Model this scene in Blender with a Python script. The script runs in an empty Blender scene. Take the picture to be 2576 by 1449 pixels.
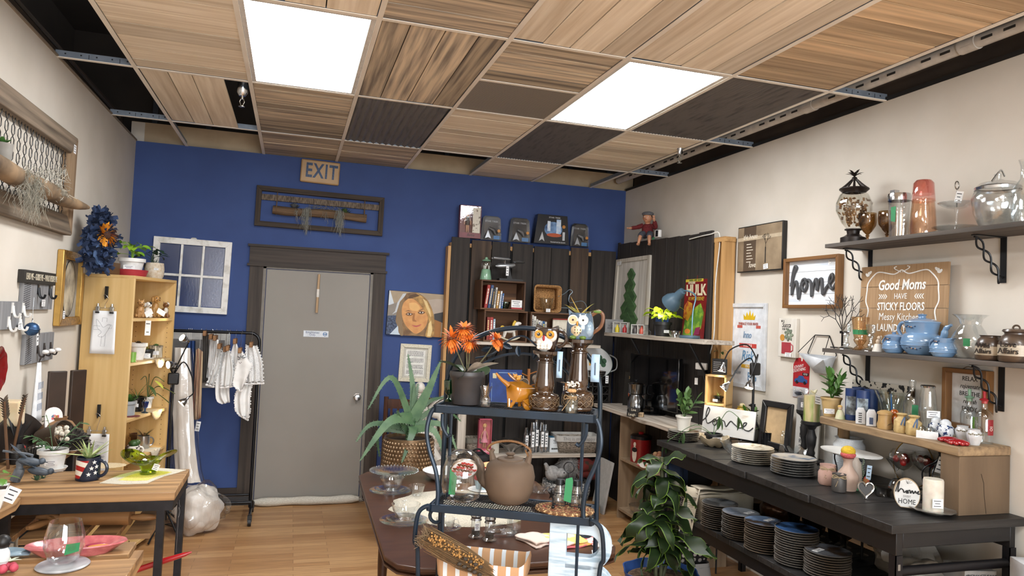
import bpy,math,random
from mathutils import Vector,Matrix,Euler,noise
from math import sin,cos,pi,radians
R=random.Random(7)
D=bpy.data;COL=bpy.context.scene.collection;SC=bpy.context.scene
# -- camera
W,H,F=2576,1449,1791.9
CAM=Vector((0.916,-5.627,1.682));YAW,PIT,ROL=0.2974,0.0404,0.0439
_f=Vector((sin(YAW)*cos(PIT),cos(YAW)*cos(PIT),sin(PIT)));_r0=Vector((cos(YAW),-sin(YAW),0));_u0=_r0.cross(_f)
_r=cos(ROL)*_r0+sin(ROL)*_u0;_u=-sin(ROL)*_r0+cos(ROL)*_u0
cd=D.cameras.new('camera');cam=D.objects.new('camera',cd);COL.objects.link(cam)
cam.matrix_world=Matrix(((_r.x,_u.x,-_f.x,CAM.x),(_r.y,_u.y,-_f.y,CAM.y),(_r.z,_u.z,-_f.z,CAM.z),(0,0,0,1)))
cd.sensor_width=36;cd.lens=F/W*36;cd.clip_start=.05;cd.clip_end=60
SC.camera=cam
def at(px,py,x=None,y=None,z=None):
 """the point of the shop that stands at a given spot of the photograph on the plane x=, y= or z="""
 d=_r*(px-W/2)/F-_u*(py-H/2)/F+_f
 t=(x-CAM.x)/d.x if x is not None else(y-CAM.y)/d.y if y is not None else(z-CAM.z)/d.z
 return CAM+d*t
def mpp(p):return(Vector(p)-CAM).dot(_f)/F
# -- light, exposure
wd=D.worlds.new('world');SC.world=wd;wd.use_nodes=True
wd.node_tree.nodes['Background'].inputs[0].default_value=(.9,.95,1,1);wd.node_tree.nodes['Background'].inputs[1].default_value=.25
SC.view_settings.view_transform='Standard';SC.view_settings.look='None';SC.view_settings.gamma=1
SC.view_settings.use_curve_mapping=False;SC.view_settings.exposure=0.38
SC.cycles.use_denoising=True;SC.cycles.max_bounces=8;SC.cycles.diffuse_bounces=4;SC.cycles.glossy_bounces=3
SC.cycles.transparent_max_bounces=24;SC.cycles.transmission_bounces=4;SC.cycles.sample_clamp_indirect=4
SC.cycles.caustics_reflective=False;SC.cycles.caustics_refractive=False
LAMP=21.0
def spot(name,loc,to,e,ang=100,col=(1,.86,.66),r=.03):
 l=D.lights.new(name,'SPOT');l.energy=e;l.spot_size=radians(ang);l.spot_blend=.8;l.color=col;l.shadow_soft_size=r
 return l
# -- materials
def hx(h):
 h=h.lstrip('#');c=[int(h[i:i+2],16)/255 for i in(0,2,4)]
 return tuple(v/12.92 if v<=.04045 else((v+.055)/1.055)**2.4 for v in c)+(1,)
MC={}
def P(c,r=.5,m=0,c2=None,var=.10,sc=25,st=(1,1,1),bump=0,isl=0,coat=0,em=0,det=4,ramp=(.35,.65),sss=0,sheen=0):
 """principled surface; colour is mixed by noise (stretched by st), optionally varied per loose piece (isl)"""
 k=(c,r,m,c2,var,sc,st,bump,isl,coat,em,ramp,sss)
 if k in MC:return MC[k]
 M=D.materials.new('mat_'+c.strip('#'));M.use_nodes=True;nt=M.node_tree;N=nt.nodes;L=nt.links
 b=N['Principled BSDF'];b.inputs['Roughness'].default_value=r;b.inputs['Metallic'].default_value=m
 if coat:b.inputs['Coat Weight'].default_value=coat;b.inputs['Coat Roughness'].default_value=.08
 if sss:b.inputs['Subsurface Weight'].default_value=sss;b.inputs['Subsurface Scale'].default_value=.02
 if sheen:b.inputs['Sheen Weight'].default_value=sheen
 tc=N.new('ShaderNodeTexCoord');mp=N.new('ShaderNodeMapping');mp.inputs['Scale'].default_value=st
 L.new(tc.outputs['Object'],mp.inputs['Vector'])
 geo=N.new('ShaderNodeNewGeometry')
 nz=N.new('ShaderNodeTexNoise');nz.inputs['Scale'].default_value=sc;nz.inputs['Detail'].default_value=det
 if isl:
  ad=N.new('ShaderNodeVectorMath');ad.operation='MULTIPLY_ADD';ad.inputs[1].default_value=(7,7,7)
  cb=N.new('ShaderNodeCombineXYZ')
  for i in range(3):L.new(geo.outputs['Random Per Island'],cb.inputs[i])
  L.new(cb.outputs[0],ad.inputs[0]);L.new(mp.outputs[0],ad.inputs[2]);L.new(ad.outputs[0],nz.inputs['Vector'])
 else:L.new(mp.outputs[0],nz.inputs['Vector'])
 rp=N.new('ShaderNodeValToRGB');L.new(nz.outputs['Fac'],rp.inputs['Fac'])
 a=hx(c);e=hx(c2)if c2 else tuple(min(1,v*(1-var*1.6))for v in a[:3])+(1,)
 rp.color_ramp.elements[0].color=e;rp.color_ramp.elements[1].color=a
 rp.color_ramp.elements[0].position,rp.color_ramp.elements[1].position=ramp
 out=rp.outputs[0]
 if isl:
  hs=N.new('ShaderNodeHueSaturation');ma=N.new('ShaderNodeMapRange');L.new(geo.outputs['Random Per Island'],ma.inputs[0])
  ma.inputs[3].default_value=1-isl;ma.inputs[4].default_value=1+isl;L.new(ma.outputs[0],hs.inputs['Value']);L.new(out,hs.inputs['Color']);out=hs.outputs[0]
 L.new(out,b.inputs['Base Color'])
 if em:L.new(out,b.inputs['Emission Color']);b.inputs['Emission Strength'].default_value=em
 if bump:
  bp=N.new('ShaderNodeBump');bp.inputs['Strength'].default_value=bump;bp.inputs['Distance'].default_value=.004
  L.new(nz.outputs['Fac'],bp.inputs['Height']);L.new(bp.outputs[0],b.inputs['Normal'])
 MC[k]=M;return M
def wood(c,c2,ax='x',r=.6,sc=5,isl=.14,bump=.35,ramp=(.3,.7),f=14):
 st={'x':(.55,f,f),'y':(f,.55,f),'z':(f,f,.55)}[ax]
 return P(c,r,0,c2,sc=sc*.5,st=st,isl=isl,bump=bump,det=6,ramp=ramp)
def G(tint='#ffffff',a=.10,rough=.03):
 """thin clear or tinted glass: see-through with mirror reflections that grow towards grazing"""
 k=('G',tint,a,rough)
 if k in MC:return MC[k]
 M=D.materials.new('mat_glass');M.use_nodes=True;nt=M.node_tree;N=nt.nodes;L=nt.links
 N.remove(N['Principled BSDF']);o=N['Material Output']
 t=N.new('ShaderNodeBsdfTransparent');t.inputs[0].default_value=tuple(v**.5 for v in hx(tint)[:3])+(1,)
 g=N.new('ShaderNodeBsdfGlossy');g.inputs['Roughness'].default_value=rough;g.inputs['Color'].default_value=(1,1,1,1)
 lw=N.new('ShaderNodeLayerWeight');lw.inputs['Blend'].default_value=.5;pw=N.new('ShaderNodeMath');pw.operation='POWER';pw.inputs[1].default_value=3;L.new(lw.outputs['Facing'],pw.inputs[0])
 tc=N.new('ShaderNodeTexCoord');nz=N.new('ShaderNodeTexNoise');nz.inputs['Scale'].default_value=25+200*a;L.new(tc.outputs['Object'],nz.inputs['Vector'])
 bp=N.new('ShaderNodeBump');bp.inputs['Strength'].default_value=min(.5,a);bp.inputs['Distance'].default_value=.002;L.new(nz.outputs['Fac'],bp.inputs['Height'])
 L.new(bp.outputs[0],g.inputs['Normal']);
 mr=N.new('ShaderNodeMapRange');L.new(pw.outputs[0],mr.inputs[0]);mr.inputs[3].default_value=.02+a*.3;mr.inputs[4].default_value=.85
 mx=N.new('ShaderNodeMixShader');L.new(mr.outputs[0],mx.inputs[0]);L.new(t.outputs[0],mx.inputs[1]);L.new(g.outputs[0],mx.inputs[2])
 L.new(mx.outputs[0],o.inputs['Surface']);MC[k]=M;return M
def LC(c,sc):
 """open crochet lace"""
 M=D.materials.new('mat_lace');M.use_nodes=True;nt=M.node_tree;N=nt.nodes;L=nt.links;b=N['Principled BSDF'];b.inputs['Base Color'].default_value=hx(c);b.inputs['Roughness'].default_value=.95
 tc=N.new('ShaderNodeTexCoord');vo=N.new('ShaderNodeTexVoronoi');vo.inputs['Scale'].default_value=sc;vo.inputs['Randomness'].default_value=.7;L.new(tc.outputs['Object'],vo.inputs['Vector'])
 rp=N.new('ShaderNodeValToRGB');rp.color_ramp.interpolation='CONSTANT';rp.color_ramp.elements[0].color=(0,0,0,1);rp.color_ramp.elements[1].position=.34;L.new(vo.outputs['Distance'],rp.inputs[0]);L.new(rp.outputs[0],b.inputs['Alpha']);return M
def EM(c,s):
 k=('E',c,s)
 if k in MC:return MC[k]
 M=D.materials.new('mat_lit');M.use_nodes=True;nt=M.node_tree;b=nt.nodes['Principled BSDF']
 b.inputs['Base Color'].default_value=hx(c);b.inputs['Emission Color'].default_value=hx(c);b.inputs['Emission Strength'].default_value=s
 MC[k]=M;return M
# -- mesh builder
class B:
 def __init__(s,m=None):s.v=[];s.f=[];s.i=[];s.s=[];s.ms=[];s.X=Matrix.Identity(4);s.st=[];s.m(m)if m else None
 def m(s,mt):
  if mt not in s.ms:s.ms.append(mt)
  s.c=s.ms.index(mt);return s
 def push(s,loc=(0,0,0),rot=(0,0,0),sc=1):
  s.st.append(s.X.copy());S=Matrix.Diagonal((sc,sc,sc,1))if not hasattr(sc,'__len__')else Matrix.Diagonal((*sc,1))
  s.X=s.X@Matrix.Translation(loc)@Euler([radians(a)for a in rot]).to_matrix().to_4x4()@S;return s
 def pop(s):s.X=s.st.pop();return s
 def add(s,vs,fs,sm=True):
  o=len(s.v);s.v+=[tuple(s.X@Vector(p))for p in vs]
  for q in fs:s.f.append([o+i for i in q]);s.i.append(s.c);s.s.append(sm)
  return s
 def box(s,x0,y0,z0,x1,y1,z1):
  v=[(x,y,z)for z in(z0,z1)for y in(y0,y1)for x in(x0,x1)]
  return s.add(v,[(0,2,3,1),(4,5,7,6),(0,1,5,4),(2,6,7,3),(0,4,6,2),(1,3,7,5)],False)
 def cb(s,c,d):return s.box(c[0]-d[0]/2,c[1]-d[1]/2,c[2]-d[2]/2,c[0]+d[0]/2,c[1]+d[1]/2,c[2]+d[2]/2)
 def quad(s,a,b,c,d):return s.add([a,b,c,d],[(0,1,2,3)],False)
 def lathe(s,pr,n=28,c=(0,0,0),wob=0,ph=0,lobes=0,rip=0):
  """profile of (radius, height); a repeated point makes a hard edge"""
  vs=[];rings=[];fs=[]
  for r,z in pr:
   if r<=1e-6:rings.append([len(vs)]);vs.append((c[0],c[1],c[2]+z))
   else:
    ring=[]
    for j in range(n):
     a=2*pi*j/n+ph;q=r*(1+(wob*cos(lobes*a)if lobes else 0));ring.append(len(vs));vs.append((c[0]+q*cos(a),c[1]+q*sin(a),c[2]+z+(rip*cos(lobes*a)if rip else 0)))
    rings.append(ring)
  for A,C in zip(rings,rings[1:]):
   if len(A)==1 and len(C)==1:continue
   for j in range(n):
    k=(j+1)%n
    if len(A)==1:fs.append((A[0],C[k],C[j]))
    elif len(C)==1:fs.append((A[j],A[k],C[0]))
    else:fs.append((A[j],A[k],C[k],C[j]))
  return s.add(vs,fs,True)
 def cyl(s,a,b,r,r2=None,n=12):return s.tube([a,b],[r,r if r2 is None else r2],n)
 def tube(s,pts,r,n=7,closed=False,flat=1):
  P_=[Vector(p)for p in pts];k=len(P_);rr=r if hasattr(r,'__len__')else[r]*k
  vs=[];fs=[];up=None
  for i,p in enumerate(P_):
   t=(P_[(i+1)%k]-P_[i-1])if closed else(P_[min(i+1,k-1)]-P_[max(i-1,0)])
   if t.length<1e-9:t=Vector((0,0,1))
   t.normalize()
   if up is None:up=t.orthogonal().normalized()
   up=(up-t*up.dot(t));up=up.normalized()if up.length>1e-6 else t.orthogonal().normalized()
   sd=t.cross(up)
   for j in range(n):
    a=2*pi*j/n;vs.append(p+up*cos(a)*rr[i]+sd*sin(a)*rr[i]*flat)
  for i in range(k if closed else k-1):
   for j in range(n):
    fs.append((i*n+j,i*n+(j+1)%n,((i+1)%k)*n+(j+1)%n,((i+1)%k)*n+j))
  s.add(vs,fs,True)
  if not closed:s.add(vs[:n],[tuple(range(n))[::-1]],False);s.add(vs[-n:],[tuple(range(n))],False)
  return s
 def prism(s,poly,a0,a1,ax='y'):
  """polygon in xz extruded along y (ax='y') or in xy along z (ax='z')"""
  n=len(poly)
  g=(lambda p,h:(p[0],h,p[1]))if ax=='y' else(lambda p,h:(p[0],p[1],h))if ax=='z' else(lambda p,h:(h,p[0],p[1]))
  vs=[g(p,a0)for p in poly]+[g(p,a1)for p in poly]
  fs=[tuple(range(n)),tuple(range(2*n-1,n-1,-1))]+[(i,i+n,(i+1)%n+n,(i+1)%n)for i in range(n)]
  return s.add(vs,fs,False)
 def sph(s,c,r,n=14,k=9,jit=0,seed=0):
  rx,ry,rz=r if hasattr(r,'__len__')else(r,r,r);vs=[];fs=[]
  for i in range(k+1):
   t=pi*i/k
   for j in range(n):
    a=2*pi*j/n;d=Vector((sin(t)*cos(a),sin(t)*sin(a),cos(t)))
    q=1+(jit*noise.noise(d*2.1+Vector((seed,0,0)))if jit else 0);vs.append((c[0]+d.x*rx*q,c[1]+d.y*ry*q,c[2]+d.z*rz*q))
  for i in range(k):
   for j in range(n):fs.append((i*n+j,(i+1)*n+j,(i+1)*n+(j+1)%n,i*n+(j+1)%n))
  return s.add(vs,fs,True)
 def ell(s,cx,cz,rx,rz,y0,y1,n=20,rot=0):
  c,q=cos(radians(rot)),sin(radians(rot))
  return s.prism([(cx+rx*cos(2*pi*i/n)*c-rz*sin(2*pi*i/n)*q,cz+rx*cos(2*pi*i/n)*q+rz*sin(2*pi*i/n)*c)for i in range(n)],y0,y1)
 def leaf(s,b,d,L,w,droop=.3,n=6,fold=.25,prof=None,twist=0):
  """leaf blade from b towards d, bending down with droop"""
  b=Vector(b);d=Vector(d).normalized();sd=d.cross(Vector((0,0,1)))
  if sd.length<.05:sd=Vector((1,0,0))
  sd.normalize();sd=Matrix.Rotation(twist,3,d)@sd;vs=[];fs=[];p=b.copy();dr=d.copy();ax=sd.copy()
  for i in range(n+1):
   t=i/n;wd_=w*(prof(t)if prof else sin(pi*min(1,t*.93+.06))**.8)*.5
   nn=ax.cross(dr).normalized()
   vs+=[p-ax*wd_+nn*wd_*fold,p,p+ax*wd_+nn*wd_*fold]
   dr=(Matrix.Rotation(-droop/n,3,ax)@dr);p=p+dr*(L/n)
  for i in range(n):
   o=i*3;fs+=[(o,o+1,o+4,o+3),(o+1,o+2,o+5,o+4)]
  return s.add(vs,fs,True)
 def grid(s,fn,nu,nv,sm=True):
  vs=[fn(i/nu,j/nv)for i in range(nu+1)for j in range(nv+1)]
  return s.add(vs,[(i*(nv+1)+j,(i+1)*(nv+1)+j,(i+1)*(nv+1)+j+1,i*(nv+1)+j+1)for i in range(nu)for j in range(nv)],sm)
 def done(s,name,par=None,loc=(0,0,0),bev=0,label=None,solid=0,**kw):
  me=D.meshes.new(name);me.from_pydata(s.v,[],s.f);me.update()
  for mt in s.ms:me.materials.append(mt)
  me.polygons.foreach_set('material_index',s.i);me.polygons.foreach_set('use_smooth',s.s)
  import bmesh;bm=bmesh.new();bm.from_mesh(me);bmesh.ops.recalc_face_normals(bm,faces=bm.faces);bm.to_mesh(me);bm.free();me.set_sharp_from_angle(angle=radians(44))
  o=D.objects.new(name,me);COL.objects.link(o);o.location=loc
  if par:o.parent=par
  if label:o['label']=label
  if bev:q=o.modifiers.new('bevel','BEVEL');q.width=bev;q.segments=2;q.limit_method='ANGLE';q.angle_limit=radians(40)
  if solid:q=o.modifiers.new('solid','SOLIDIFY');q.thickness=solid
  for a,v in kw.items():o[a]=v
  return o
def T(name,label,cat,loc=(0,0,0),rz=0,group=None,ry=0,rx=0):
 o=D.objects.new(name,None);COL.objects.link(o);o.location=loc;o.rotation_euler=(radians(rx),radians(ry),radians(rz));o.empty_display_size=.05
 o['label']=label;o['category']=cat;o['kind']='thing'
 if group:o['group']=group
 return o
def one(b,name,label,cat,loc=(0,0,0),rz=0,group=None,bev=0,rx=0,ry=0,**kw):
 """a thing that is a single mesh"""
 o=b.done(name,bev=bev,**kw);o.location=loc;o.rotation_euler=(radians(rx),radians(ry),radians(rz));o['label']=label;o['category']=cat;o['kind']='thing'
 if group:o['group']=group
 return o
def struct(b,name,**kw):o=b.done(name,**kw);o['kind']='structure';return o
def copy_tree(o,par=None,**kw):
 c=o.copy();COL.objects.link(c);c.parent=par
 for ch in o.children:copy_tree(ch,c)
 for a,v in kw.items():setattr(c,a,v)if hasattr(c,a)else c.__setitem__(a,v)
 return c
def txt(s,h,mt,par,loc,rot=(90,0,0),name='lettering',al='CENTER',ex=.0006,sh=0,wx=1,sp=1,bold=0,lsp=1):
 """lettering, standing upright and facing -y of its parent unless turned"""
 c=D.curves.new('t','FONT');c.body=s;c.size=h*1.4;c.extrude=ex;c.align_x=al;c.align_y='CENTER';c.shear=sh;c.space_character=sp;c.resolution_u=2;c.offset=bold;c.space_line=lsp
 t=D.objects.new('t',c);me=D.meshes.new_from_object(t);D.objects.remove(t);D.curves.remove(c)
 me.materials.clear();me.materials.append(mt)
 o=D.objects.new(name,me);COL.objects.link(o);o.parent=par;o.location=loc;o.rotation_euler=[radians(a)for a in rot];o.scale=(wx,1,1);return o
def card(par,loc,w,h,rot=(0,0,0),col='#f2f3f4',name='price_tag',lines=3,dark='#3a3f45'):
 """small printed paper tag, facing -y"""
 b=B(P(col,.7));b.box(-w/2,-.0006,-h/2,w/2,0,h/2);b.m(P(dark,.7))
 for i in range(lines):
  z=h*(.28-.56*i/max(1,lines-1))if lines>1 else 0;q=w*(.38 if i%2==0 else .26)
  b.box(-q,-.0011,z-h*.035,q*.8,-.0006,z+h*.035)
 o=b.done(name,par,loc);o.rotation_euler=[radians(a)for a in rot];return o
def arc(c,r,a0,a1,n=10,pl='xz',k=1):
 o=[]
 for i in range(n+1):
  a=radians(a0+(a1-a0)*i/n);u,v=r*cos(a),r*sin(a)*k
  o.append((c[0]+u,c[1],c[2]+v)if pl=='xz' else(c[0]+u,c[1]+v,c[2])if pl=='xy' else(c[0],c[1]+u,c[2]+v))
 return o
def bez(p,n=6):
 """smooth curve through points (Catmull-Rom)"""
 p=[Vector(q)for q in p];p=[p[0]]+p+[p[-1]];o=[]
 for i in range(1,len(p)-2):
  for j in range(n):
   t=j/n;a,b,c,d=p[i-1:i+3]
   o.append(.5*((2*b)+(c-a)*t+(2*a-5*b+4*c-d)*t*t+(3*b-a-3*c+d)*t**3))
 o.append(p[-2]);return o
BLACK=P('#141416',.45);BLKM=P('#17181b',.38,.3);WHITE=P('#f0efec',.55);CHROME=P('#c9ccd0',.16,1,var=.03);GREENT=P('#2a7f50',.6,var=.03)
def frame4(t,w,h,fw,d,mt,name='frame',y=0,bev=.002,mt2=None,label=None):
 """mitred frame, centred, face towards -y"""
 b=B(mt);a,c=w/2,h/2;i,j=a-fw,c-fw
 for q,m_ in(([(-a,c),(a,c),(i,j),(-i,j)],mt),([(-a,-c),(-i,-j),(i,-j),(a,-c)],mt),([(-a,c),(-i,j),(-i,-j),(-a,-c)],mt2 or mt),([(a,c),(a,-c),(i,-j),(i,j)],mt2 or mt)):
  b.m(m_);b.prism(q,y-d,y)
 return b.done(name,t,bev=bev,label=label)
def plane(px,py,p0,nrm):
 d=_r*(px-W/2)/F-_u*(py-H/2)/F+_f;nrm=Vector(nrm);return CAM+d*((Vector(p0)-CAM).dot(nrm)/d.dot(nrm))
def moss(b,pts,n,L,seed=1,r=.0012,sp=.02,kink=.012):
 q=random.Random(seed)
 for i in range(n):
  c=Vector(q.choice(pts))+Vector((q.uniform(-sp,sp),q.uniform(-sp,sp)*.6,q.uniform(-.005,.02)));l=L*q.uniform(.3,1);p=[c];k=6
  for j in range(k):p.append(p[-1]+Vector((q.uniform(-kink,kink),q.uniform(-kink,kink),-l/k)))
  b.tube(p,[r]*(k)+[r*.3],3)
LEAFG=lambda c='#3f6b2c',c2='#2c4f22':P(c,.42,c2=c2,sc=14,isl=.18)
SOIL=P('#2e231b',.95,c2='#4a3a2c',sc=120,bump=.8)
def plant(b,kind,c=(0,0,0),s=1,n=9,seed=1,mt=None,mt2=None):
 """leafy growth rising from the point c; s is about its height"""
 q=random.Random(seed);c=Vector(c)
 if mt:b.m(mt)
 for i in range(n):
  a=2*pi*(i*.618+q.random()*.15);rd=Vector((cos(a),sin(a),0))
  if kind=='pothos':
   h=s*q.uniform(.35,.95);tip=c+rd*s*q.uniform(.25,.75)+Vector((0,0,h));b.tube(bez([c,c+rd*s*.12+Vector((0,0,h*.8)),tip],4),s*.012,4)
   b.leaf(tip,rd+Vector((0,0,q.uniform(-.1,.3))),s*q.uniform(.4,.6),s*q.uniform(.3,.42),q.uniform(.5,1.3),6,.18,lambda t:(sin(pi*min(1,t*.9+.12))**.6)*(1-t*.35),q.uniform(-.5,.5))
  elif kind=='aloe':
   e=q.uniform(.3,1.2);b.leaf(c+rd*s*.06,rd*cos(e)+Vector((0,0,sin(e))),s*q.uniform(.75,1.1),s*.16,q.uniform(-.1,.5),6,.5,lambda t:(1-t)**.75)
  elif kind=='zz':
   e=q.uniform(.9,1.45);d=rd*cos(e)+Vector((0,0,sin(e)));st=bez([c,c+d*s*.5,c+d*s*.85+Vector((0,0,s*.05))],4);b.tube(st,s*.018,5)
   for k in range(2,len(st)-1,2):
    for sg in(-1,1):
     v=d.cross(Vector((rd.y,-rd.x,.3))).normalized()*sg;b.leaf(st[k],v*.8+d*.9,s*.42,s*.21,.3,5,.15,None,q.uniform(-.6,.6))
   b.leaf(st[-1],d,s*.4,s*.2,.1,5,.15)
  elif kind=='grass':
   e=q.uniform(.7,1.5);b.leaf(c,rd*cos(e)+Vector((0,0,sin(e))),s*q.uniform(.6,1.1),s*.035,q.uniform(.6,2),8,.3,lambda t:(1-t*.9))
  elif kind=='rosette':
   t=i/n;e=.15+t*1.3;b.leaf(c+Vector((0,0,s*.15*t)),rd*cos(e)+Vector((0,0,sin(e))),s*(.62-.35*t),s*.36*(1-.4*t),-.5,4,.3,lambda t:sin(pi*min(1,t*.75+.2))**.6)
  elif kind=='vine':
   d=rd*.8+Vector((0,0,q.uniform(.5,1.6)));st=bez([c,c+d*s*.5,c+d*s+Vector((0,0,-s*q.uniform(0,.4)))],5);b.tube(st,s*.012,4)
   for k in range(3,len(st),2):b.leaf(st[k],rd+Vector((q.uniform(-.6,.6),q.uniform(-.6,.6),.2)),s*.3,s*.14,.6,5,.15)
 return b
POTP=lambda r,h,lip=.006,k=.78,rim=.2:[(0,0),(r*k,0),(r*k,0),(r*.95,h*(1-rim)),(r*.95,h*(1-rim)),(r+lip,h*(1-rim)),(r+lip,h),(r+lip,h),(r-lip*.6,h),(r-lip*.6,h*.86)]
def potted(name,label,cat,p,r,h,mt,kind=None,s=.1,n=9,seed=1,pm=None,k=.78,rim=.2,lip=.006,saucer=None,tag=None,prof=None,group=None,rz=0,ps=1,soilz=.86):
 t=T(name,label,cat,p,rz,group);z0=0
 if saucer:
  b=B(saucer[0]);b.lathe([(0,0),(saucer[1]*.85,0),(saucer[1],saucer[2]),(saucer[1]-.004,saucer[2]),(saucer[1]*.82,.006),(0,.006)]);b.done('saucer',t);z0=.007
 B(mt).lathe([(a,z+z0)for a,z in(prof or POTP(r,h,lip,k,rim))]).done('pot',t)
 if kind:
  B(SOIL).lathe([(0,z0+h*(soilz+.02)),(r-lip*.9,z0+h*soilz)],20).done('soil',t)
  b=B(pm or LEAFG());plant(b,kind,(0,0,z0+h*soilz),s,n,seed);b.done('leaves',t)
 if tag:card(t,(tag[0],-r*(tag[3]if len(tag)>3 else .93)-.003,z0+h*tag[2]),tag[1],tag[1]*.5,lines=3)
 return t
def hollow(pr,th=.0025):
 """close an outer wall profile into a thin-walled vessel"""
 return pr+[(max(r-th,.0005),z)for r,z in reversed(pr[1:])]
def drape(b,Lf,Rt,k=3,amp=.02,n=14,m=12,thick=0,lace=0,seed=0):
 """hanging cloth between a left and a right outline (lists of points), with folds"""
 a,c=bez(Lf,m//(len(Lf)-1)),bez(Rt,m//(len(Rt)-1));nv=min(len(a),len(c))-1
 def fn(u,v):
  i=v*nv;j=min(int(i),nv-1);f=i-j;p=a[j].lerp(a[j+1],f).lerp(c[j].lerp(c[j+1],f),u)
  q=p+Vector((0,amp*sin(u*k*2*pi+seed)*min(1,.35+v),0))
  if lace and v>.999:q.z+=lace*abs(sin(u*n*pi*.5))
  return q
 b.grid(fn,n*2,nv);return b
# == the room
XL,XR,YB,ZC,YF=-.382,4.044,.832,2.99,-9.0
CR=P('#d3ccc1',.85,c2='#cbc4b8',sc=3,bump=.06)
BL=P('#3b5289',.8,c2='#364b80',sc=2.5,bump=.08)
DKP=P('#2b241e',.9,c2='#221c18',sc=3)
b=B(P('#b08a60',.33,c2='#8f6a45',sc=3))
# laminate floor
M=D.materials.new('mat_laminate');M.use_nodes=True;nt=M.node_tree;N=nt.nodes;L=nt.links;pb=N['Principled BSDF']
tc=N.new('ShaderNodeTexCoord');br=N.new('ShaderNodeTexBrick');L.new(tc.outputs['Object'],br.inputs['Vector'])
br.inputs['Scale'].default_value=1;br.inputs['Brick Width'].default_value=.62;br.inputs['Row Height'].default_value=.068;br.inputs['Mortar Size'].default_value=.0012;br.offset=.37
br.inputs['Color1'].default_value=hx('#c99f70');br.inputs['Color2'].default_value=hx('#a97c50');br.inputs['Mortar'].default_value=hx('#7a5636')
mp=N.new('ShaderNodeMapping');mp.inputs['Scale'].default_value=(1.2,26,1);L.new(tc.outputs['Object'],mp.inputs[0]);nz=N.new('ShaderNodeTexNoise');nz.inputs['Scale'].default_value=4;nz.inputs['Detail'].default_value=6;L.new(mp.outputs[0],nz.inputs['Vector'])
mx=N.new('ShaderNodeMix');mx.data_type='RGBA';mx.blend_type='MULTIPLY';mx.inputs[0].default_value=.75;L.new(br.outputs[0],mx.inputs[6])
rp=N.new('ShaderNodeValToRGB');rp.color_ramp.elements[0].position=.3;rp.color_ramp.elements[0].color=(.55,.5,.45,1);rp.color_ramp.elements[1].position=.65;L.new(nz.outputs[0],rp.inputs[0]);L.new(rp.outputs[0],mx.inputs[7]);L.new(mx.outputs[2],pb.inputs['Base Color']);pb.inputs['Roughness'].default_value=.36
FLOOR=M
struct(B(FLOOR).box(XL-.6,YF,-.1,XR+.6,YB+.3,0),'floor')
struct(B(BL).box(XL-.14,YB,0,XR+.14,YB+.1,ZC),'wall_back')
struct(B(CR).box(XL-.14,YF,0,XL,YB,ZC),'wall_left')
struct(B(CR).box(XR,YF,0,XR+.14,YB,ZC),'wall_right')
b=B(CR);b.box(XL-.6,YF-.1,0,XR+.6,YF,.9);b.box(XL-.6,YF-.1,2.5,XR+.6,YF,3.9);b.box(XL-.6,YF-.1,.9,.2,YF,2.5);b.box(3.5,YF-.1,.9,XR+.6,YF,2.5);struct(b,'wall_front')
b=B(WHITE);b.box(.2,YF-.06,.9,.26,YF+.02,2.5);b.box(3.44,YF-.06,.9,3.5,YF+.02,2.5);b.box(.2,YF-.06,2.44,3.5,YF+.02,2.5);b.box(.2,YF-.06,.9,3.5,YF+.02,.96);b.box(1.82,YF-.06,.9,1.88,YF+.02,2.5);w=struct(b,'window_added_1')  # unseen window frame, added to hold the fill light
# fill light added at the invented, unseen window behind the camera
l=D.lights.new('fill_light','AREA');l.shape='RECTANGLE';l.size=3.1;l.size_y=1.5;l.energy=190;l.color=(.86,.93,1);o=D.objects.new('fill_light',l);COL.objects.link(o);o.location=(1.85,YF-.02,1.7);o.rotation_euler=(radians(90),0,0)
# the dark roof space above the ceiling grid
b=B(DKP);b.box(XL-.6,YF,3.9,XR+.6,YB+.3,4.0);b.box(XL-.6,YF,2.99,XL-.55,YB+.3,3.9);b.box(XR+.35,YF,2.99,XR+.4,YB+.3,3.9);b.box(XL-.6,YB+.2,2.99,XR+.6,YB+.3,3.9)
b.box(XL-.6,YF,2.97,XL-.14,YB+.2,2.985);b.box(XR+.14,YF,2.97,XR+.4,YB+.2,2.985)
struct(b,'ceiling_roof_space')
b=B(P('#b9a68a',.85,c2='#a8957a',sc=4));b.box(XL-.05,YB+.05,ZC,XR+.1,YB+.1,ZC+.17);b.m(CR);b.box(XL-.05,YB+.045,ZC,XL+.05,YB+.1,ZC+.165)
struct(b,'wall_back_upper_band')
b=B(P('#4a3c30',.9,c2='#3b2f26',sc=3));b.box(XR+.11,YF,ZC,XR+.13,YB+.05,ZC+.22);b.box(XL-.14,YF,ZC,XL-.12,YB+.05,ZC+.2)
struct(b,'wall_side_upper_band')
b=B(P('#2e3138',.6,.4))
for i in range(11):b.box(-.3+i*.42,YB+.15,ZC+.1,-.26+i*.42,YB+.19,3.9)
struct(b,'trim_1')
b=B(P('#1a1714',.6));b.box(XR-.0,YF,ZC-.004,XR+.05,YB,ZC+.012);b.box(XR-.003,YF,ZC-.003,XR+.0,YB,ZC+.02)
struct(b,'trim_2')
b=B(P('#8d7f6f',.8));b.box(XL-.14,YF,ZC-.002,XL+.008,YB,ZC+.01)
struct(b,'trim_3')
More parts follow.
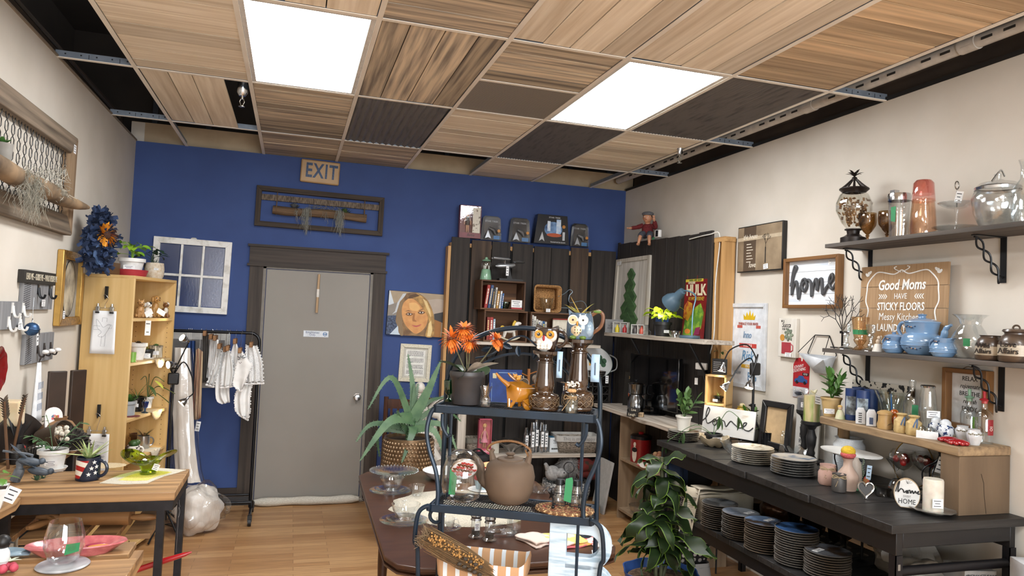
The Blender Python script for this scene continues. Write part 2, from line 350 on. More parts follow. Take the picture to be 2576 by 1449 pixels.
# ceiling grid: main runners and cross tees, 0.61 x 1.22 m cells
S=.6096;GR=P('#f0eadf',.5,c2='#e6ded2',sc=4);STL=P('#8e99a6',.45,.5)
b=B(GR)
for c in range(7):
 x=c*S;b.box(x-.012,YF,ZC-.004,x+.012,YB+(.03),ZC);b.m(STL);b.box(x-.0015,YF,ZC,x+.0015,YB,ZC+.036);b.m(GR)
for k in range(-7,1):
 y=k*2*S;b.box(XL-.01,y-.012,ZC-.0035,XR+.01,y+.012,ZC+.0005);b.m(STL);b.box(XL-.01,y-.0015,ZC,XR+.01,y+.0015,ZC+.038)
 b.m(P('#20242a',.7))
 for x0,x1 in((XL,0),(6*S,XR)):
  for j in range(5):xx=x0+(x1-x0)*(j+.5)/5;b.box(xx-.004,y-.0025,ZC+.018,xx+.004,y+.0025,ZC+.026)
  for j in(1,3):xx=x0+(x1-x0)*(j+1)/5;b.box(xx-.0015,y-.0025,ZC+.006,xx+.0015,y+.0025,ZC+.03)
 b.m(GR)
for y in(-1.5*S*2+S,):pass
b.box(3*S,-3*S-.012,ZC-.0035,4*S,-3*S+.012,ZC+.0005)
struct(b,'ceiling_grid')
# tiles
LT=[wood('#eadfcd','#c6b59d',a,.7,5,.2,.4,(.25,.7))for a in 'xy']
BR=[wood('#cbbba3','#7d7369',a,.7,5,.34,.4,(.35,.62))for a in 'xy']
OR=[wood('#dcc09a','#a1886a',a,.65,4,.28,.4,(.3,.7))for a in 'xy']
GAP=P('#15100c',.9)
def tile(c,y0,y1,ax,mt,n,label,x0=None,x1=None,tilt=0):
 x0=c*S+.013 if x0 is None else x0;x1=(c+1)*S-.013 if x1 is None else x1;y0+=.013;y1-=.013;z=ZC+.001
 b=B(GAP);b.box(x0+.004,y0+.004,z+.009,x1-.004,y1-.004,z+.013);b.m(mt);r=random.Random(c*31+int(y0*100));k=x0 if ax=='y' else y0;e=x1 if ax=='y' else y1
 ws=[r.uniform(.8,1.2)for _ in range(n)];t=sum(ws)
 for w in ws:
  q=k+(e-k if w is ws[-1]else w/t*((x1-x0)if ax=='y' else(y1-y0)))
  zz=z+r.uniform(0,.003)
  if ax=='y':b.box(k+.0028,y0,zz,q-.0028,y1-r.choice((0,0,.01)),z+.01)
  else:b.box(x0,k+.0028,zz,x1,q-.0028,z+.01)
  k=q
 one(b,'ceiling_tile',label,'ceiling tile')
WB=YB-.002
rows=[(0,WB),(-2*S,0),(-4*S,-2*S),(-6*S,-4*S)]
tile(0,*rows[1],'y',LT[1],3,'pale plank ceiling tile cut short beside the left sprinkler opening',x1=S*.76)
tile(0,*rows[2],'x',LT[0],7,'pale wood plank ceiling tile left of the left light panel')
tile(0,*rows[3],'x',LT[0],7,'pale plank ceiling tile nearest the camera in the leftmost row')
tile(1,*rows[0],'x',BR[0],4,'grey brown plank ceiling tile right above the exit sign')
tile(1,*rows[1],'x',BR[0],9,'grey streaked plank ceiling tile between the left light panel and the exit sign tile')
tile(1,*rows[3],'y',LT[1],3,'pale plank ceiling tile on the near side of the left light panel')
tile(2,*rows[0],'x',BR[0],4,'plank ceiling tile against the blue wall just right of the exit sign')
tile(2,*rows[2],'y',BR[1],4,'brown and grey lengthwise plank ceiling tile right of the left light panel')
tile(2,*rows[3],'x',BR[0],6,'dark grey brown crosswise plank ceiling tile at the top centre')
tile(3,*rows[1],'x',LT[0],8,'pale plank ceiling tile behind the perforated vent panel')
tile(3,-4*S,-3*S,'x',BR[0],4,'half size brown plank ceiling tile in front of the perforated vent')
tile(3,*rows[3],'y',LT[1],4,'pale lengthwise plank ceiling tile right of the top centre dark one')
tile(4,*rows[0],'x',LT[0],4,'short plank ceiling tile at the blue wall between two open ceiling gaps')
tile(4,*rows[3],'y',LT[1],4,'pale lengthwise plank ceiling tile on the near side of the right light panel')
tile(5,*rows[1],'x',LT[0],8,'pale plank ceiling tile next to the right sprinkler head')
tile(5,*rows[3],'x',OR[0],9,'knotty orange and grey plank ceiling tile at the upper right')
BK=P('#4a4847',.5,c2='#706d6a',sc=5,st=(9,1,1),bump=.3,ramp=(.5,.8))
def black_tile(c,y0,y1,label,n=26):
 b=B(BK);x0,x1=c*S+.012,(c+1)*S-.012
 b.grid(lambda u,v:(x0+(x1-x0)*u,y0+.012+(y1-y0-.024)*v,ZC+.004+.007*cos(u*n*2*pi)),n*6,2)
 one(b,'corrugated_ceiling_panel',label,'ceiling panel')
black_tile(2,*rows[1],'blackened corrugated metal ceiling panel nearest the exit sign',12)
black_tile(4,*rows[1],'blackened corrugated metal panel behind the right light panel')
black_tile(5,*rows[2],'blackened corrugated metal panel right of the right light panel')
# perforated vent
M=D.materials.new('mat_perforated');M.use_nodes=True;nt=M.node_tree;N=nt.nodes;L=nt.links;tc=N.new('ShaderNodeTexCoord');vo=N.new('ShaderNodeTexVoronoi');vo.inputs['Scale'].default_value=110;vo.inputs['Randomness'].default_value=0;L.new(tc.outputs['Object'],vo.inputs['Vector'])
rp=N.new('ShaderNodeValToRGB');rp.color_ramp.interpolation='CONSTANT';rp.color_ramp.elements[0].color=hx('#2a2724');rp.color_ramp.elements[1].position=.34;rp.color_ramp.elements[1].color=hx('#a39b90');L.new(vo.outputs['Distance'],rp.inputs[0]);L.new(rp.outputs[0],N['Principled BSDF'].inputs['Base Color'])
one(B(M).box(3*S+.012,-3*S+.012,ZC+.001,4*S-.012,-2*S-.012,ZC+.006),'ceiling_vent','perforated grey metal air vent panel between the two light panels','vent')
# light panels (two in view, three unseen ones added behind the camera for more light)
def panel(c,y0,y1,label):
 t=T('ceiling_light',label,'ceiling light',(c*S,y0,ZC),group=None);w,l=S,y1-y0
 f=B(P('#dedbd5',.4));
 for q in((.013,.013,w-.013,.035),(.013,l-.035,w-.013,l-.013),(.013,.035,.035,l-.035),(w-.035,.035,w-.013,l-.035)):f.box(q[0],q[1],-.001,q[2],q[3],.012)
 f.done('frame',t);B(EM('#fbfdff',LAMP)).box(.035,.035,.001,w-.035,l-.035,.008).done('diffuser',t,label='glowing white diffuser')
panel(1,*rows[2],'bright white ceiling light panel on the left');panel(4,*rows[2],'bright white ceiling light panel on the right')
for k,(c,j)in enumerate(((1,-10),(4,-10),(2.5,-13))):panel(c,j*S,(j+2)*S,['unseen light panel added behind the camera on the left','unseen light panel added behind the camera on the right','unseen light panel added furthest behind the camera'][k])
b=B(LT[0])
for c in range(6):
 for j in(-8,-10,-12,-14):
  if(c,j)in((1,-10),(4,-10)):continue
  if j==-14 and c in(2,3):continue
  b.box(c*S+.013,j*S+.013,ZC+.001,(c+1)*S-.013,(j+2)*S-.013,ZC+.01)
struct(b,'ceiling')
# sprinklers
def sprinkler(p,label,cone):
 t=T('sprinkler_head',label,'sprinkler',p)
 c=B(CHROME)
 if cone:c.lathe([(.034,.075),(.03,.07),(.02,.035),(.018,.0),(.0,0)])
 else:c.lathe([(.001,.09),(.03,.085),(.031,.02),(.018,0),(0,0)])
 c.done('cup',t);d=B(P('#8f8a80',.3,.9));d.cyl((0,0,0),(0,0,-.02),.007)
 for s_ in(-1,1):d.tube([(s_*.006,0,-.015),(s_*.014,0,-.035),(s_*.003,0,-.06)],.0025)
 d.lathe([(0,-.062),(.018,-.063),(.018,-.066),(0,-.067)]);d.done('deflector',t)
 B(P('#3a3632',.6)).cyl((0,0,.08),(0,0,.9),.012).done('pipe',t)
sprinkler((at(609,250,z=2.93).x,at(609,250,z=2.93).y,2.95),'chrome sprinkler head hanging in the dark opening on the left',False)
p=at(1710,395,z=2.93);sprinkler((p.x,p.y,2.95),'chrome sprinkler head with conical cup near the right wall',True)
# pipes in the roof space
b=B(P('#cfc9bf',.45));b.cyl((XR-.10,.80,ZC+.09),(XR-.10,-7,ZC+.09),.032,n=16)
for y in(-1.9,-3.0):b.cyl((XR-.10,y,ZC+.09),(XR-.10,y-.09,ZC+.09),.037,n=16)
b.m(P('#35322e',.7))
for k in range(46):
 y=.5-k*.11
 if k%6!=5:b.box(XR-.134,y,ZC+.075,XR-.131,y-.055,ZC+.087)
o=one(b,'plastic_pipe','long off-white plastic pipe running above the right wall','pipe')
one(B(P('#55504a',.5,.3)).tube([(XL-.06,.5,ZC+.1),(XL-.06,-3.5,ZC+.14),(XL-.06,-7.5,ZC+.14)],.011),'conduit_pipe','thin dark conduit running above the left wall','pipe')
# -- door, casing, baseboards
CAS=wood('#4a413a','#2c2622','z',.7,6,.1);CASX=wood('#453c36','#2a2420','x',.7,6,.1)
DX0,DX1,DZ=.69,1.562,2.0
b=B(P('#8f8a83',.55,c2='#87827b',sc=1.2,bump=.02));b.box(DX0,YB-.012,.012,DX1,YB+.02,DZ);o=b.done('door_1',bev=.003);o['kind']='structure'
k=B(CHROME);k.push((DX1-.058,YB-.012,.915),(90,0,0));k.lathe([(.033,0),(.033,.006),(.014,.012),(.014,.03),(.026,.042),(.03,.055),(.024,.068),(0,.072)]);k.pop();k.done('door_knob',o,label='round satin chrome knob')
b=B(P('#7c776f',.6));b.box(DX0-.03,YB-.02,0,DX0-.004,YB,DZ+.03);b.box(DX1+.004,YB-.02,0,DX1+.03,YB,DZ+.03);b.box(DX0-.03,YB-.02,DZ+.004,DX1+.03,YB,DZ+.03);struct(b,'trim_4')
b=B(CAS);b.box(.552,YB-.022,0,DX0-.028,YB,2.02);b.box(DX1+.028,YB-.022,0,1.70,YB,2.02);b.m(CASX);b.box(.545,YB-.028,2.04,1.695,YB,2.185);b.box(.53,YB-.042,2.02,1.71,YB,2.04);b.box(.53,YB-.05,2.185,1.72,YB,2.205);struct(b,'trim_5')
b=B(CASX);b.box(XL,YB-.018,0,.552,YB,.145);b.box(1.70,YB-.018,0,2.2,YB,.145);struct(b,'baseboard_back')
# == things on and by the back wall
YW=YB-.001
t=T('exit_sign','beige metal exit sign high on the blue wall above the door','sign',(1.085,YW,2.872),ry=1.5)
B(P('#b99a70',.4,c2='#ab8c63',sc=6)).box(-.165,-.045,-.1,.165,0,.1).done('housing',t,bev=.012)
txt('EXIT',.125,P('#16294a',.35,c2='#2b4d78',sc=60),t,(0.01,-.0465,0),name='lettering',wx=.68,bold=.004,sp=1.15)
# framed hanging log with air plants
t=T('hanging_log_planter','dark open wooden frame over the door holding a hanging log with moss','wall planter',(1.11,YW,2.53),ry=.6)
DW=wood('#4d4238','#2f2720','x',.8,7,.1);DWZ=wood('#4d4238','#2f2720','z',.8,7,.1)
frame4(t,1.08,.345,.042,.05,DW,mt2=DWZ)
b=B(P('#7d6f60',.85,c2='#453b32',sc=9,st=(12,1,3),bump=.4));b.box(-.5,-.03,.055,.5,-.012,.105);b.done('bark_strip',t,label='slanted grey bark strip across the frame')
b=B(P('#786048',.85,c2='#4f3d2b',sc=5,st=(.6,12,12),bump=.5));pts=[(-.40+.79*i/8,-.05,-.025-.006*sin(i))for i in range(9)];b.tube(pts,[.036+.003*sin(i*1.7)for i in range(9)],12);b.done('log',t)
for s_ in(-1,1):
 b=B(P('#6f5a44',.9));x=s_*.37
 b.tube([(x,-.03,.14),(x,-.085,.0),(x,-.09,-.03),(x,-.05,-.066),(x,-.012,-.03),(x+.0,-.03,.14)],.0035,5);b.done('rope',t)
b=B(P('#5d6166',.7,c2='#3e4247',isl=.15));plant(b,'rosette',(-.225,-.06,0),.09,34,3);b.done('succulent',t,label='grey rosette succulent')
b=B(LEAFG('#49603a','#2f4326'));plant(b,'rosette',(.205,-.055,-.005),.10,14,5);plant(b,'aloe',(.205,-.055,-.005),.07,8,6);b.done('succulent',t,label='green succulent')
b=B(P('#8b8c84',.9,c2='#6a6b63',isl=.25));moss(b,[(-.11,-.09,0),(-.14,-.09,-.01)],55,.24,2);moss(b,[(.14,-.09,0),(.17,-.09,0),(.15,-.08,0)],75,.23,3);moss(b,[(-.2,-.09,-.02),(.03,-.09,-.02)],18,.13,4)
moss(b,[(-.1+.03*i,-.07,.03)for i in range(9)],50,.04,5);b.done('moss',t,kind='stuff')
# six-pane window sash
t=T('window_sash','old white six-pane window sash with textured glass hung on the blue wall','window sash',(.097,YW,1.905),ry=.9)
WP=P('#eeede9',.6,c2='#c9c6bd',sc=14,ramp=(.3,.5));frame4(t,.60,.61,.05,.035,WP)
b=B(WP);b.box(-.255,-.03,-.010,.255,-.004,.010)
for x in(-.083,.083):b.box(x-.009,-.031,-.255,x+.009,-.004,.255)
b.done('muntin',t,bev=.002)
M=G('#c3d0e4',.25,.2);
for i in range(3):
 for j in range(2):
  x0=-.25+i*.1665+.012*(i>0);z0=-.25 if j==0 else .012;B(M).box(x0,-.014,z0,x0+.150,-.011,z0+.238).done('glass_pane',t)
b=B(P('#d0cfc9',.5));b.box(-.022,-.03,.305,.022,-.012,.312);b.sph((0,-.02,.314),(.02,.012,.006));b.done('sash_lock',t)
# canvas portrait
t=T('canvas_portrait','canvas photo print of a smiling blonde woman hung right of the door','picture',(1.985,YW,1.668),ry=1.6)
B(P('#1a1a1c',.6)).box(-.255,-.034,-.198,.255,0,.198).done('canvas',t)
def pp(l,k=0):return[((x/1640-.5)*.508,(.5-(y-75)/1340)*.394)for x,y in l]
b=B(P('#a3927e',.6,c2='#8d7e6c',sc=6));lay=[0]
def sh(col,l,c2=None,sc=20):
 lay[0]+=1;y=-.0342-.00035*lay[0];b.m(P(col,.6,c2=c2,sc=sc,var=.05));b.prism(pp(l),y,y+.0003)
def shs(col,l,c2=None):
 sh(col,[tuple(v[:2])for v in bez([(x,y,0)for x,y in l+[l[0]]],4)][:-1],c2)
sh('#a8977f',[(5,80),(1635,80),(1635,1410),(5,1410)]);sh('#cfd8e0',[(5,80),(30,80),(170,480),(5,530)]);sh('#8f8880',[(5,540),(300,400),(300,830),(5,850)])
sh('#232c44',[(5,850),(270,820),(330,1410),(5,1410)],'#51617e',60);shs('#b5a799',[(1150,280),(1450,230),(1635,280),(1620,600),(1480,730),(1350,700)]);sh('#3a3a3c',[(1360,700),(1630,620),(1635,960),(1380,870)])
sh('#a06d38',[(1340,860),(1590,940),(1600,1410),(1100,1410)]);sh('#c6d6e4',[(330,1130),(110,1410),(420,1410)])
shs('#6e5238',[(500,130),(760,80),(950,150),(1130,290),(1290,560),(1370,880),(1400,1200),(1370,1405),(900,1405),(420,1405),(330,1150),(250,1000),(270,700),(330,420),(420,250)],'#9a7a50')
sh('#c7cdd2',[(500,130),(400,150),(260,430),(210,700),(130,800),(260,720),(330,400),(460,220)]);shs('#8a7355',[(300,520),(390,380),(420,700),(440,1000),(500,1400),(400,1400),(330,1150),(260,1000)])
shs('#dba263',[(560,290),(790,290),(1000,520),(1160,720),(1195,850),(1150,1060),(1050,1230),(880,1345),(740,1290),(560,1120),(450,920),(400,650),(440,430)],'#c98d55')
shs('#e6b573',[(600,420),(800,400),(930,540),(840,650),(640,600)]);
for cx,cy,r in((625,755,-8),(975,680,-10)):
 shs('#7d5836',[(cx-110,cy+10),(cx-30,cy-45),(cx+90,cy-30),(cx+110,cy+10),(cx+30,cy+55),(cx-60,cy+50)]);shs('#efe6dc',[(cx-60,cy+5),(cx,cy-22),(cx+65,cy-5),(cx+10,cy+32)]);shs('#3a2a1e',[(cx-18,cy-20),(cx+25,cy-18),(cx+25,cy+25),(cx-15,cy+25)])
sh('#7a5a38',[(480,680),(600,640),(740,690),(600,665)]);sh('#8a6640',[(880,640),(1000,560),(1040,570),(930,640)])
shs('#a8713f',[(740,720),(790,730),(790,900),(860,960),(800,975),(730,940)]);shs('#c4625c',[(710,1085),(860,1100),(1010,1040),(920,1120),(820,1140)]);sh('#9d5a48',[(720,1085),(860,1108),(1000,1045),(860,1095)])
shs('#c79f5d',[(800,100),(960,180),(1130,300),(1280,560),(1370,860),(1400,1200),(1370,1405),(1150,1405),(1190,1100),(1200,850),(1090,640),(860,380),(700,240)],'#8c6a3c')
sh('#e2c68c',[(980,240),(1110,330),(1240,600),(1270,820),(1150,600)]);sh('#e6cd94',[(1220,1000),(1280,900),(1340,1200),(1300,1400),(1200,1400)]);sh('#5b4128',[(620,170),(780,120),(900,170),(760,230),(560,270)])
b.done('print',t)
# cream frame with typed page
t=T('letter_frame','cream embossed frame with a typed page hanging under the portrait','picture',(2.005,YW,1.225),ry=1.6)
frame4(t,.285,.34,.034,.02,P('#ddd8c6',.55,c2='#c9c3ae',sc=90,bump=.4),bev=.004);B(P('#c9c6bb',.7)).box(-.11,-.006,-.138,.11,0,.138).done('mat_board',t)
b=B(P('#e9e9e4',.7));b.box(-.088,-.008,-.118,.088,-.006,.118);b.m(P('#4a4a4c',.8));q=random.Random(4)
for i in range(22):
 z=.102-i*.0095
 if i in(5,6,11,12,17):continue
 x=-.075
 while x<.07:w=q.uniform(.006,.02);b.box(x,-.0085,z,min(x+w,.076),-.008,z+.0038);x+=w+.003
b.done('typed_page',t)
# door extras
p=at(795,840,y=YB-.014);t=T('door_notice','small white paper notice lettered in blue taped on the grey door','sign',p)
B(P('#dfe6ee',.6)).box(-.105,-.002,-.027,.105,0,.027).done('paper',t);txt('Employees\nOnly',.019,P('#1d3f78',.6),t,(-.03,-.003,.001),lsp=.8);b=B(P('#3b6ea0',.6));b.ell(.075,0,.018,.018,-.003,-.002);b.m(P('#dfe6ee',.6));b.ell(.075,0,.013,.013,-.0036,-.003);b.m(P('#3b6ea0',.6));b.box(.06,-.004,-.004,.09,-.0036,.004);b.done('emblem',t)
p=at(803,690,y=YB-.035);t=T('wooden_dowel','pale wooden dowel with a paper band hanging down over the grey door','dowel',p,ry=.8)
B(wood('#c9ad8c','#a98c6a','z')).cyl((0,0,0),(0,0,-.335),.011,n=10).done('rod',t);B(P('#e9e6df',.7)).cyl((0,0,-.13),(0,0,-.2),.0125,n=10).done('paper_band',t)
b=B(P('#d7d2c6',.95,c2='#b9b3a5',sc=60,st=(1,6,6),bump=.8));pts=[(.69+.87*i/14,YB-.075-.012*sin(i*.9),.036+.002*sin(i))for i in range(15)];b.tube(pts,[.02]+[.034+.003*sin(i*1.3)for i in range(13)]+[.018],12)
for k in range(30):a=k*.7;b.tube([(1.55,YB-.075,.035),(1.585+.012*cos(a),YB-.075+.03*sin(a),.02+.02*abs(cos(a*2)))],.0012,3)
one(b,'draft_stopper','rolled off-white cloth draught stopper lying along the bottom of the door','draught stopper')
# -- garment rack
t=T('garment_rack','black metal rolling garment rack hung with white linens beside the door','clothes rack',(.34,.4,0));RK=P('#17181c',.3,.4)
top=1.462;b=B(RK);b.tube([(-.36,0,.09),(-.36,0,top-.07)]+arc((-.29,0,top-.07),.07,180,90,6)+[(.24,0,top)]+arc((.27,0,top-.07),.07,90,0,6)+[(.34,0,.09)],.0125,10);b.done('hanging_rail',t)
b=B(RK)
for x in(-.36,.35):b.cyl((x,-.2,.085),(x,.2,.085),.011);b.cyl((x,0,.06),(x,0,.14),.016)
for y in(-.12,.12):b.cyl((-.36,y,.16),(.35,y,.16),.009)
for i in range(9):y=-.11+i*.0275;b.cyl((-.36,y,.145),(.35,y,.145),.003,n=5)
b.done('bottom_shelf',t)
for x in(-.36,.35):
 for y in(-.2,.2):
  b=B(P('#1b1b1d',.5));b.cyl((x-.012,y,.03),(x+.012,y,.03),.029,n=16);b.box(x-.016,y-.012,.035,x+.016,y+.012,.08);b.done('caster',t)
def gp(X,Y,dy=0):return at(440+X/5.365,820+Y/5.365,y=.4+dy)
WC=P('#f2f2f1',.9,c2='#e2e2e0',sc=12,bump=.1);WL=P('#f6f6f5',.9,c2='#d2d3d4',sc=160,bump=.5,ramp=(.42,.55))
WD=wood('#9a6f45','#6e4b2b','y')
def garment(name,label,Lf,Rt,mt,k=2,amp=.018,dy=0,lace=0,hang=True,seed=0,group=None,n=12,extra=None):
 t=T(name,label,'linen',(0,0,0),group=group);l=[gp(x,y,dy)for x,y in Lf];r_=[gp(x,y,dy)for x,y in Rt]
 b=B(mt);drape(b,l,r_,k,amp,n,12,lace=lace,seed=seed)
 if lace:
  b.m(WL);pts=[l[-1].lerp(r_[-1],i/18)for i in range(19)]
  for i,p in enumerate(pts):b.sph((p.x,p.y,p.z-.002),(.008,.004,.009),6,4)
  for sd in(l,r_):
   for i in range(14):c=bez(sd,6);p=c[int(i/13*(len(c)-1))];b.sph(p,(.007,.004,.007),6,4)
 b.done('cloth',t,solid=.002)
 if hang:
  c=(l[0]+r_[0])/2;b=B(CHROME);b.tube([c+Vector((0,0,.0)),Vector((c.x,.4+dy*.3,1.455)),Vector((c.x+.004,.4,1.485)),Vector((c.x+.012,.4,1.474))],.0016,5);b.done('hanger_hook',t)
  b=B(WD);b.box(c.x-.012,.31+dy,c.z-.01,c.x+.012,.46+dy,c.z+.03);b.done('wooden_clamp',t,bev=.003)
 return t
q=random.Random(3)
b=B(P('#2c4f8a',.9,c2='#1c2f57',sc=8,isl=.35));
for i in range(12):x=165+i*8;drape(b,[gp(x,200,i*.008-.05),gp(x-10,980+q.uniform(-60,40),i*.008-.05)],[gp(x+26,200,i*.008-.05),gp(x+22,980,i*.008-.05)],1,.012,3,8,seed=i)
t=T('blue_scarf','bundle of long dark blue scarves hanging at the left of the rack','scarf');b.done('cloth',t);b=B(CHROME)
for x in(170,195,215):c=gp(x,200);b.tube([c,(c.x,.4,1.45),(c.x+.005,.4,1.484)],.0014,4)
b.done('hanger_hook',t)
b=B(P('#b9a284',.95,c2='#7c4a3a',sc=7,st=(9,9,.3),isl=.25,bump=.4,ramp=(.4,.55)))
for i in range(7):x=285+i*9;drape(b,[gp(x,320,i*.01-.06),gp(x-55+i*5,1262,i*.01-.06)],[gp(x+38,300+i*8,i*.01-.06),gp(x+38-30,1262-i*4,i*.01-.06)],1,.01,4,10,seed=i)
t=T('woven_runner','tan and rust striped woven runner folded long over its hanger','table runner');b.done('cloth',t,solid=.003);c=gp(325,1335);card(t,(c.x,.33,c.z),.032,.075,(0,8,0));b=B(CHROME);c=gp(335,300);b.tube([c,(c.x,.4,1.45),(c.x+.005,.4,1.484)],.0014,4);b.done('hanger_hook',t)
garment('grey_trousers','dark grey folded cloth hanging behind the striped runner',[(375,110),(375,750)],[(455,115),(450,755)],P('#57534f',.95),3,.012,.03)
for i in range(4):garment('folded_napkin','narrow folded white napkin, %s from the left in the middle of the rack'%'first second third fourth'.split()[i],[(478+i*28,155+i*8),(455+i*28,430),(425+i*26,700-i*10)],[(508+i*28,165+i*8),(485+i*28,430),(462+i*24,712-i*10)],WC,1,.008,.02-i*.012,seed=i,n=4,group='narrow folded napkins on the rack',hang=i%2==0)
garment('white_tablecloth','plain white cloth with gathered corners right of the narrow napkins',[(590,270),(540,480),(425,790)],[(625,300),(600,560),(520,815)],WC,2,.02,-.02,.008)
garment('white_tablecloth','longest plain white cloth with a square hem hanging low in the rack',[(640,330),(560,620),(555,980),(640,1055)],[(730,320),(760,600),(740,820),(745,1030)],WC,2,.016,.0)
garment('white_tablecloth','white cloth with layered scalloped hem above the longest plain one',[(700,310),(640,560),(620,830)],[(735,310),(800,620),(768,812)],WC,2,.02,-.045,.008)
garment('white_tablecloth','white folded cloth draped over a grey hanger near the rack middle',[(800,220),(745,430),(745,700)],[(830,220),(865,380),(815,690)],WC,1,.016,-.03)
t=garment('embroidered_cloth','white cloth embroidered with a grey flower spray and crocheted hem',[(865,340),(820,560),(785,790),(870,870)],[(900,345),(1010,480),(1030,560),(900,868)],WC,1,.012,-.075,.01)
b=B(P('#6f7378',.8));
for a,l in((150,.02),(60,.02),(20,.022),(200,.016),(100,.015)):c=gp(895,440,-.092);b.push(c,(0,-a,0));b.ell(l,0,l*.7,.004,-.001,0,8);b.pop()
b.m(P('#4a2c20',.8));[b.sph(gp(870+x,495+y,-.093),.003,6,4)for x,y in((0,0),(12,8),(25,-4))];b.done('embroidery',t)
garment('lace_cloth','sheer white lace cloth hanging at the right end of the rack',[(960,260),(950,500),(950,780)],[(1105,270),(1180,480),(1195,770)],WL,3,.02,-.05,.012)
garment('lace_cloth','long white cloth with crocheted border hanging lowest by the rack post',[(880,800),(810,940),(815,1130),(870,1200)],[(1040,790),(1020,950),(1015,1150),(985,1265)],WC,2,.02,-.02,.012,hang=False)
# poster behind the rack
t=T('leaning_poster','grey poster board with clear sleeve hung on the blue wall behind the rack','poster',(.19,YW,1.22));B(P('#b9b7b2',.6)).box(-.24,-.02,-.24,.24,0,.24).done('board',t);b=B(P('#6d6a68',.6));b.box(-.2,-.022,-.2,.2,-.02,.16);b.m(P('#86b04a',.7));b.tube([(.03,-.028,.02),(.05,-.028,-.06),(.04,-.028,-.16)],.016,6);b.done('print',t)
# white gown in clear plastic
t=T('bagged_gown','long white gown in a clear plastic garment bag heaped on the floor by the rack','garment bag',(0,0,0));CL=G('#ffffff',.12,.06)
def gw(px,py,y):return at(px,py,y=y)
SAT=P('#d9d3cb',.35,c2='#c6beb4',sc=5,bump=.3,st=(6,6,1),sheen=.3)
b=B(SAT);b2=B(CL);prof=[(462,875,20,.20),(462,960,24,.2),(464,1040,26,.2),(468,1120,27,.18),(474,1180,28,.16),(480,1212,30,.13)]
r0=[]
for px,py,w,y in prof:c=gw(px-4,py,y);r0.append((c,w*mpp(c)))
def lo(bb,k,fold,n=28):
 vs=[];fs=[]
 for i,(c,w)in enumerate(r0):
  for j in range(n):a=2*pi*j/n;q_=w*k*(1+fold*sin(a*7+i*.9));vs.append((c.x+q_*cos(a),c.y+q_*.55*sin(a),c.z))
 for i in range(len(r0)-1):
  for j in range(n):fs.append((i*n+j,i*n+(j+1)%n,(i+1)*n+(j+1)%n,(i+1)*n+j))
 bb.add(vs,fs)
lo(b,.85,.13);lo(b2,1.22,.08);c=gw(497,1262,.08);b.sph((c.x,c.y,.17),(.165,.15,.168),34,20,.28,3);b2.sph((c.x+.01,c.y,.182),(.20,.18,.182),40,22,.3,8)
b.done('gown',t);b2.done('plastic_cover',t)
# -- clamp-light tripod by the bookcase
def lightstand(name,label,base,hz,heads,boxc,legs,dirs):
 t=T(name,label,'grow light',base);b=B(BLKM)
 b.cyl((0,0,.12),(0,0,hz*.55),.012);b.cyl((0,0,hz*.5),(0,0,hz),.0085);b.cyl((0,0,hz*.52),(0,0,hz*.56),.018);b.cyl((-.03,0,hz*.54),(.0,0,hz*.54),.006);b.done('pole',t)
 for a in legs:
  b=B(BLKM);d=Vector((cos(radians(a)),sin(radians(a)),0));b.tube([Vector((0,0,.2)),d*(.2 if hz>.6 else .09)+Vector((0,0,.012))],.007);hz>.6 and b.tube([Vector((0,0,.09)),d*.12+Vector((0,0,.095))],.004);b.done('leg',t)
 b=B(BLACK);b.cb((0,-.012,hz+.03),(.075,.03,.085));b.done('control_box',t,bev=.01)
 for(pts,dr)in heads:
  b=B(BLKM);b.tube(bez([Vector(p)for p in pts],8),.0048,6);b.done('gooseneck',t)
  e=Vector(pts[-1]);d=Vector(dr).normalized();o=T('x','x','x');D.objects.remove(o)
  b=B(CHROME);b.tube([e,e+d*.02,e+d*.03,e+d*.06,e+d*.064],[.009,.011,.02,.03,.03],14);h=b.done('lamp_head',t);B(EM('#fff1d0',10)).tube([e+d*.0641,e+d*.0655],.026,14).done('bulb',h,label='glowing warm bulb')
  l=D.lights.new('bulb_light','SPOT');l.energy=2.5;l.spot_size=2.1;l.spot_blend=.7;l.color=(1,.85,.62);l.shadow_soft_size=.025;lo_=D.objects.new('bulb_light',l);COL.objects.link(lo_);lo_.parent=h;lo_.location=e+d*.08;lo_.rotation_euler=d.to_track_quat('-Z','Y').to_euler()
 return t
lightstand('clamp_light_stand','black tripod grow light with three gooseneck lamps beside the pine bookcase',(.125,.02,0),1.10,
 [([(0,0,1.16),(.01,-.01,1.2),(.06,-.01,1.33),(.09,-.02,1.40)],(-.6,-.5,.4)),([(0,0,1.16),(-.02,-.02,1.2),(.03,-.04,1.21),(.02,-.04,1.24)],(-.8,-.6,-.1)),([(0,0,1.16),(.06,0,1.25),(.12,-.01,1.15),(.14,-.02,1.04),(.11,-.03,1.0)],(-.7,-.3,-.7))],None,(0,250,310),None)
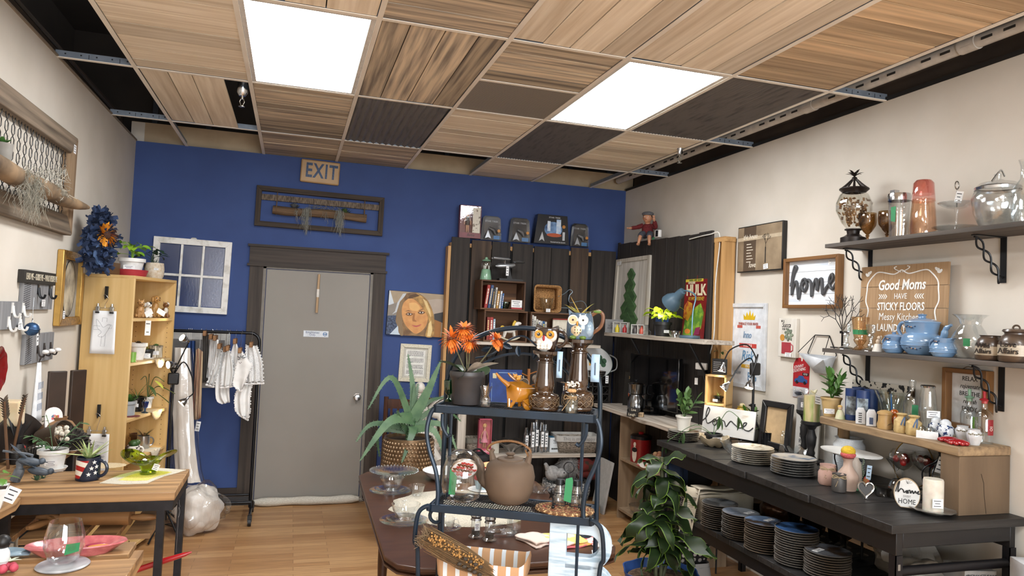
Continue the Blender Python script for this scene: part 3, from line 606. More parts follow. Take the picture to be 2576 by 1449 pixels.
# == pine bookcase
TH=76.7;BN=Vector((-.06,-.55,0));E1=Vector((cos(radians(TH)),sin(radians(TH)),0));E2=Vector((-sin(radians(TH)),cos(radians(TH)),0))
def bc(px,d,z):
 p=plane(px,900,BN+E2*d,E2);u=min((p-BN).dot(E1),.61);return BN+E1*u+E2*d+Vector((0,0,z))
PINE=wood('#dcbd86','#c6a266','z',.5,4,.06,.15,(.3,.75),10);PINEX=wood('#d9ba84','#c29e63','x',.5,4,.06,.15,(.3,.75),10)
t=T('pine_bookcase','tall yellow pine bookcase full of potted plants standing in the left corner','bookcase',BN,TH)
BW_,BD_,BH_=.67,.31,1.82
b=B(PINE);b.box(0,0,0,.02,BD_,BH_);b.done('side_panel',t,bev=.002);b=B(PINE);b.box(BW_-.02,0,0,BW_,BD_,BH_)
b.m(P('#4a3520',.8))
for i in range(40):
 for y in(.04,.26):b.cyl((BW_-.0203,y,.3+i*.035),(BW_-.0195,y,.3+i*.035),.003,n=6)
b.done('side_panel',t);B(PINE).box(.02,BD_-.008,0,BW_-.02,BD_,BH_).done('back_panel',t);B(PINEX).box(0,0,BH_,BW_,BD_,BH_+.02).done('top',t,bev=.002)
SZ=[1.565,1.277,.915,.64,.33,.06]
for z in SZ:B(PINEX).box(.02,.004,z-.02,BW_-.02,BD_-.008,z).done('shelf',t,bev=.002)
card(t,(.23,-.003,1.50),.085,.10,(0,2,0),lines=2)
def puppy(name,label,p,s,rz,c,c2,patch=None,ears='drop',tall=1,tag=False):
 t=T('dog_figurine',label,'figurine',p,rz);m=P(c,.35,c2=c2,sc=30);b=B(m);q=s
 b.sph((0,0,q*.27),(q*.21,q*.2,q*.29));b.sph((0,-q*.1,q*.4*tall),(q*.14,q*.13,q*.22));b.sph((0,-q*.12,q*(.62*tall+.1)),(q*.155,q*.17,q*.15));b.sph((0,-q*.28,q*(.57*tall+.1)),(q*.075,q*.1,q*.065))
 for e in(-1,1):
  b.tube([(e*q*.09,-q*.14,q*.42),(e*q*.1,-q*.17,q*.2),(e*q*.1,-q*.18,q*.03)],[q*.06,q*.045,q*.045],8);b.sph((e*q*.1,-q*.23,q*.03),(q*.05,q*.07,q*.035));b.sph((e*q*.2,-q*.06,q*.1),(q*.08,q*.16,q*.1))
  if ears=='drop':b.sph((e*q*.16,-q*.1,q*(.62*tall+.08)),(q*.04,q*.07,q*.12))
  else:b.tube([(e*q*.09,-q*.08,q*(.62*tall+.2)),(e*q*.12,-q*.08,q*(.62*tall+.32))],[q*.045,q*.008],6)
 b.tube([(0,q*.18,q*.06),(q*.14,q*.2,q*.05),(q*.22,q*.1,q*.04)],[q*.04,q*.03,q*.015],6)
 if patch:b.m(P(patch,.4));b.sph((q*.09,-q*.13,q*(.66*tall+.13)),(q*.1,q*.14,q*.1));b.sph((0,-q*.05,q*.3),(q*.16,q*.17,q*.12))if tag!=2 else b.sph((0,-q*.17,q*.42),(q*.12,q*.09,q*.18))
 b.m(BLACK);b.sph((0,-q*.375,q*(.58*tall+.1)),(q*.028,q*.02,q*.022),8,6)
 for e in(-1,1):b.sph((e*q*.075,-q*.265,q*(.66*tall+.1)),q*.022,8,6)
 b.done('body',t)
 return t
z=SZ[0]+.001
puppy('p','cream puppy figurine partly hidden behind the bookcase side panel',bc(345,.08,z),.135,25,'#caa06c','#a87c4a',ears='up')
puppy('p','black and white spotted puppy figurine with a paper tag',bc(362,.06,z),.125,30,'#e6e2da','#c9c4ba',patch='#26241f')
puppy('p','tall golden retriever puppy figurine on the top bookcase shelf',bc(380,.10,z),.165,40,'#bd9258','#99703c',tall=1.12)
puppy('p','brown and white collie puppy figurine at the right of the dog shelf',bc(416,.05,z),.125,35,'#8f6236','#5f3d20',patch='#e4ddd0',ears='up',tag=2)
p=bc(367,.0,z+.035);one(B(WHITE).box(-.03,-.001,-.02,.03,0,.02),'paper_tag','white paper tag leaning on the spotted puppy','tag',p,50,ry=-30)
p=bc(398,.0,z+.04);one(B(WHITE).box(-.035,-.001,-.018,.035,0,.018),'paper_tag','white paper tag leaning on the collie puppy','tag',p,50,ry=25)
WPOT=P('#e4e4e2',.35);BPOT=P('#1c1d1f',.45)
z=SZ[1]+.001
potted('potted_plant','white tapered pot with dark drooping succulent on the second shelf','potted plant',bc(346,.09,z),.052,.115,WPOT,'rosette',.06,18,2,LEAFG('#5d4632','#38402a'),k=.7)
potted('potted_plant','small black pot with wiry grass on the second shelf','potted plant',bc(369,.08,z),.042,.06,BPOT,'grass',.085,26,3,LEAFG('#66713d'),saucer=(WHITE,.05,.01),tag=(.0,.06,.3))
potted('potted_plant','striped cylinder pot with green rosettes on the second shelf','potted plant',bc(391,.09,z),.045,.085,P('#d8d0be',.6,c2='#8a7f68',sc=10,st=(9,9,.1),ramp=(.45,.55)),'rosette',.05,18,4,LEAFG('#6d8a4f'),k=1,lip=0,tag=(.0,.055,.4))
b=B(P('#7fae4e',.35));b.cyl((0,0,0),(0,0,.065),.02);one(b,'green_candle','small green glass candle at the left end of the second shelf','candle',bc(334,.03,z))
LACE=LC('#c9b592',210);LACEW=LC('#d0c9b8',190)
def doily(label,c,r,mt,rz=0,sx=1,sy=1,hang=None,name='lace_doily'):
 b=B(mt);n=40;vs=[(0,0,.002)];
 for k,f in enumerate((.4,.75,1)):
  for j in range(n):
   a=2*pi*j/n;q=r*f*(1+(.07*abs(sin(a*8))if k==2 else 0));x,y=q*cos(a)*sx,q*sin(a)*sy;vs.append((x,y,.002)if not hang or y>hang else(x,hang+.0,.002+(y-hang)))
 fs=[(0,1+j,1+(j+1)%n)for j in range(n)]+[(1+k*n+j,1+k*n+(j+1)%n,1+(k+1)*n+(j+1)%n,1+(k+1)*n+j)for k in(0,1)for j in range(n)]
 b.add(vs,fs,False);return one(b,name,label,'doily',c,rz,solid=.0012)
doily('cream lace doily hanging over the edge of the second bookcase shelf',bc(395,.02,SZ[1]),.085,LACE,TH,hang=-.025)
z=SZ[2]+.001
potted('potted_plant','grey pot with round green succulent leaves on the middle shelf','potted plant',bc(329,.09,z),.05,.095,P('#9aa0a4',.4),'rosette',.12,30,5,LEAFG('#4f7a35'),k=.9)
potted('potted_plant','shiny black pot with long arching striped leaves on the middle shelf','potted plant',bc(351,.12,z),.055,.10,P('#121314',.15),'grass',.2,12,9,LEAFG('#4b6132'),tag=(.0,.045,.45))
t=potted('potted_orchid','small white pot whose long stems reach out past the bookcase edge','potted plant',bc(378,.12,z),.035,.08,WPOT,None)
b=B(LEAFG('#5c6a3a'));
for e in((-.05,-.02,.2),(-.0,-.0,.22),(.12,-.12,.2),(.20,-.16,.12),(.18,-.22,.06)):b.tube(bez([(0,0,.07),(e[0]*.35,e[1]*.35,.07+e[2]*.75),e],6),.003,4)
b.leaf((.02,-.1,.17),(.4,-.5,-.25),.12,.028,.4);b.done('leaves',t);b=B(P('#d3d85c',.5));b.leaf((.05,-.06,.2),(.6,-.5,-.3),.1,.03,.3);b.done('yellow_leaf',t)
b=B(G('#3f6fb5',.12));b.lathe([(.022,0),(.02,.004),(.006,.01),(.006,.028),(.016,.04),(.023,.075),(.021,.075),(.014,.042),(0,.035)]);one(b,'blue_eggcup','small blue glass goblet on the middle bookcase shelf','goblet',bc(373,.03,z))
doily('cream lace doily hanging over the edge of the middle bookcase shelf',bc(395,.02,SZ[2]),.085,LACE,TH,hang=-.025)
doily('dark red crocheted mat under the grey pot',bc(338,.05,SZ[2]),.055,P('#6b2a2c',.9),TH)
z=SZ[3]+.001
SM=P('#b9bcc0',.22,.9)
def mug(name,label,p,r,h,mt,rz=0,kind=None,s=.1,n=10,seed=1,pm=None,cat='mug',hr=.55):
 t=T(name,label,cat,p,rz);B(mt).lathe(hollow([(0,0),(r*.93,0),(r,.006),(r,h),(r,h)],.004)).done('mug_body',t)
 b=B(mt);b.tube(arc((r*.98,0,h*.5),h*.32,100,-100,10,k=1.05),.0055,7);b.done('handle',t)
 if kind:B(SOIL).lathe([(0,h*.9),(r*.94,h*.88)],16).done('soil',t);b=B(pm or LEAFG());plant(b,kind,(0,0,h*.88),s,n,seed);b.done('leaves',t)
 return t
potted('potted_plant','brown glazed pot at the back of the fourth bookcase shelf','potted plant',bc(398,.18,z),.05,.085,P('#4a2f22',.3))
mug('silver_planter_mug','shiny silver mug planted with a spiky succulent',bc(374,.10,z),.042,.09,SM,30,'aloe',.09,9,3,LEAFG('#5c6b3a','#5a2c25'))
t=mug('pattern_mug','white mug with black pattern holding a round cactus',bc(350,.05,z),.04,.07,P('#ecebe6',.3,c2='#1d1d1f',sc=60,ramp=(.42,.46)),20);B(LEAFG('#45603a')).sph((0,0,.082),(.03,.03,.025)).sph((.022,.0,.09),.02).done('cactus',t)
potted('potted_plant','dark bronze-leaved succulent at the left end of the fourth shelf','potted plant',bc(327,.08,z),.042,.05,BPOT,'aloe',.085,12,8,LEAFG('#5a3d2f','#3c2a24'))
doily('white lace doily hanging over the edge of the fourth bookcase shelf',bc(398,.02,SZ[3]),.08,LACEW,TH,hang=-.025)
z=SZ[4]+.001
for i in range(9):one(B(P('#c9c5bc',.3,c2='#3b3a38',sc=3)).lathe([(0,0),(.05,0),(.085,.012),(.084,.015),(.05,.005),(0,.004)]),'small_plate','small dark rimmed plate, %s from the top of the stack on the low bookcase shelf'%'ninth eighth seventh sixth fifth fourth third second first'.split()[i],'plate',bc(340,.1,z+.16+i*.008)-Vector((0,0,.16)),group='small plates stacked in the bookcase')
# on top of it
zt=BH_+.021
def topc(px,d):p=bc(px,d,zt);return p
potted('potted_pothos','bright green pothos in a white pot standing in a red dish on the bookcase','potted plant',topc(316,.14),.078,.115,WPOT,'pothos',.13,20,5,LEAFG('#8fb32c','#5f8f2a'),saucer=(P('#a8323c',.4),.105,.045),tag=(.0,.07,.42),k=.72)
potted('potted_plant','cream speckled ceramic pot with thin dark leaves on top of the bookcase','potted plant',topc(375,.12),.062,.115,P('#d2c8b8',.6,c2='#bda98f',sc=60),'grass',.13,16,4,LEAFG('#50604a','#30402c'),prof=[(0,0),(.05,0),(.06,.02),(.064,.07),(.058,.115),(.054,.115),(.056,.08)],tag=(.02,.03,.6,1))
potted('potted_plant','black nursery pot with glossy dark leaves at the right of the bookcase top','potted plant',topc(414,.16),.055,.10,BPOT,'pothos',.13,13,12,LEAFG('#2f4a2c','#1c3020'),saucer=(WHITE,.07,.008))
p=topc(262,.2);one(B(P('#5d4327',.6)).box(-.07,-.03,0,.07,.03,.08),'dark_box','small dark box behind the pothos on the bookcase','box',p,TH)
# towels clipped to the side panel
def sp(px,py):return plane(px,py,BN,E1)
def towel(px,p_hook,p_top,p_bot,w,label,art):
 a=sp(px,p_hook);hk=sp(px,p_top);lo_=sp(px,p_bot);t=T('clipped_tea_towel',label,'tea towel',hk-E1*.004,TH-90)
 dz=a.z-hk.z;b=B(BLACK);b.cb((0,-.006,dz),(.018,.012,.075));b.tube([(0,-.008,dz-.03),(0,-.02,dz-.045),(0,-.022,dz-.03)],.003);b.done('adhesive_hook',t,bev=.003)
 b=B(CHROME);b.tube(bez([(-.012,-.02,dz-.025),(0,-.022,dz-.015),(.018,-.018,dz-.04),(0,-.012,.04),(0,-.012,.018)],5),.0016,5);b.cyl((-w*.42,-.012,.018),(w*.42,-.012,.018),.0015);b.done('hanger_wire',t)
 for s_ in(-1,1):
  b=B(CHROME);b.box(s_*w*.3-.011,-.02,-.01,s_*w*.3+.011,-.006,.028);b.tube([(s_*w*.3,-.013,.028),(s_*w*.3,-.013,.045)],.008);b.m(BLACK);b.box(s_*w*.3-.012,-.021,-.016,s_*w*.3+.012,-.005,-.006);b.done('clip',t,bev=.002)
 h=hk.z-lo_.z;b=B(P('#eceef0',.85,c2='#dfe1e4',sc=9));b.grid(lambda u,v:((u-.5)*w*(1+.05*v),-.012-.004*sin(u*7+v*2),-h*v),10,8);b.done('towel',t,solid=.002)
 b=B(P('#6b6f76',.8));art(b,h);b.done('line_drawing',t)
def dove(b,h):
 y=-.0185;L_=lambda ps:b.tube([(x,y,z)for x,z in ps],.0008,3)
 L_([(-.008,-.045),(.02,-.045),(.02,-.07)]);L_([(-.008,-.045),(-.008,-.07)]);L_([(.02,-.09),(.052,-.088),(.052,-.11),(.03,-.11)]);L_([(-.02,-.098),(-.06,-.096),(-.06,-.12),(-.022,-.12)]);L_([(-.006,-.16),(-.01,-.225),(.014,-.225),(.016,-.15)])
 L_(bez([(.045,y,-.09),(.03,y,-.085),(.0,y,-.105),(-.02,y,-.08),(-.045,y,-.055),(-.03,y,-.1),(-.035,y,-.11),(-.02,y,-.13),(0,y,-.145),(.02,y,-.13),(.035,y,-.105),(.045,y,-.09)],3)and[(v.x,v.z)for v in bez([(.045,y,-.09),(.03,y,-.085),(.0,y,-.105),(-.02,y,-.08),(-.045,y,-.055),(-.035,y,-.11),(-.01,y,-.135),(-.03,y,-.16),(.0,y,-.165),(.025,y,-.13),(.045,y,-.09)],4)])
def swirl(b,h):
 y=-.0185;q=random.Random(2)
 for i in range(11):
  cx,cz,r=q.uniform(-.035,.05),-.05-q.random()*.10,q.uniform(.006,.014);b.tube([(cx+r*(1-k/14)*cos(k*.7),y,cz+r*(1-k/14)*sin(k*.7))for k in range(13)],.0008,3)
 for i in range(14):a=i*.9;b.tube(arc((.0+.015*(i%4)-.02,y,-.12-.013*(i//4)),.007,0,360,8),.0008,3)
 b.tube(bez([(-.05,y,-.06),(.0,y,-.05),(.05,y,-.055)],4),.0009,3)
towel(267,735,782,890,.145,'white tea towel with a dove and cross drawing clipped to the bookcase side',dove)
towel(247,1032,1090,1190,.155,'lower white tea towel with a scrolling grape drawing clipped to the bookcase side',swirl)
# == left wall
XW=XL+.001
def LW(px,py,d=0):return at(px,py,x=XW+d)
OLD=wood('#8c7c6a','#4e4337','x',.85,5,.1,.7,(.3,.7));OLDZ=wood('#9c8468','#66503b','z',.85,5,.1,.7,(.3,.7))
t=T('barnwood_planter','rustic barn wood frame with chicken wire and a driftwood branch on the left wall','wall planter',(XW,-1.60,2.325),90)
frame4(t,1.36,.57,.105,.05,OLD,mt2=OLDZ,bev=.006)
b=B(BLACK)
for i in range(15):
 for s_ in(-1,1):b.tube([(-.56+i*.08+s_*.018*(1 if(k//2%2)else-1)+.02,-.02,-.19+k*.0295)for k in range(14)],.0023,4)
b.done('chicken_wire',t);card(t,(.615,-.052,.21),.045,.05)
def lc(px,py,d):p=LW(px,py,d);return(p.y+1.60,-d,p.z-2.325)
b=B(P('#947a5c',.85,c2='#4f4030',sc=6,bump=.7));pts=[lc(-130,350,.09),lc(-60,385,.1)]+[lc(x,y,.12)for x,y in((0,420),(45,447),(100,470),(150,495),(185,512),(222,522))];b.tube(bez(pts,3),[.045,.045,.045,.045,.045,.045,.046,.046,.046,.044,.042,.042,.044,.046,.046,.044,.04,.036,.032,.026,.018,.01][:len(bez(pts,3))],12);b.done('driftwood',t)
b=B(P('#b3b0a4',.9,c2='#87867b',isl=.25));moss(b,[lc(60,435,.15),lc(80,450,.16),lc(95,458,.16)],150,.21,6,.0012,.035,.016);moss(b,[lc(140,470,.14),lc(150,478,.15)],60,.07,7,.0011,.03,.02)
q=random.Random(9)
for i in range(110):c=Vector(lc(q.uniform(35,160),q.uniform(425,470),.13));b.tube(bez([c,c+Vector((q.uniform(-.04,.04),q.uniform(-.03,.0),q.uniform(.0,.035))),c+Vector((q.uniform(-.07,.07),-.03,q.uniform(-.05,.05)))],2),.001,3)
b.done('hanging_moss',t,kind='stuff')
b=B(P('#8e8a84',.6));c=Vector(lc(2,410,.07));b.lathe([(0,0),(.035,0),(.042,.085),(.038,.085)],16,c=c);b.done('pot',t,label='grey pot on the driftwood');b=B(LEAFG());plant(b,'rosette',c+Vector((0,0,.08)),.07,10);b.done('succulent',t)
# denim wreath with sunflower
p=LW(232,615,.09);t=T('denim_wreath','ruffled blue denim rag wreath with a sunflower hung on the left wall','wreath',(p.x,p.y,2.03),58);q=random.Random(5)
b=B(P('#27395a',.9,c2='#1b2740',sc=9,isl=.35))
for i in range(520):
 a=q.uniform(0,2*pi);rr=q.uniform(0,1)**.6;x,z=.115*rr*cos(a),.195*rr*sin(a)
 b.leaf((x,-.02-q.uniform(0,.035),z),(q.uniform(-1,1),-.8,q.uniform(-1,1)),q.uniform(.04,.07),q.uniform(.02,.035),q.uniform(-1.5,1.5),3,.4,lambda t:.9,q.uniform(0,6))
b.done('denim_strips',t);b=B(P('#4a6288',.85,c2='#30476b'));b.tube(arc((-.0,-.07,-.07),.045,80,280,10,k=1.3),.012,6,flat=2.2);b.done('denim_waistband',t)
b=B(P('#e2a02e',.6,c2='#c4761f',sc=20,isl=.1));
for k in range(34):a=2*pi*k/17+(.18 if k>16 else 0);b.leaf((.02+.018*cos(a),-.085+(.006 if k>16 else 0),.05+.018*sin(a)),(cos(a),-.25,sin(a)),.062 if k<17 else .07,.022,.35,4,.2)
b.done('petals',t);b=B(P('#2e1a10',.9,c2='#4d2c16',sc=300));b.sph((.02,-.088,.05),(.026,.012,.026));b.done('flower_centre',t)
# ornate gold oval picture
a,c=LW(133,815),LW(200,645);t=T('gold_oval_picture','ornate gold framed picture with an oval mount hung beside the bookcase','picture',(XW,(a.y+c.y)/2,1.735),90,ry=0)
GO=P('#b98a3c',.32,.7,c2='#7a5620',sc=70,bump=.8);frame4(t,.445,.44,.05,.035,GO,mt2=P('#c9a159',.35,.7),bev=.004)
B(P('#a39d92',.7)).box(-.175,-.008,-.175,.175,0,.175).done('mount',t);b=B(P('#cbbfa6',.7,c2='#5a5148',sc=7,bump=.1));b.ell(0,0,.115,.165,-.012,-.008,32);b.done('oval_print',t,label='faded oval landscape print');b=B(BLACK);b.tube([(.117*cos(2*pi*i/40),-.012,.167*sin(2*pi*i/40))for i in range(40)],.002,4,True);b.done('oval_liner',t);card(t,(-.16,-.037,-.155),.04,.045)
# hook boards
GB=wood('#8f9093','#6d6e71','z',.75,5,.08,.3)
def hookboard(name,label,x0,y0,x1,y1,hooks,stripe,tag=None):
 a,c=LW(x0,y0),LW(x1,y1);cy,cz,w,h=(a.y+c.y)/2,(a.z+c.z)/2,abs(c.y-a.y),abs(a.z-c.z)
 t=T(name,label,'coat hooks',(XW,cy,cz),90);b=B(GB);n=3
 for i in range(n):b.box(-w/2+w*i/n+.001,-.02,-h/2,-w/2+w*(i+1)/n-.001,0,h/2)
 b.done('board',t,bev=.001)
 if stripe:b=B(P('#3b3d42',.8));[b.prism([(-w/2+.004,-h/2+h*i/14),(-w/2+w*.22,-h/2+h*(i+1.6)/14),(-w/2+w*.22,-h/2+h*(i+1.9)/14),(-w/2+.004,-h/2+h*(i+.3)/14)],-.0207,-.02)for i in range(12)];b.done('stripe_print',t)
 for u,v,mt,r in hooks:
  x,z=-w/2+w*u,-h/2+h*v;b=B(mt);b.box(x-.01,-.024,z-.005,x+.01,-.02,z+.045);b.tube(bez([(x,-.024,z+.03),(x,-.028,z),(x,-.035,z-.02),(x,-.05,z-.022),(x,-.056,z-.005)],4),r,6)
  if mt is KN:b.m(WHITE);b.sph((x,-.058,z+.003),(.016,.018,.012))
  b.done('hook',t)
 if tag:card(t,(tag[0]*w/2,-.03,tag[1]*h/2),.055,.035)
 return t
KN=P('#3a3330',.5,.5);WH_=P('#e9e9e6',.3)
hookboard('hook_board','grey board with two black twisted iron hooks under the black word plank',50,700,120,778,[(.45,.55,BLKM,.006),(.85,.55,BLKM,.006)],True,(.2,-.55))
hookboard('hook_board','grey board with four white hooks at the left edge of the photo',-20,757,50,825,[(.5,.62,WH_,.006),(.88,.62,WH_,.006),(.4,.12,WH_,.006),(.8,.12,WH_,.006)],False,(.5,-.8))
hookboard('hook_board','grey striped board with three white knobbed hooks above the hanging towel',55,842,122,903,[(.4,.35,KN,.004),(.63,.35,KN,.004),(.87,.35,KN,.004)],True)
a,c=LW(48,678),LW(122,714);t=T('word_plank','black wooden plank lettered with words above the iron hooks','sign',(XW,(a.y+c.y)/2,(a.z+c.z)/2-.003),90);B(P('#26231f',.7)).box(-.24,-.03,-.033,.24,0,.033).done('plank',t,bev=.002)
txt('LEAD ME ~ GUIDE ME ~ WALK BESIDE ME',.034,P('#cfc6b0',.7),t,(.02,-.031,0),wx=.55)
p=LW(80,828,.05);t=T('blue_bell','large blue jingle bell hanging below the iron hooks with a paper tag','bell',p,90);b=B(P('#3f648f',.4,.5,c2='#2b4568',sc=40));b.sph((0,0,0),(.034,.034,.034));b.tube([(.035*cos(i*pi/12),.035*sin(i*pi/12),0)for i in range(24)],.003,5,True);b.m(BLACK);b.cb((0,-.034,-.012),(.006,.004,.03));b.done('shell',t);b=B(CHROME);b.tube([(0,0,.035),(.006,0,.045),(0,0,.055),(-.006,0,.045)],.0015,5,True);b.cyl((0,0,.05),(0,-.0,.16),.0008);b.done('cord',t);card(t,(.06,-.01,-.03),.03,.11,(0,-6,0),lines=4)
p=LW(98,912,.06);t=T('hanging_tea_towel','white tea towel with blue outlined letters hanging from the knobbed hooks','tea towel',p,90);hh=p.z-LW(98,1058,.06).z
b=B(P('#e7e8ea',.9));b.grid(lambda u,v:((u-.5)*(.045+.075*v),-.012*sin(u*9)*(.5+v),-hh*v),12,8);b.done('towel',t,solid=.003);b=B(P('#4f6f98',.8));q=random.Random(6)
for r_ in range(3):
 for k in range(4):x=-.032+k*.02;z=-.10-r_*.055;[b.tube([(x+.005*i,-.016,z),(x+.005*i+.001,-.016,z-.035)],.0007,3)for i in range(2)];b.tube([(x,-.016,z-(.0 if k%2 else .035)),(x+.006,-.016,z-(.0 if k%2 else .035))],.0007,3)
b.done('letter_outlines',t);b=B(KN);[b.tube([(0,0,0),(x,-.01,.035)],.0015,4)for x in(-.02,0,.02)];b.done('iron_hook',t)
p=LW(-8,930,.02);t=T('red_platter','deep red scalloped platter with embossed rim mounted on the left wall','platter',(XW,p.y,p.z),90);b=B(P('#7e1416',.25,c2='#5c0d10',sc=12,bump=.3,coat=.5));b.push((0,0,0),(90,0,0));b.lathe([(0,.008),(.055,.008),(.075,.02),(.105,.028),(.108,.024),(.07,.003),(0,0)],48,wob=.035,lobes=10);b.pop();b.done('dish',t)
t=T('flour_sack_towel','pale cream glass candle holder standing before the wall at the far left','candle holder',at(30,1135,z=.905))if False else None
# == left display tables
TW=wood('#b58f62','#6f5236','x',.6,5,.14,.6,(.3,.72));TWY=wood('#b08a5e','#6f5236','y',.6,5,.14,.6,(.3,.72));STEEL=P('#26262a',.45,.5,c2='#1c1c1f');ZT=.9
def boards(b,x0,x1,y0,y1,z0,z1,n,ax='x',gap=.002,jit=0,seed=1):
 q=random.Random(seed)
 for i in range(n):
  if ax=='x':a=y0+(y1-y0)*i/n;b.box(x0+q.uniform(0,jit),a+gap/2,z0,x1-q.uniform(0,jit),a+(y1-y0)/n-gap/2,z1)
  else:a=x0+(x1-x0)*i/n;b.box(a+gap/2,y0+q.uniform(0,jit),z0,a+(x1-x0)/n-gap/2,y1-q.uniform(0,jit),z1)
 return b
t=T('plank_table','thick pine plank table on a black steel frame holding the flag mug','table',(0,0,0))
boards(B(TW),-.37,.495,-2.395,-1.95,ZT-.034,ZT,4).done('tabletop',t,bev=.003)
b=B(STEEL)
for q in((-.37,-2.39,.49,-2.36),(-.37,-1.985,.49,-1.955),(-.37,-2.36,-.34,-1.985),(.46,-2.36,.49,-1.985)):b.box(q[0],q[1],ZT-.074,q[2],q[3],ZT-.034)
b.done('steel_frame',t)
for x,y in((.43,-2.39),(.455,-1.985),(-.37,-2.39),(-.37,-1.985)):B(STEEL).box(x,y,0,x+.03,y+.03,ZT-.074).done('leg',t)
boards(B(TW),-.33,.42,-2.37,-1.98,.70,.722,6,'y',.03,.03).done('lower_shelf',t,bev=.002,label='slatted rough wood lower shelf')
b=B(P('#8a8d90',.35,.9));e=Vector((.502,-2.3,.845));b.tube([e,e+Vector((0,0,-.015)),e+Vector((.004,0,-.03))],.0015,5);b.tube(bez([e+Vector((0,0,-.03)),e+Vector((.004,0,-.05)),e+Vector((0,0,-.075)),e+Vector((-.004,0,-.05)),e+Vector((0,0,-.03))],4),.0012,4);b.cyl(e+Vector((0,0,-.075)),e+Vector((0,0,-.22)),.0006,n=4);one(b,'snap_swivel','tiny metal swivel clip and line hanging from the corner of the plank table','hook')
t=T('side_table','rough plank table along the left wall behind the plank table','table',(0,0,0));boards(B(TWY),-.375,-.13,-1.94,-1.32,ZT-.03,ZT-.002,3,'y').done('tabletop',t,bev=.003)
for x,y in((-.36,-1.92),(-.17,-1.92),(-.36,-1.36),(-.17,-1.36)):B(STEEL).box(x,y,0,x+.03,y+.03,ZT-.03).done('leg',t)
t=T('live_edge_bench','live edge wood bench top at the left edge holding a white square planter','table',(0,0,0));b=B(TWY);b.prism([(-.375,-2.405),(-.05,-2.405),(-.035,-2.5),(-.05,-2.62),(-.042,-2.75),(-.06,-2.9),(-.055,-3.02),(-.375,-3.02)],ZT-.03,ZT,'z');b.done('tabletop',t,bev=.004)
for x,y in((-.36,-2.46),(-.1,-2.46),(-.36,-3.0),(-.1,-3.0)):B(STEEL).box(x,y,0,x+.03,y+.03,ZT-.03).done('leg',t)
t=T('slatted_bench','weathered pallet-style slatted bench in the bottom left corner','table',(0,0,0));b=B(TW)
for i,(y0,y1,x1)in enumerate(((-3.155,-3.035,.474),(-3.36,-3.2,.508),(-3.54,-3.40,.49),(-3.75,-3.58,.5))):b.box(-.37,y0,ZT-.02,x1,y1,ZT)
b.done('slats',t,bev=.003);b=B(TWY)
for x in(-.3,.1,.43):b.box(x,-3.75,ZT-.06,x+.07,-3.06,ZT-.021)
b.done('rails',t)
for x,y in((-.35,-3.7),(.45,-3.7),(-.35,-3.1),(.45,-3.1)):B(STEEL).box(x,y,0,x+.03,y+.03,ZT-.06).done('leg',t)
ZT+=.001
FLB=P('#1c2437',.25);
p=at(220,1206,z=ZT);t=T('flag_mug','stars and stripes mug with black rim planted with a striped aloe','mug',p,-12);rr,h=.047,.098
M=D.materials.new('mat_flag');M.use_nodes=True;nt=M.node_tree;N=nt.nodes;L=nt.links;tc=N.new('ShaderNodeTexCoord');sx=N.new('ShaderNodeSeparateXYZ');L.new(tc.outputs['Object'],sx.inputs[0])
def mth(op,a,b_=None,c=None):
 n=N.new('ShaderNodeMath');n.operation=op
 for i,v in enumerate((a,b_,c)):
  if v is None:continue
  if isinstance(v,(int,float)):n.inputs[i].default_value=v
  else:L.new(v,n.inputs[i])
 return n.outputs[0]
zz=mth('ADD',sx.outputs[2],mth('MULTIPLY',mth('SINE',mth('MULTIPLY',sx.outputs[0],45.0)),.006));st_=mth('GREATER_THAN',mth('SINE',mth('MULTIPLY',zz,152.0)),0.0)
m1=N.new('ShaderNodeMix');m1.data_type='RGBA';L.new(st_,m1.inputs[0]);m1.inputs[6].default_value=hx('#e2dccf');m1.inputs[7].default_value=hx('#a32020')
bl_=mth('GREATER_THAN',mth('SUBTRACT',sx.outputs[0],mth('MULTIPLY',sx.outputs[2],.45)),-.018);m2=N.new('ShaderNodeMix');m2.data_type='RGBA';L.new(bl_,m2.inputs[0]);L.new(m1.outputs[2],m2.inputs[6]);m2.inputs[7].default_value=hx('#1b2436')
L.new(m2.outputs[2],N['Principled BSDF'].inputs['Base Color']);N['Principled BSDF'].inputs['Roughness'].default_value=.25
b=B(FLB);b.lathe([(0,0),(rr*.95,0),(rr,.004),(rr,.012)]);b.m(M);b.lathe([(rr,.012),(rr,h-.010)]);b.m(FLB);b.lathe([(rr,h-.010),(rr,h),(rr-.004,h),(rr-.004,.01),(0,.01)]);b.done('mug_body',t)
B(FLB).tube(arc((rr*.97,0,h*.5),h*.33,105,-105,12,k=1.05),.007,8).done('handle',t);b=B(WHITE)
for a,z in((-62,.03),(-50,.055),(-38,.08),(-30,.035),(-25,.06)):
 b.push((rr*1.005*cos(radians(a)),rr*1.005*sin(radians(a)),z),(0,0,a+90));b.prism([((.010 if i%2==0 else .0042)*sin(pi*i/5),(.010 if i%2==0 else .0042)*cos(pi*i/5))for i in range(10)],-.0012,0);b.pop()
b.done('stars',t);b=B(P('#5f7d3e',.45,c2='#b9c08a',sc=30,isl=.2));plant(b,'aloe',(0,0,h*.9),.105,15,11);b.leaf((-.02,0,h),(-1,-.1,.18),.15,.02,.2,6,.4,lambda t:(1-t)**.7);b.done('aloe_leaves',t)
potted('potted_vine','white pot and saucer with a sprawling thin-leaved vine on the plank table','potted plant',at(130,1183,z=ZT),.056,.088,WPOT,'vine',.14,7,4,LEAFG('#4e7148','#355437'),saucer=(WPOT,.062,.014),tag=(.01,.05,.4),k=.8)
p=at(372,1193,z=ZT);GG=G('#b4cc1c',.22,.05);t=T('green_glass_bowl','lime green blown glass bowl with folded flaring rim standing on the doily','bowl',p,10)
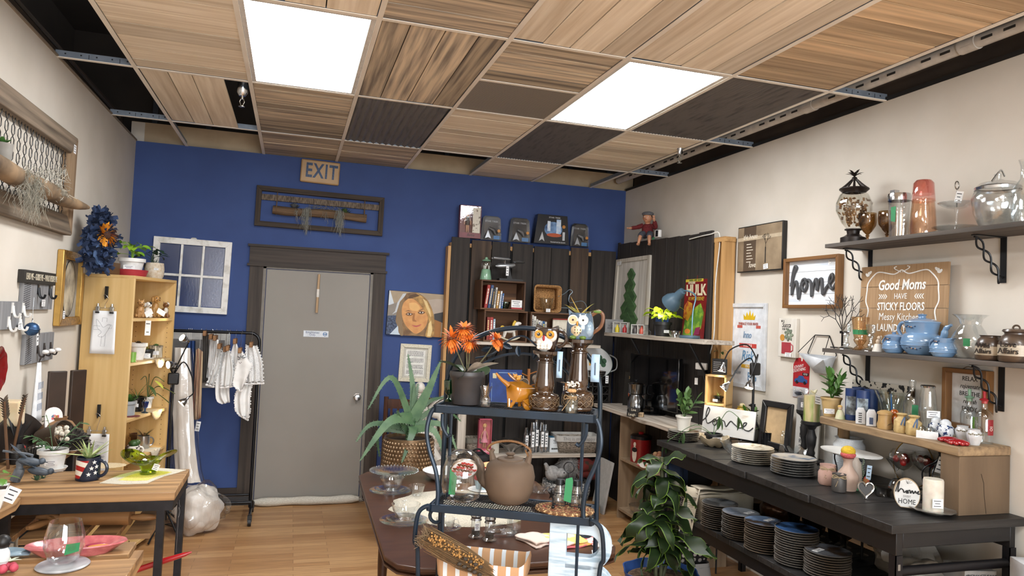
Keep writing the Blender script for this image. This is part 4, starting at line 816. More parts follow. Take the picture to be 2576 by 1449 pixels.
b=B(GG);n=40;prof=[(.0,.004),(.03,.004),(.034,.0),(.034,.014),(.028,.018),(.042,.045),(.058,.072)];b.lathe(prof,n)
b.add([(r_*(1+k*.34*cos(2*a))*cos(a),r_*(1+k*.0)*sin(a)*(1-.1*k),.072+k*.03*(.35+cos(2*a+.9))+.0)for k,r_ in((0,.058),(.5,.072),(1,.086))for a in[2*pi*j/n for j in range(n)]],[(i*n+j,i*n+(j+1)%n,(i+1)*n+(j+1)%n,(i+1)*n+j)for i in range(2)for j in range(n)])
b.done('bowl',t,solid=.002);card(t,(.03,-.05,.04),.026,.03,(15,20,0))
pts=[at(x,y,z=ZT)for x,y in((250,1216),(300,1196),(350,1183),(400,1178),(468,1183),(440,1192),(415,1198),(392,1207),(370,1217),(310,1219))];b=B(LACEW);b.prism([(q.x,q.y)for q in pts],ZT,ZT+.002,'z');b.m(P('#e3d67a',.95,c2='#c9b95a',sc=200,bump=.5));c=sum(pts,Vector())/len(pts);b.prism([(c.x+(q.x-c.x)*.62,c.y+(q.y-c.y)*.62)for q in pts],ZT+.002,ZT+.003,'z');one(b,'lace_runner','white crocheted runner with yellow centre lying under the green glass bowl','table runner')
doily('oval tan lace doily lying behind the flag mug',at(262,1172,z=ZT),.075,LACE,0,1.2,.8)
# grey bird sculpture
p=at(78,1212,z=ZT);t=T('bird_sculpture','grey swallows on a leafy branch sculpture at the left of the plank table','sculpture',p,0);GB2=P('#4c5661',.5,c2='#343c46',sc=30)
def bird(b,c,rz,s=1):
 b.push(c,(0,12,rz),s);b.sph((0,0,0),(.036,.014,.014));b.sph((.034,0,.006),.011);b.tube([(.043,0,.005),(.053,0,.003)],[.003,.0005],5);b.leaf((-.01,0,.008),(-.8,.35,.3),.075,.026,-.3,4,.2);b.leaf((-.01,0,.008),(-.8,-.5,.2),.075,.026,-.3,4,.2);b.leaf((-.03,0,0),(-1,.1,-.1),.05,.014,0,3);b.pop()
b=B(GB2);bird(b,(-.01,0,.085),15,1.25);b.done('upper_bird',t);b=B(GB2);bird(b,(.03,-.01,.045),5,1.2);b.m(P('#8c5a44',.6));b.sph((.04,-.012,.04),(.02,.012,.009));b.done('lower_bird',t)
b=B(P('#6f757c',.7,c2='#50565d'));b.tube(bez([(-.06,.0,.005),(-.045,0,.05),(-.05,0,.09)],4),[.02]*5+[.013]*3+[.008],8);b.tube(bez([(-.05,0,.08),(.0,0,.11),(-.11,0,.13)],4),.005,5);b.done('branch',t);b=B(LEAFG('#5f7a5c','#46604a'));plant(b,'rosette',(.02,.0,.004),.05,10,4);plant(b,'aloe',(.04,.01,.01),.05,8,5);b.done('leaf_base',t)
# feathered arrows and clutter on the side table
for i,(x0,y0,x1,y1,z1,lab)in enumerate(((24,1128,10,1010,0,'carved wooden arrow with brown feather fletching standing at the left'),(30,1128,62,1000,0,'slim carved arrow leaning right with notched dark fletching'))):
 a=at(x0,y0,x=-.25-.04*i);e=at(x1,y1,x=-.27+.03*i);t=T('wooden_arrow',lab,'ornament');d=(e-a).normalized();a.z=.91;b=B(wood('#6a4a30','#4a3322','z'));b.cyl(a,e,.006);b.done('shaft',t);b=B(P('#5f5346',.8,c2='#433a30'))
 for k in range(8):
  for s_ in(-1,1):c=e-d*(.012*k);b.leaf(c,Vector((.35*s_,.8*s_,0))*(.6)+d*.8,.035-.012*i,.014,.2,3,.1)
 b.done('fletching',t)
t=T('black_vase','bunch of black feathers in a dark holder behind the swallow sculpture','ornament',at(42,1165,z=ZT));b=B(BLACK);b.lathe([(0,0),(.03,0),(.035,.05),(.02,.09),(.018,.09)]);b.done('holder',t);b=B(P('#252427',.7));
for i in range(14):a=i*.9;b.leaf((0,0,.08),(.35*cos(a),.35*sin(a),1),.12+.01*(i%4),.018,.2,4,.2)
b.done('feathers',t)
SIL=P('#8f8a84',.25,.85,c2='#5f5b57',sc=30,bump=.3)
for x,y,s,lab,rz in((92,1130,.09,'ribbed silver shell dish propped up in front of the fallen brown pot',-10),(160,1100,.12,'larger ribbed silver shell dish propped up behind the vine pot',10)):
 p=at(x,y+45,z=ZT)if s<.1 else at(x,y+38,z=ZT-.001);t=T('shell_dish',lab,'dish',p,rz);b=B(SIL);n=36;vs=[]
 for k in range(6):
  for j in range(n+1):a=pi*j/n;q=s*(k/5)*(1+.04*cos(j*pi));vs.append((q*cos(a),-.02+.10*(k/5)*0-.012*cos(j*pi)*(k/5)+.05*(k/5)**2,.01+q*sin(a)))
 b.add(vs,[(k*(n+1)+j,k*(n+1)+j+1,(k+1)*(n+1)+j+1,(k+1)*(n+1)+j)for k in range(5)for j in range(n)]);b.tube([(-s*.5,.05,0.006),(s*.5,.05,.006),(0,-.02,.006)],.006,6,True);b.done('dish',t,solid=.003)
p=at(95,1120,z=ZT+.02);t=T('brown_pot','brown plastic nursery pot lying on its side among the silver dishes','pot',(-.2,-1.5,ZT+.075),-25,ry=75);B(P('#57493c',.55)).lathe(hollow([(0,-.07),(.05,-.07),(.066,.05),(.073,.05),(.073,.07)],.003)).done('pot_body',t)
p=at(196,1152,x=-.1);t=T('tan_vase','round tan pottery vase with white flowers behind the flag mug','vase',(-.20,-1.42,ZT));B(P('#93714f',.6,c2='#7d5d3f')).lathe([(0,0),(.05,0),(.095,.05),(.1,.085),(.06,.14),(.035,.15),(.04,.165),(.034,.165)]).done('vase_body',t);b=B(P('#e3dccb',.8));q=random.Random(3)
for i in range(16):b.sph((.03+q.uniform(-.05,.05),-.09+q.uniform(-.02,.01),.09+q.uniform(-.03,.04)),(.014,.01,.012),6,4)
b.done('flowers',t)
b=B(P('#e3dcd8',.6,c2='#ded5d0'));w,h=.042,.22;b.prism([(-w,0),(w,0)]+[(w*cos(a),h-w+w*sin(a))for a in[pi*i/10 for i in range(11)]],-.012,0);q=random.Random(8)
for i in range(16):
 b.m(P(q.choice(('#c9505c','#d98a94','#6f9a7a','#dfae4a','#5c7c93')),.6));b.ell(q.uniform(-.026,.026),q.uniform(.03,.19),q.uniform(.006,.013),q.uniform(.005,.009),-.0135,-.012,10,q.uniform(0,180))
one(b,'floral_paddle','white rounded board printed with pink flowers leaning by the bookcase','decorative board',(-.20,at(152,1110,x=-.20).y-.1,ZT),40,rx=-12)
for i,(px,py,x,y,h,lab)in enumerate(((118,980,-.28,-1.2,.38,'shorter dark brown board leaning on the wall behind the hanging towel'),(152,968,-.26,-.88,.36,'dark brown curved board leaning between the wall and the bookcase'))):
 one(B(P('#3a2a20',.45,c2='#2a1e16',sc=5)).box(-.045,-.012,0,.045,.012,h+.9),'dark_board',lab,'board',(x,y,0),35+i*15,bev=.004)
p=at(30,1030,x=XW+.04);t=T('wall_candle','thick square cream wax candle on a small wall bracket','candle',(XW,p.y-.02,1.06),90);B(P('#e3d5b8',.5,c2='#d3bf98',sc=8,sss=.4)).box(-.045,-.09,0,.045,-.01,.12).done('wax',t,bev=.008);B(BLKM).box(-.05,-.095,-.006,.05,0,-.001).done('bracket',t)
t=T('dark_headboard','dark curved wooden tray back standing against the wall behind the clutter','tray',(-.335,-1.60,ZT),82);b=B(P('#2b2320',.5));b.prism([(-.25,0),(.27,0)]+[(.27-.52*i/10,.06+.15*sin(pi*min(1,(i+1)/13)))for i in range(11)],-.012,0);b.done('panel',t)
t=T('crystal_ornaments','clear glass candy dish with red beads standing before the dark tray','dish',(-.27,-1.75,ZT));b=B(G('#ffffff',.3));b.lathe(hollow([(0,0),(.03,0),(.015,.02),(.05,.06),(.055,.075)]),20,wob=.05,lobes=10);b.done('glass_dish',t);b=B(P('#b52a2a',.3));[b.sph((.02*cos(i*1.4),.02*sin(i*1.4),.055+.006*(i%3)),.010,8,6)for i in range(8)];b.done('beads',t)
# white square planter and price card
p=at(14,1277,z=ZT);t=T('square_planter','white square planter with a broad-leaved pothos at the left edge','potted plant',(-.10,-2.56,ZT),12);b=B(WPOT);
for s0,s1,z0,z1 in((.035,.052,0,.075),):b.add([(-s0,-s0,z0),(s0,-s0,z0),(s0,s0,z0),(-s0,s0,z0),(-s1,-s1,z1),(s1,-s1,z1),(s1,s1,z1),(-s1,s1,z1)],[(0,1,2,3),(0,1,5,4),(1,2,6,5),(2,3,7,6),(3,0,4,7)],False)
b.done('pot',t,solid=.004);B(SOIL).box(-.046,-.046,.06,.046,.046,.068).done('soil',t);b=B(LEAFG('#5d8a32','#3f6a2a'));plant(b,'pothos',(0,0,.068),.09,7,7);b.done('leaves',t);card(t,(.065,-.03,.05),.045,.055,(0,30,20))
t=T('printed_card','large white printed card hanging from the live edge bench','card',(-.062,-2.98,.845),25);b=B(P('#e8ebef',.7));b.box(-.055,-.001,-.07,.055,0,.07);b.m(P('#50555c',.7));b.box(-.035,-.0016,.03,.03,-.001,.036);b.box(-.03,-.0016,.012,.01,-.001,.016);b.m(P('#c9723e',.7));b.ell(0,-.035,.014,.02,-.0016,-.001);b.done('card',t)
# fish dish, glass, coaster, bird ornament
p=at(192,1392,z=ZT);t=T('fish_platter','pink and blue glazed fish-shaped platter lying on the slats','platter',p,6)
PK=P('#c76f72',.3,c2='#b0585e',sc=50,bump=.5,coat=.6);b=B(PK);b.push((0,0,0),(0,0,0),(1.35,.62,1));b.lathe([(0,.006),(.05,.006),(.085,.026),(.1,.034),(.102,.03),(.07,.0),(0,0)],40);b.pop();b.done('body',t)
b=B(P('#8fa9b8',.3,c2='#6f8ba0',sc=20,coat=.5));
for s_ in(-1,-.4,.2,.8):b.leaf((-.12,.01*s_,.012),(-1,.18*s_,.05),.13,.04,.1,5,.5)
b.done('tail',t,label='pale blue tail',solid=.004);b=B(P('#d99a4e',.3));b.sph((.06,.0,.014),(.035,.025,.006));b.m(P('#4f9a86',.3));b.sph((.085,-.015,.016),(.02,.014,.005));b.m(P('#a83f56',.3));b.sph((.05,.02,.016),(.03,.012,.005));b.done('painted_scales',t)
p=at(158,1424,z=ZT);t=T('coaster','round grey marble-look coaster under the stemless glass','coaster',p);B(P('#b9bcc0',.3,c2='#8b8f96',sc=14)).lathe([(0,0),(.066,0),(.07,.004),(.066,.008),(0,.008)],36).done('disc',t)
t=T('stemless_glass','large clear stemless wine glass etched with lettering near the camera','glass',p+Vector((0,0,.0085)));B(G('#f4f7f8',.13,.02)).lathe(hollow([(0,.004),(.028,.004),(.04,.014),(.053,.05),(.052,.08),(.041,.122)],.0015),40).done('bowl',t,label='clear glass')
b=B(GREENT);b.push((.0,0,0),(0,0,35));b.prism([(-.018,.038),(.02,.042),(.022,.066),(-.014,.068)],-.0515,-.0505);b.pop();b.done('green_sticker',t)
t=T('bird_ornament','black and white bird ornament with pink flowers at the bottom left','ornament',at(2,1440,z=ZT));b=B(P('#e4e8ea',.4));b.sph((0,0,.045),(.02,.018,.03));b.m(BLACK);b.sph((0,0,.085),.02);b.tube([(.018,-.005,.085),(.032,-.01,.083)],[.004,.001],5);b.done('bird',t);b=B(P('#c24a5e',.6,isl=.1));[b.sph((.02+.014*cos(i),-.01+.014*sin(i),.015),.012,8,6)for i in range(5)];b.m(P('#cfd8c4',.6));[b.leaf((.02,0,.03),(cos(i),sin(i),.3),.03,.01,.3,3)for i in range(5)];b.done('flowers',t)
# under the table
RP=wood('#b98c5e','#94683f','x',.5,4,.05,.1)
def rpin(label,p,rz,L,r):t=T('rolling_pin',label,'rolling pin',p,rz);B(RP).tube([(-L/2,0,0),(L/2,0,0)],r,18).done('barrel',t,bev=.003);[B(RP).tube(bez([(s_*L/2,0,0),(s_*(L/2+.03),0,0),(s_*(L/2+.06),0,0),(s_*(L/2+.1),0,0)],2),[.009,.012,.014,.016,.015,.013,.008],12).done('handle',t)for s_ in(-1,1)]
p=at(265,1288,y=-2.2);rpin('large wooden rolling pin on the slats under the plank table',(p.x-.03,-2.2,.757),-8,.27,.033);rpin('smaller wooden rolling pin pointing at the camera under the plank table',(.03,-2.13,.745),60,.15,.022)
one(B(P('#1d1b1a',.5,c2='#a79f90',sc=30,ramp=(.5,.6))).sph((0,0,.014),(.09,.05,.014)),'mat_bundle','black and cream folded cloth beside the large rolling pin','cloth',(.2,-2.08,.723))
b=B(G('#e9eef0',.15));b.lathe(hollow([(0,0),(.028,0),(.038,.09)]));one(b,'tumbler','clear glass tumbler in the shade under the live edge bench','glass',(.03,-2.95,.0))if False else None
p=at(405,1395,y=-2.28);b=B(P('#a3141c',.3,coat=.5));b.tube([(-.09,-.0,-.045),(.03,0,-.008),(.1,0,.012),(.125,0,.02)],[.012,.012,.009,.003],10);one(b,'red_rod','glossy red tapered rod sticking out between the steel legs','rod',(p.x,-2.33,p.z))
b=B(BLKM);b.tube(bez([(0,0,0),(0,0,-.04),(.006,-.004,-.055),(.012,-.008,-.045)],4),.0016,5);one(b,'wire_hook','small black wire hook dangling from the lower shelf slats','hook',(.33,-2.36,.7))
# == brown drop-leaf table with glassware
ZB=.75;BT=P('#4a2f20',.3,c2='#3b241a',sc=4,st=(1,8,1))
t=T('brown_table','dark brown polished table with cut corners set with clear glassware','table');O=[(1.30,-2.86),(1.335,-2.96),(1.42,-3.02),(1.52,-3.035),(2.12,-3.03),(2.21,-2.98),(2.25,-2.9),(2.30,-1.75),(2.2,-1.45),(1.38,-1.41),(1.325,-1.5)]
cx,cy=1.79,-2.2
for k,(z0,z1,s)in enumerate(((ZB-.018,ZB,1),(ZB-.030,ZB-.018,.985),(ZB-.038,ZB-.03,1.0))):
 b=B(BT);b.prism([(cx+(x-cx)*s,cy+(y-cy)*s)for x,y in O],z0,z1,'z');b.done('tabletop' if k==0 else 'edge_moulding',t,bev=.004)
B(BT).box(1.45,-2.8,ZB-.13,2.12,-1.55,ZB-.038).done('apron',t)
for x,y in((1.47,-2.76),(2.07,-2.76),(1.47,-1.6),(2.07,-1.6)):B(BT).tube([(x,y,ZB-.12),(x,y,.3),(x,y,0)],[.03,.028,.018],12).done('leg',t)
z=ZB+.001;CG=G('#f7fafb',.20,.04);CG2=G('#eef3f5',.34,.10)
def vessel(name,label,cat,p,pr,mt=CG,n=32,rz=0,wob=0,lobes=0,part='body',rip=0,group=None,th=.002):
 t=T(name,label,cat,p,rz,group);B(mt).lathe(hollow(pr,th),n,wob=wob,lobes=lobes,rip=rip).done(part,t);return t
PLATE=lambda r:[(0,.004),(r*.55,.004),(r*.7,.008),(r,.016)]
p=at(991,1200,z=z);t=vessel('glass_cake_plate','large beaded clear glass cake plate at the back left of the brown table','cake plate',p,[(.0,.0),(.06,0),(.03,.012),(.028,.02),(.09,.026),(.132,.036)],CG2,48);b=B(CG2);[b.sph((.134*cos(2*pi*i/44),.134*sin(2*pi*i/44),.038),.0065,6,4)for i in range(44)];b.done('beaded_rim',t)
def glass_set(px,py,r1,r2,rb,hb,l1,l2,l3):
 p=at(px,py,z=z);vessel('glass_plate',l1,'plate',p,PLATE(r1));vessel('glass_plate',l2,'plate',p+Vector((.004,0,.008)),PLATE(r2));vessel('glass_bowl',l3,'bowl',p+Vector((.006,.0,.0175)),[(0,0),(rb*.5,0),(rb*.55,.004),(rb*.9,hb*.6),(rb,hb)])
glass_set(982,1240,.108,.08,.062,.062,'wide clear plate under the footed bowl by the cake plate','smaller clear plate stacked below the bowl by the cake plate','clear glass bowl in front of the beaded cake plate')
glass_set(1016,1316,.108,.082,.064,.068,'wide clear plate at the left front of the brown table','smaller clear plate stacked at the left front of the brown table','clear glass teacup bowl left of the rack foot')
vessel('glass_cup','small clear etched cup standing on the lace beside the bowl set','cup',at(1048,1246,z=z+.002),[(0,0),(.02,0),(.03,.012),(.042,.052)])
t=vessel('glass_saucer','clear saucer half hidden behind the rack leg','saucer',at(1120,1334,z=z),PLATE(.07));t=vessel('glass_teacup','clear glass teacup on the saucer behind the rack leg','cup',at(1120,1334,z=z+.0165),[(0,0),(.022,0),(.035,.02),(.042,.05)]);B(CG).tube(arc((.04,0,.028),.018,100,-100,8),.003).done('handle',t)
c=at(1165,1275,z=z);b=B(LACEW);n=60;b.add([(0,0,.001)]+[(f*.30*(1+(.05*cos(12*a)if f==1 else 0))*cos(a)*1.15,f*.30*sin(a)*1.1,.001)for f in(.5,1)for a in[2*pi*j/n for j in range(n)]],[(0,1+j,1+(j+1)%n)for j in range(n)]+[(1+j,1+(j+1)%n,1+n+(j+1)%n,1+n+j)for j in range(n)],False);one(b,'lace_doily','large cream lace doily spread over the middle of the brown table','doily',c,solid=.0015)
vessel('oval_dish','plain white oval baking dish behind the glass jar','dish',at(1118,1205,z=z),[(0,0),(.07,0),(.1,.02),(.125,.05)],P('#dcdcda',.25),40,th=.005)
vessel('mixing_bowl','red mixing bowl with cream inside behind the teapot','bowl',at(1247,1215,z=z),[(0,0),(.055,0),(.085,.045),(.095,.10)],P('#a3191e',.25),36,th=.004);B(P('#dfc99a',.3)).lathe([(.0,.012),(.05,.014),(.08,.045),(.0905,.0985),(.0895,.1),(.075,.045),(0,.02)],36).done('lining',D.objects['mixing_bowl'],label='cream glazed inside')
t=vessel('glass_plate','clear plate at the right edge behind the teapot','plate',at(1362,1240,z=z),PLATE(.085));vessel('glass_bowl','clear small bowl on the plate behind the teapot','bowl',at(1358,1238,z=z+.017),[(0,0),(.025,0),(.05,.035)])
p=at(1212,1232,z=z);t=T('cupcake_ornament','teal and red ceramic cupcake on a white plate between jar and teapot','ornament',p);B(P('#b7c9d1',.5,c2='#8aa6b2',sc=1,st=(1,1,1))).lathe([(0,.006),(.03,.006),(.042,.055),(0,.055)],24,wob=.05,lobes=12).done('cup',t);b=B(P('#a8333a',.35));b.sph((0,0,.062),(.046,.046,.02));b.done('icing',t);b=B(P('#d9b9a8',.4));b.sph((0,0,.09),(.03,.03,.026));b.sph((0,0,.12),.01);b.done('top',t);B(WHITE).lathe([(0,0),(.06,0),(.075,.005),(0,.006)]).done('plate',t)
for px,py,lab in((1196,1352,'silver-topped clear glass shaker on the left of the pair'),(1231,1360,'silver-topped ribbed glass shaker on the right of the pair')):
 t=T('shaker',lab,'shaker',at(px,py,z=z));B(CG2).lathe([(0,0),(.026,0),(.03,.006),(.02,.014),(.02,.07),(.024,.076),(0,.076)],24,wob=.03,lobes=12).done('glass_body',t);B(P('#9a9a9c',.18,1)).lathe([(.024,.074),(.02,.082),(.024,.09),(.019,.105),(0,.11)],20).done('metal_cap',t);B(P('#3b3732',.8)).lathe([(0,.008),(.017,.008),(.017,.03),(0,.03)],12).done('pepper',t);
 if px<1200:card(t,(0,-.022,.05),.022,.03,lines=4)
p=at(1258,1345,z=z);t=T('butter_dish','small oval clear glass dish beside the shakers','dish',p,-15);b=B(CG2);b.push(sc=(1.4,.8,1));b.lathe(hollow([(0,0),(.04,0),(.05,.006),(.052,.012)]));b.lathe([(.042,.012),(.038,.035),(.0,.045)]);b.pop();b.done('body',t)
t=T('glass_block','square-cut tall clear glass piece behind the striped basket','ornament',at(1292,1340,z=z),20);b=B(CG2);b.box(-.025,-.02,0,.025,.02,.07);b.box(-.018,-.014,.008,.018,.014,.07);b.done('body',t,bev=.004)
def cloth_pile(name,label,p,mts,w,d,rz,cat='napkin',n=None,group=None):
 t=T(name,label,cat,p,rz,group);q=random.Random(int(p[0]*100));z0=0
 for k,mt in enumerate(mts):
  b=B(mt);pw,pd=w*(1-.04*k),d*(1-.04*k);f=lambda u,v,s=q.random()*6:((u-.5)*pw+.006*sin(v*5+s),(v-.5)*pd+.008*sin(u*4+s),z0+.004+.004*abs(sin(u*6+v*3+s)));b.grid(f,14,10);b.done('folded_layer',t,solid=.006);z0+=.011
 return t
CHK=lambda a,c,s:P(a,.9,c2=c,sc=s,ramp=(.48,.52))
cloth_pile('tea_towel','folded white towel with red stripes at the left of the napkin pile',at(1350,1362,z=z),[P('#dcc9bd',.9,c2='#c05a52',sc=3,st=(22,.2,1),ramp=(.38,.42))]*2,.12,.14,20,'tea towel')
cloth_pile('tea_towel','folded plaid towel in orange yellow and pink behind the letter',at(1418,1362,z=z),[CHK('#d9a55a','#c96a6e',16),CHK('#e0cf7a','#d5c4bd',14)],.16,.17,10,'tea towel')
cloth_pile('tea_towel','folded red and white towel at the right end of the napkin pile',at(1497,1362,z=z),[CHK('#c4545a','#d9cfc8',20)],.08,.15,0,'tea towel')
one(B(WHITE).box(-.03,-.02,0,.03,.02,.0015),'paper_tag','white paper tag lying at the right end of the brown table','tag',at(1508,1390,z=z),-20)
b=B(P('#e8d9b8',.6));b.sph((0,0,.008),(.02,.014,.008));one(b,'sea_shell','tiny cream shell lying on the table left of the jar','shell',at(1108,1230,z=z+.001))
# == aloe, chair and statue by the blue wall
HAM=P('#9c8468',.3,.7,c2='#6b5640',sc=9)
p=Vector((1.80,-.28,0));t=T('aloe_planter','hammered bronze planter holding a big sprawling aloe before the door casing','potted plant',p);r_,z0,z1=.185,.30,.755;b=B(HAM);b.lathe([(0,z0),(r_*.93,z0),(r_*1.06,z0+.02),(r_*.98,z1),(r_*.92,z1),(r_*.9,z1-.03),(0,z1-.03)],48)
for k in range(15):
 for j in range(44):a=2*pi*(j+.5*(k%2))/44;zz=z0+.025+k*(z1-z0-.04)/14.5;q=r_*(1.06-.08*(zz-z0)/(z1-z0));b.sph((q*cos(a),q*sin(a),zz),(.0115,.0115,.0125),6,4)
b.done('planter',t);B(SOIL).lathe([(0,z1-.02),(r_*.9,z1-.025)]).done('soil',t);b=B(P('#3d5c40',.45,c2='#587553',sc=10,isl=.12));b.cyl((0.0,0,z1-.05),(.02,0,z1+.14),.03);q=Vector((.02,0,z1+.13))
def AL(px,py,dy,w,b0=(0,0,0),mid=None,fold=.45):
 e=at(px,py,y=p.y+dy)-p;s0=q+Vector(b0);m_=(at(mid[0],mid[1],y=p.y+dy*.5)-p)if mid else(s0+e)/2+Vector((0,0,.02));c=bez([s0,m_,e],9);n=len(c)-1;vs=[]
 for i,v in enumerate(c):
  tt=i/n;d=(c[min(i+1,n)]-c[max(i-1,0)]).normalized();sd=d.cross(Vector((0,-1,.25))).normalized();nn=d.cross(sd);ww=w*(1-tt**1.6)*.4+.002;vs+=[v-sd*ww+nn*ww*fold*-1,v+nn*ww*.35,v+sd*ww-nn*ww*fold]
 fs=[(i*3+k,i*3+k+1,i*3+k+4,i*3+k+3)for i in range(n)for k in(0,1)]+[(i*3,i*3+2,i*3+5,i*3+3)for i in range(n)];b.add(vs,fs);
 for i in range(1,n,1):
  for k in(0,2):v=Vector(vs[i*3+k]);s_=(v-c[i]).normalized();b.tube([v,v+s_*.012],[.0035,.0005],4)
AL(1026,890,.05,.07,mid=(1038,975));AL(1110,905,-.05,.105,mid=(1075,985));AL(1052,965,.1,.05);AL(1042,965,.0,.045)
AL(925,1030,-.1,.06,(0,0,-.05),mid=(985,950));AL(905,1160,-.25,.105,(0,0,0),mid=(978,1062));AL(895,1112,-.1,.055,(0,0,-.08),mid=(940,1066));AL(1010,1165,-.22,.085,(0,0,-.06),mid=(1035,1095))
AL(998,1032,-.1,.06,(-.02,0,-.1),mid=(1015,1070));AL(1150,1135,-.12,.06,(0,0,-.04),mid=(1115,1070));AL(1125,1170,-.2,.07,(0,0,-.08),mid=(1092,1085));AL(1118,1000,.1,.05,(0,0,0),mid=(1080,1010));AL(1160,1060,.1,.05,(0,0,-.04),mid=(1105,1025));AL(955,1150,.05,.05,(0,0,-.1),mid=(955,1085))
b.done('aloe_leaves',t)
t=T('plant_stool','dark wooden stool under the hammered bronze planter','stool',p);DKW=wood('#54301f','#3a2015','z',.45,5,.08);b=B(DKW);b.box(-.17,-.17,.275,.17,.17,.298);b.done('seat',t)
for x in(-.15,.12):
 for y in(-.15,.12):B(DKW).box(x,y,0,x+.03,y+.03,.275).done('leg',t)
t=T('wooden_chair','reddish brown wooden slat-back chair against the blue wall behind the aloe','chair',(1.90,.40,0),-8);b=B(DKW);b.box(-.21,-.2,.42,.21,.2,.45);b.done('seat',t)
for x in(-.21,.175):
 B(DKW).box(x,-.2,0,x+.035,-.165,.42).done('leg',t);B(DKW).tube([(x+.017,.18,0),(x+.017,.18,.45),(x+.017,.23,.94)],.02,8).done('leg',t)
b=B(DKW);b.box(-.2,.215,.84,.2,.235,.92);b.box(-.2,.19,.55,.2,.21,.6)
for i in range(6):b.box(-.155+i*.058,.2,.6,-.135+i*.058,.222,.85)
b.done('backrest',t)
t=T('winged_statue','white plaster winged statue with faint gold and blue touches on the chair','statue',(2.02,.40,.452),0);WS=P('#d9d3ca',.6,c2='#b9a98f',sc=9,ramp=(.3,.45));b=B(WS);b.sph((0,-.02,.16),(.15,.12,.19),20,14,.25,2);b.sph((-.03,-.03,.40),(.07,.07,.10),16,10,.15,5);b.tube(bez([(-.03,-.02,.44),(-.05,-.03,.52),(-.04,-.05,.58)],4),[.05]*4+[.045]*4+[.04],12);b.sph((-.045,-.06,.60),(.045,.055,.05));b.tube(bez([(.05,-.03,.4),(.14,-.04,.36),(.18,-.06,.25)],4),[.04]*4+[.03]*5,10)
b.tube(bez([(-.08,-.03,.38),(-.17,-.06,.28),(-.2,-.08,.14)],4),[.045]*4+[.03]*5,10);b.tube([(.06,-.1,.1),(.12,-.16,-.0),(.13,-.17,.0)],.045,10);b.done('figure',t)
b=B(WS);[b.leaf((.03,.0,.40),(.7,.1,.9-.22*i),.26-.02*i,.07,.5,5,.3)for i in range(5)];b.done('wing',t,solid=.006)
# == blue-black metal baker's rack
RN=P('#1a2c3e',.35,.25,c2='#16242f',sc=8);RZ=-26.57;RO=Vector((1.379,-3.286,0));RW,RD=.537,.182;zT_,zM=1.38,1.055
RX=Vector((cos(radians(RZ)),sin(radians(RZ)),0));RY=Vector((-sin(radians(RZ)),cos(radians(RZ)),0))
t=T('bakers_rack','dark blue metal plant rack with mesh shelves and an arched leaf-scroll top','plant rack',RO,RZ)
def shelf(z,nm,w=RW,d=RD):
 b=B(RN)
 for q in((0,0,w,.012),(0,d-.012,w,d),(0,0,.012,d),(w-.012,0,w,d)):b.box(q[0],q[1],z-.026,q[2],q[3],z)
 b.done('shelf_frame',t,bev=.002);b=B(P('#131c26',.4,.3));s_=.0165;n=int((w+d)/s_)
 for i in range(n):
  for sg in(0,1):
   u=i*s_;a=(max(0,u-d),min(d,u));e=(min(w,u),max(0,u-w));p0,p1=((a[0],d-a[1]),(e[0],d-e[1]))if sg else(a,e)
   b.tube([(p0[0],p0[1],z-.004),(p1[0],p1[1],z-.004)],.0013,3)
 b.done(nm,t)
shelf(zT_,'mesh_shelf');shelf(zM,'mesh_shelf');shelf(.735,'mesh_shelf',RW+.02,RD+.06)
b=B(RN);n=24;b.tube([(-.004,RD,0),(-.004,RD,zT_-.05)]+[(RW/2-(RW/2+.004)*cos(pi*i/n),RD-.004,zT_+.02+.245*sin(pi*i/n)**.75)for i in range(n+1)]+[(RW+.004,RD,zT_-.05),(RW+.012,RD,0)],.0085,9);b.done('arched_back_post',t)
b=B(RN);b.tube([(RW/2-(RW*.36)*cos(pi*i/n),RD-.004,zT_+.01+.165*sin(pi*i/n)**.8)for i in range(n+1)],.005,7);b.tube(bez([(RW*.18,RD-.004,zT_+.15),(RW*.3,RD-.004,zT_+.17),(RW*.4,RD-.004,zT_+.22),(RW*.5,RD-.004,zT_+.235),(RW*.6,RD-.004,zT_+.2),(RW*.72,RD-.004,zT_+.19),(RW*.82,RD-.004,zT_+.13)],5),.0035,6)
for u,v,a in((.12,.12,0),(.06,.075,20),(.36,.205,-20),(.46,.2,-80),(.58,.19,-100),(.68,.195,10),(.9,.1,-60),(.28,.19,200),(.84,.13,100)):
 b.push((RW*u,RD-.008,zT_+v),(0,-a,0));b.leaf((0,0,0),(1,0,0),.036,.02,.1,5,.4);b.leaf((0,-.001,0),(1,0,0),.036,.02,.1,5,.4,None,pi/2);b.pop()
b.done('leaf_scroll',t)
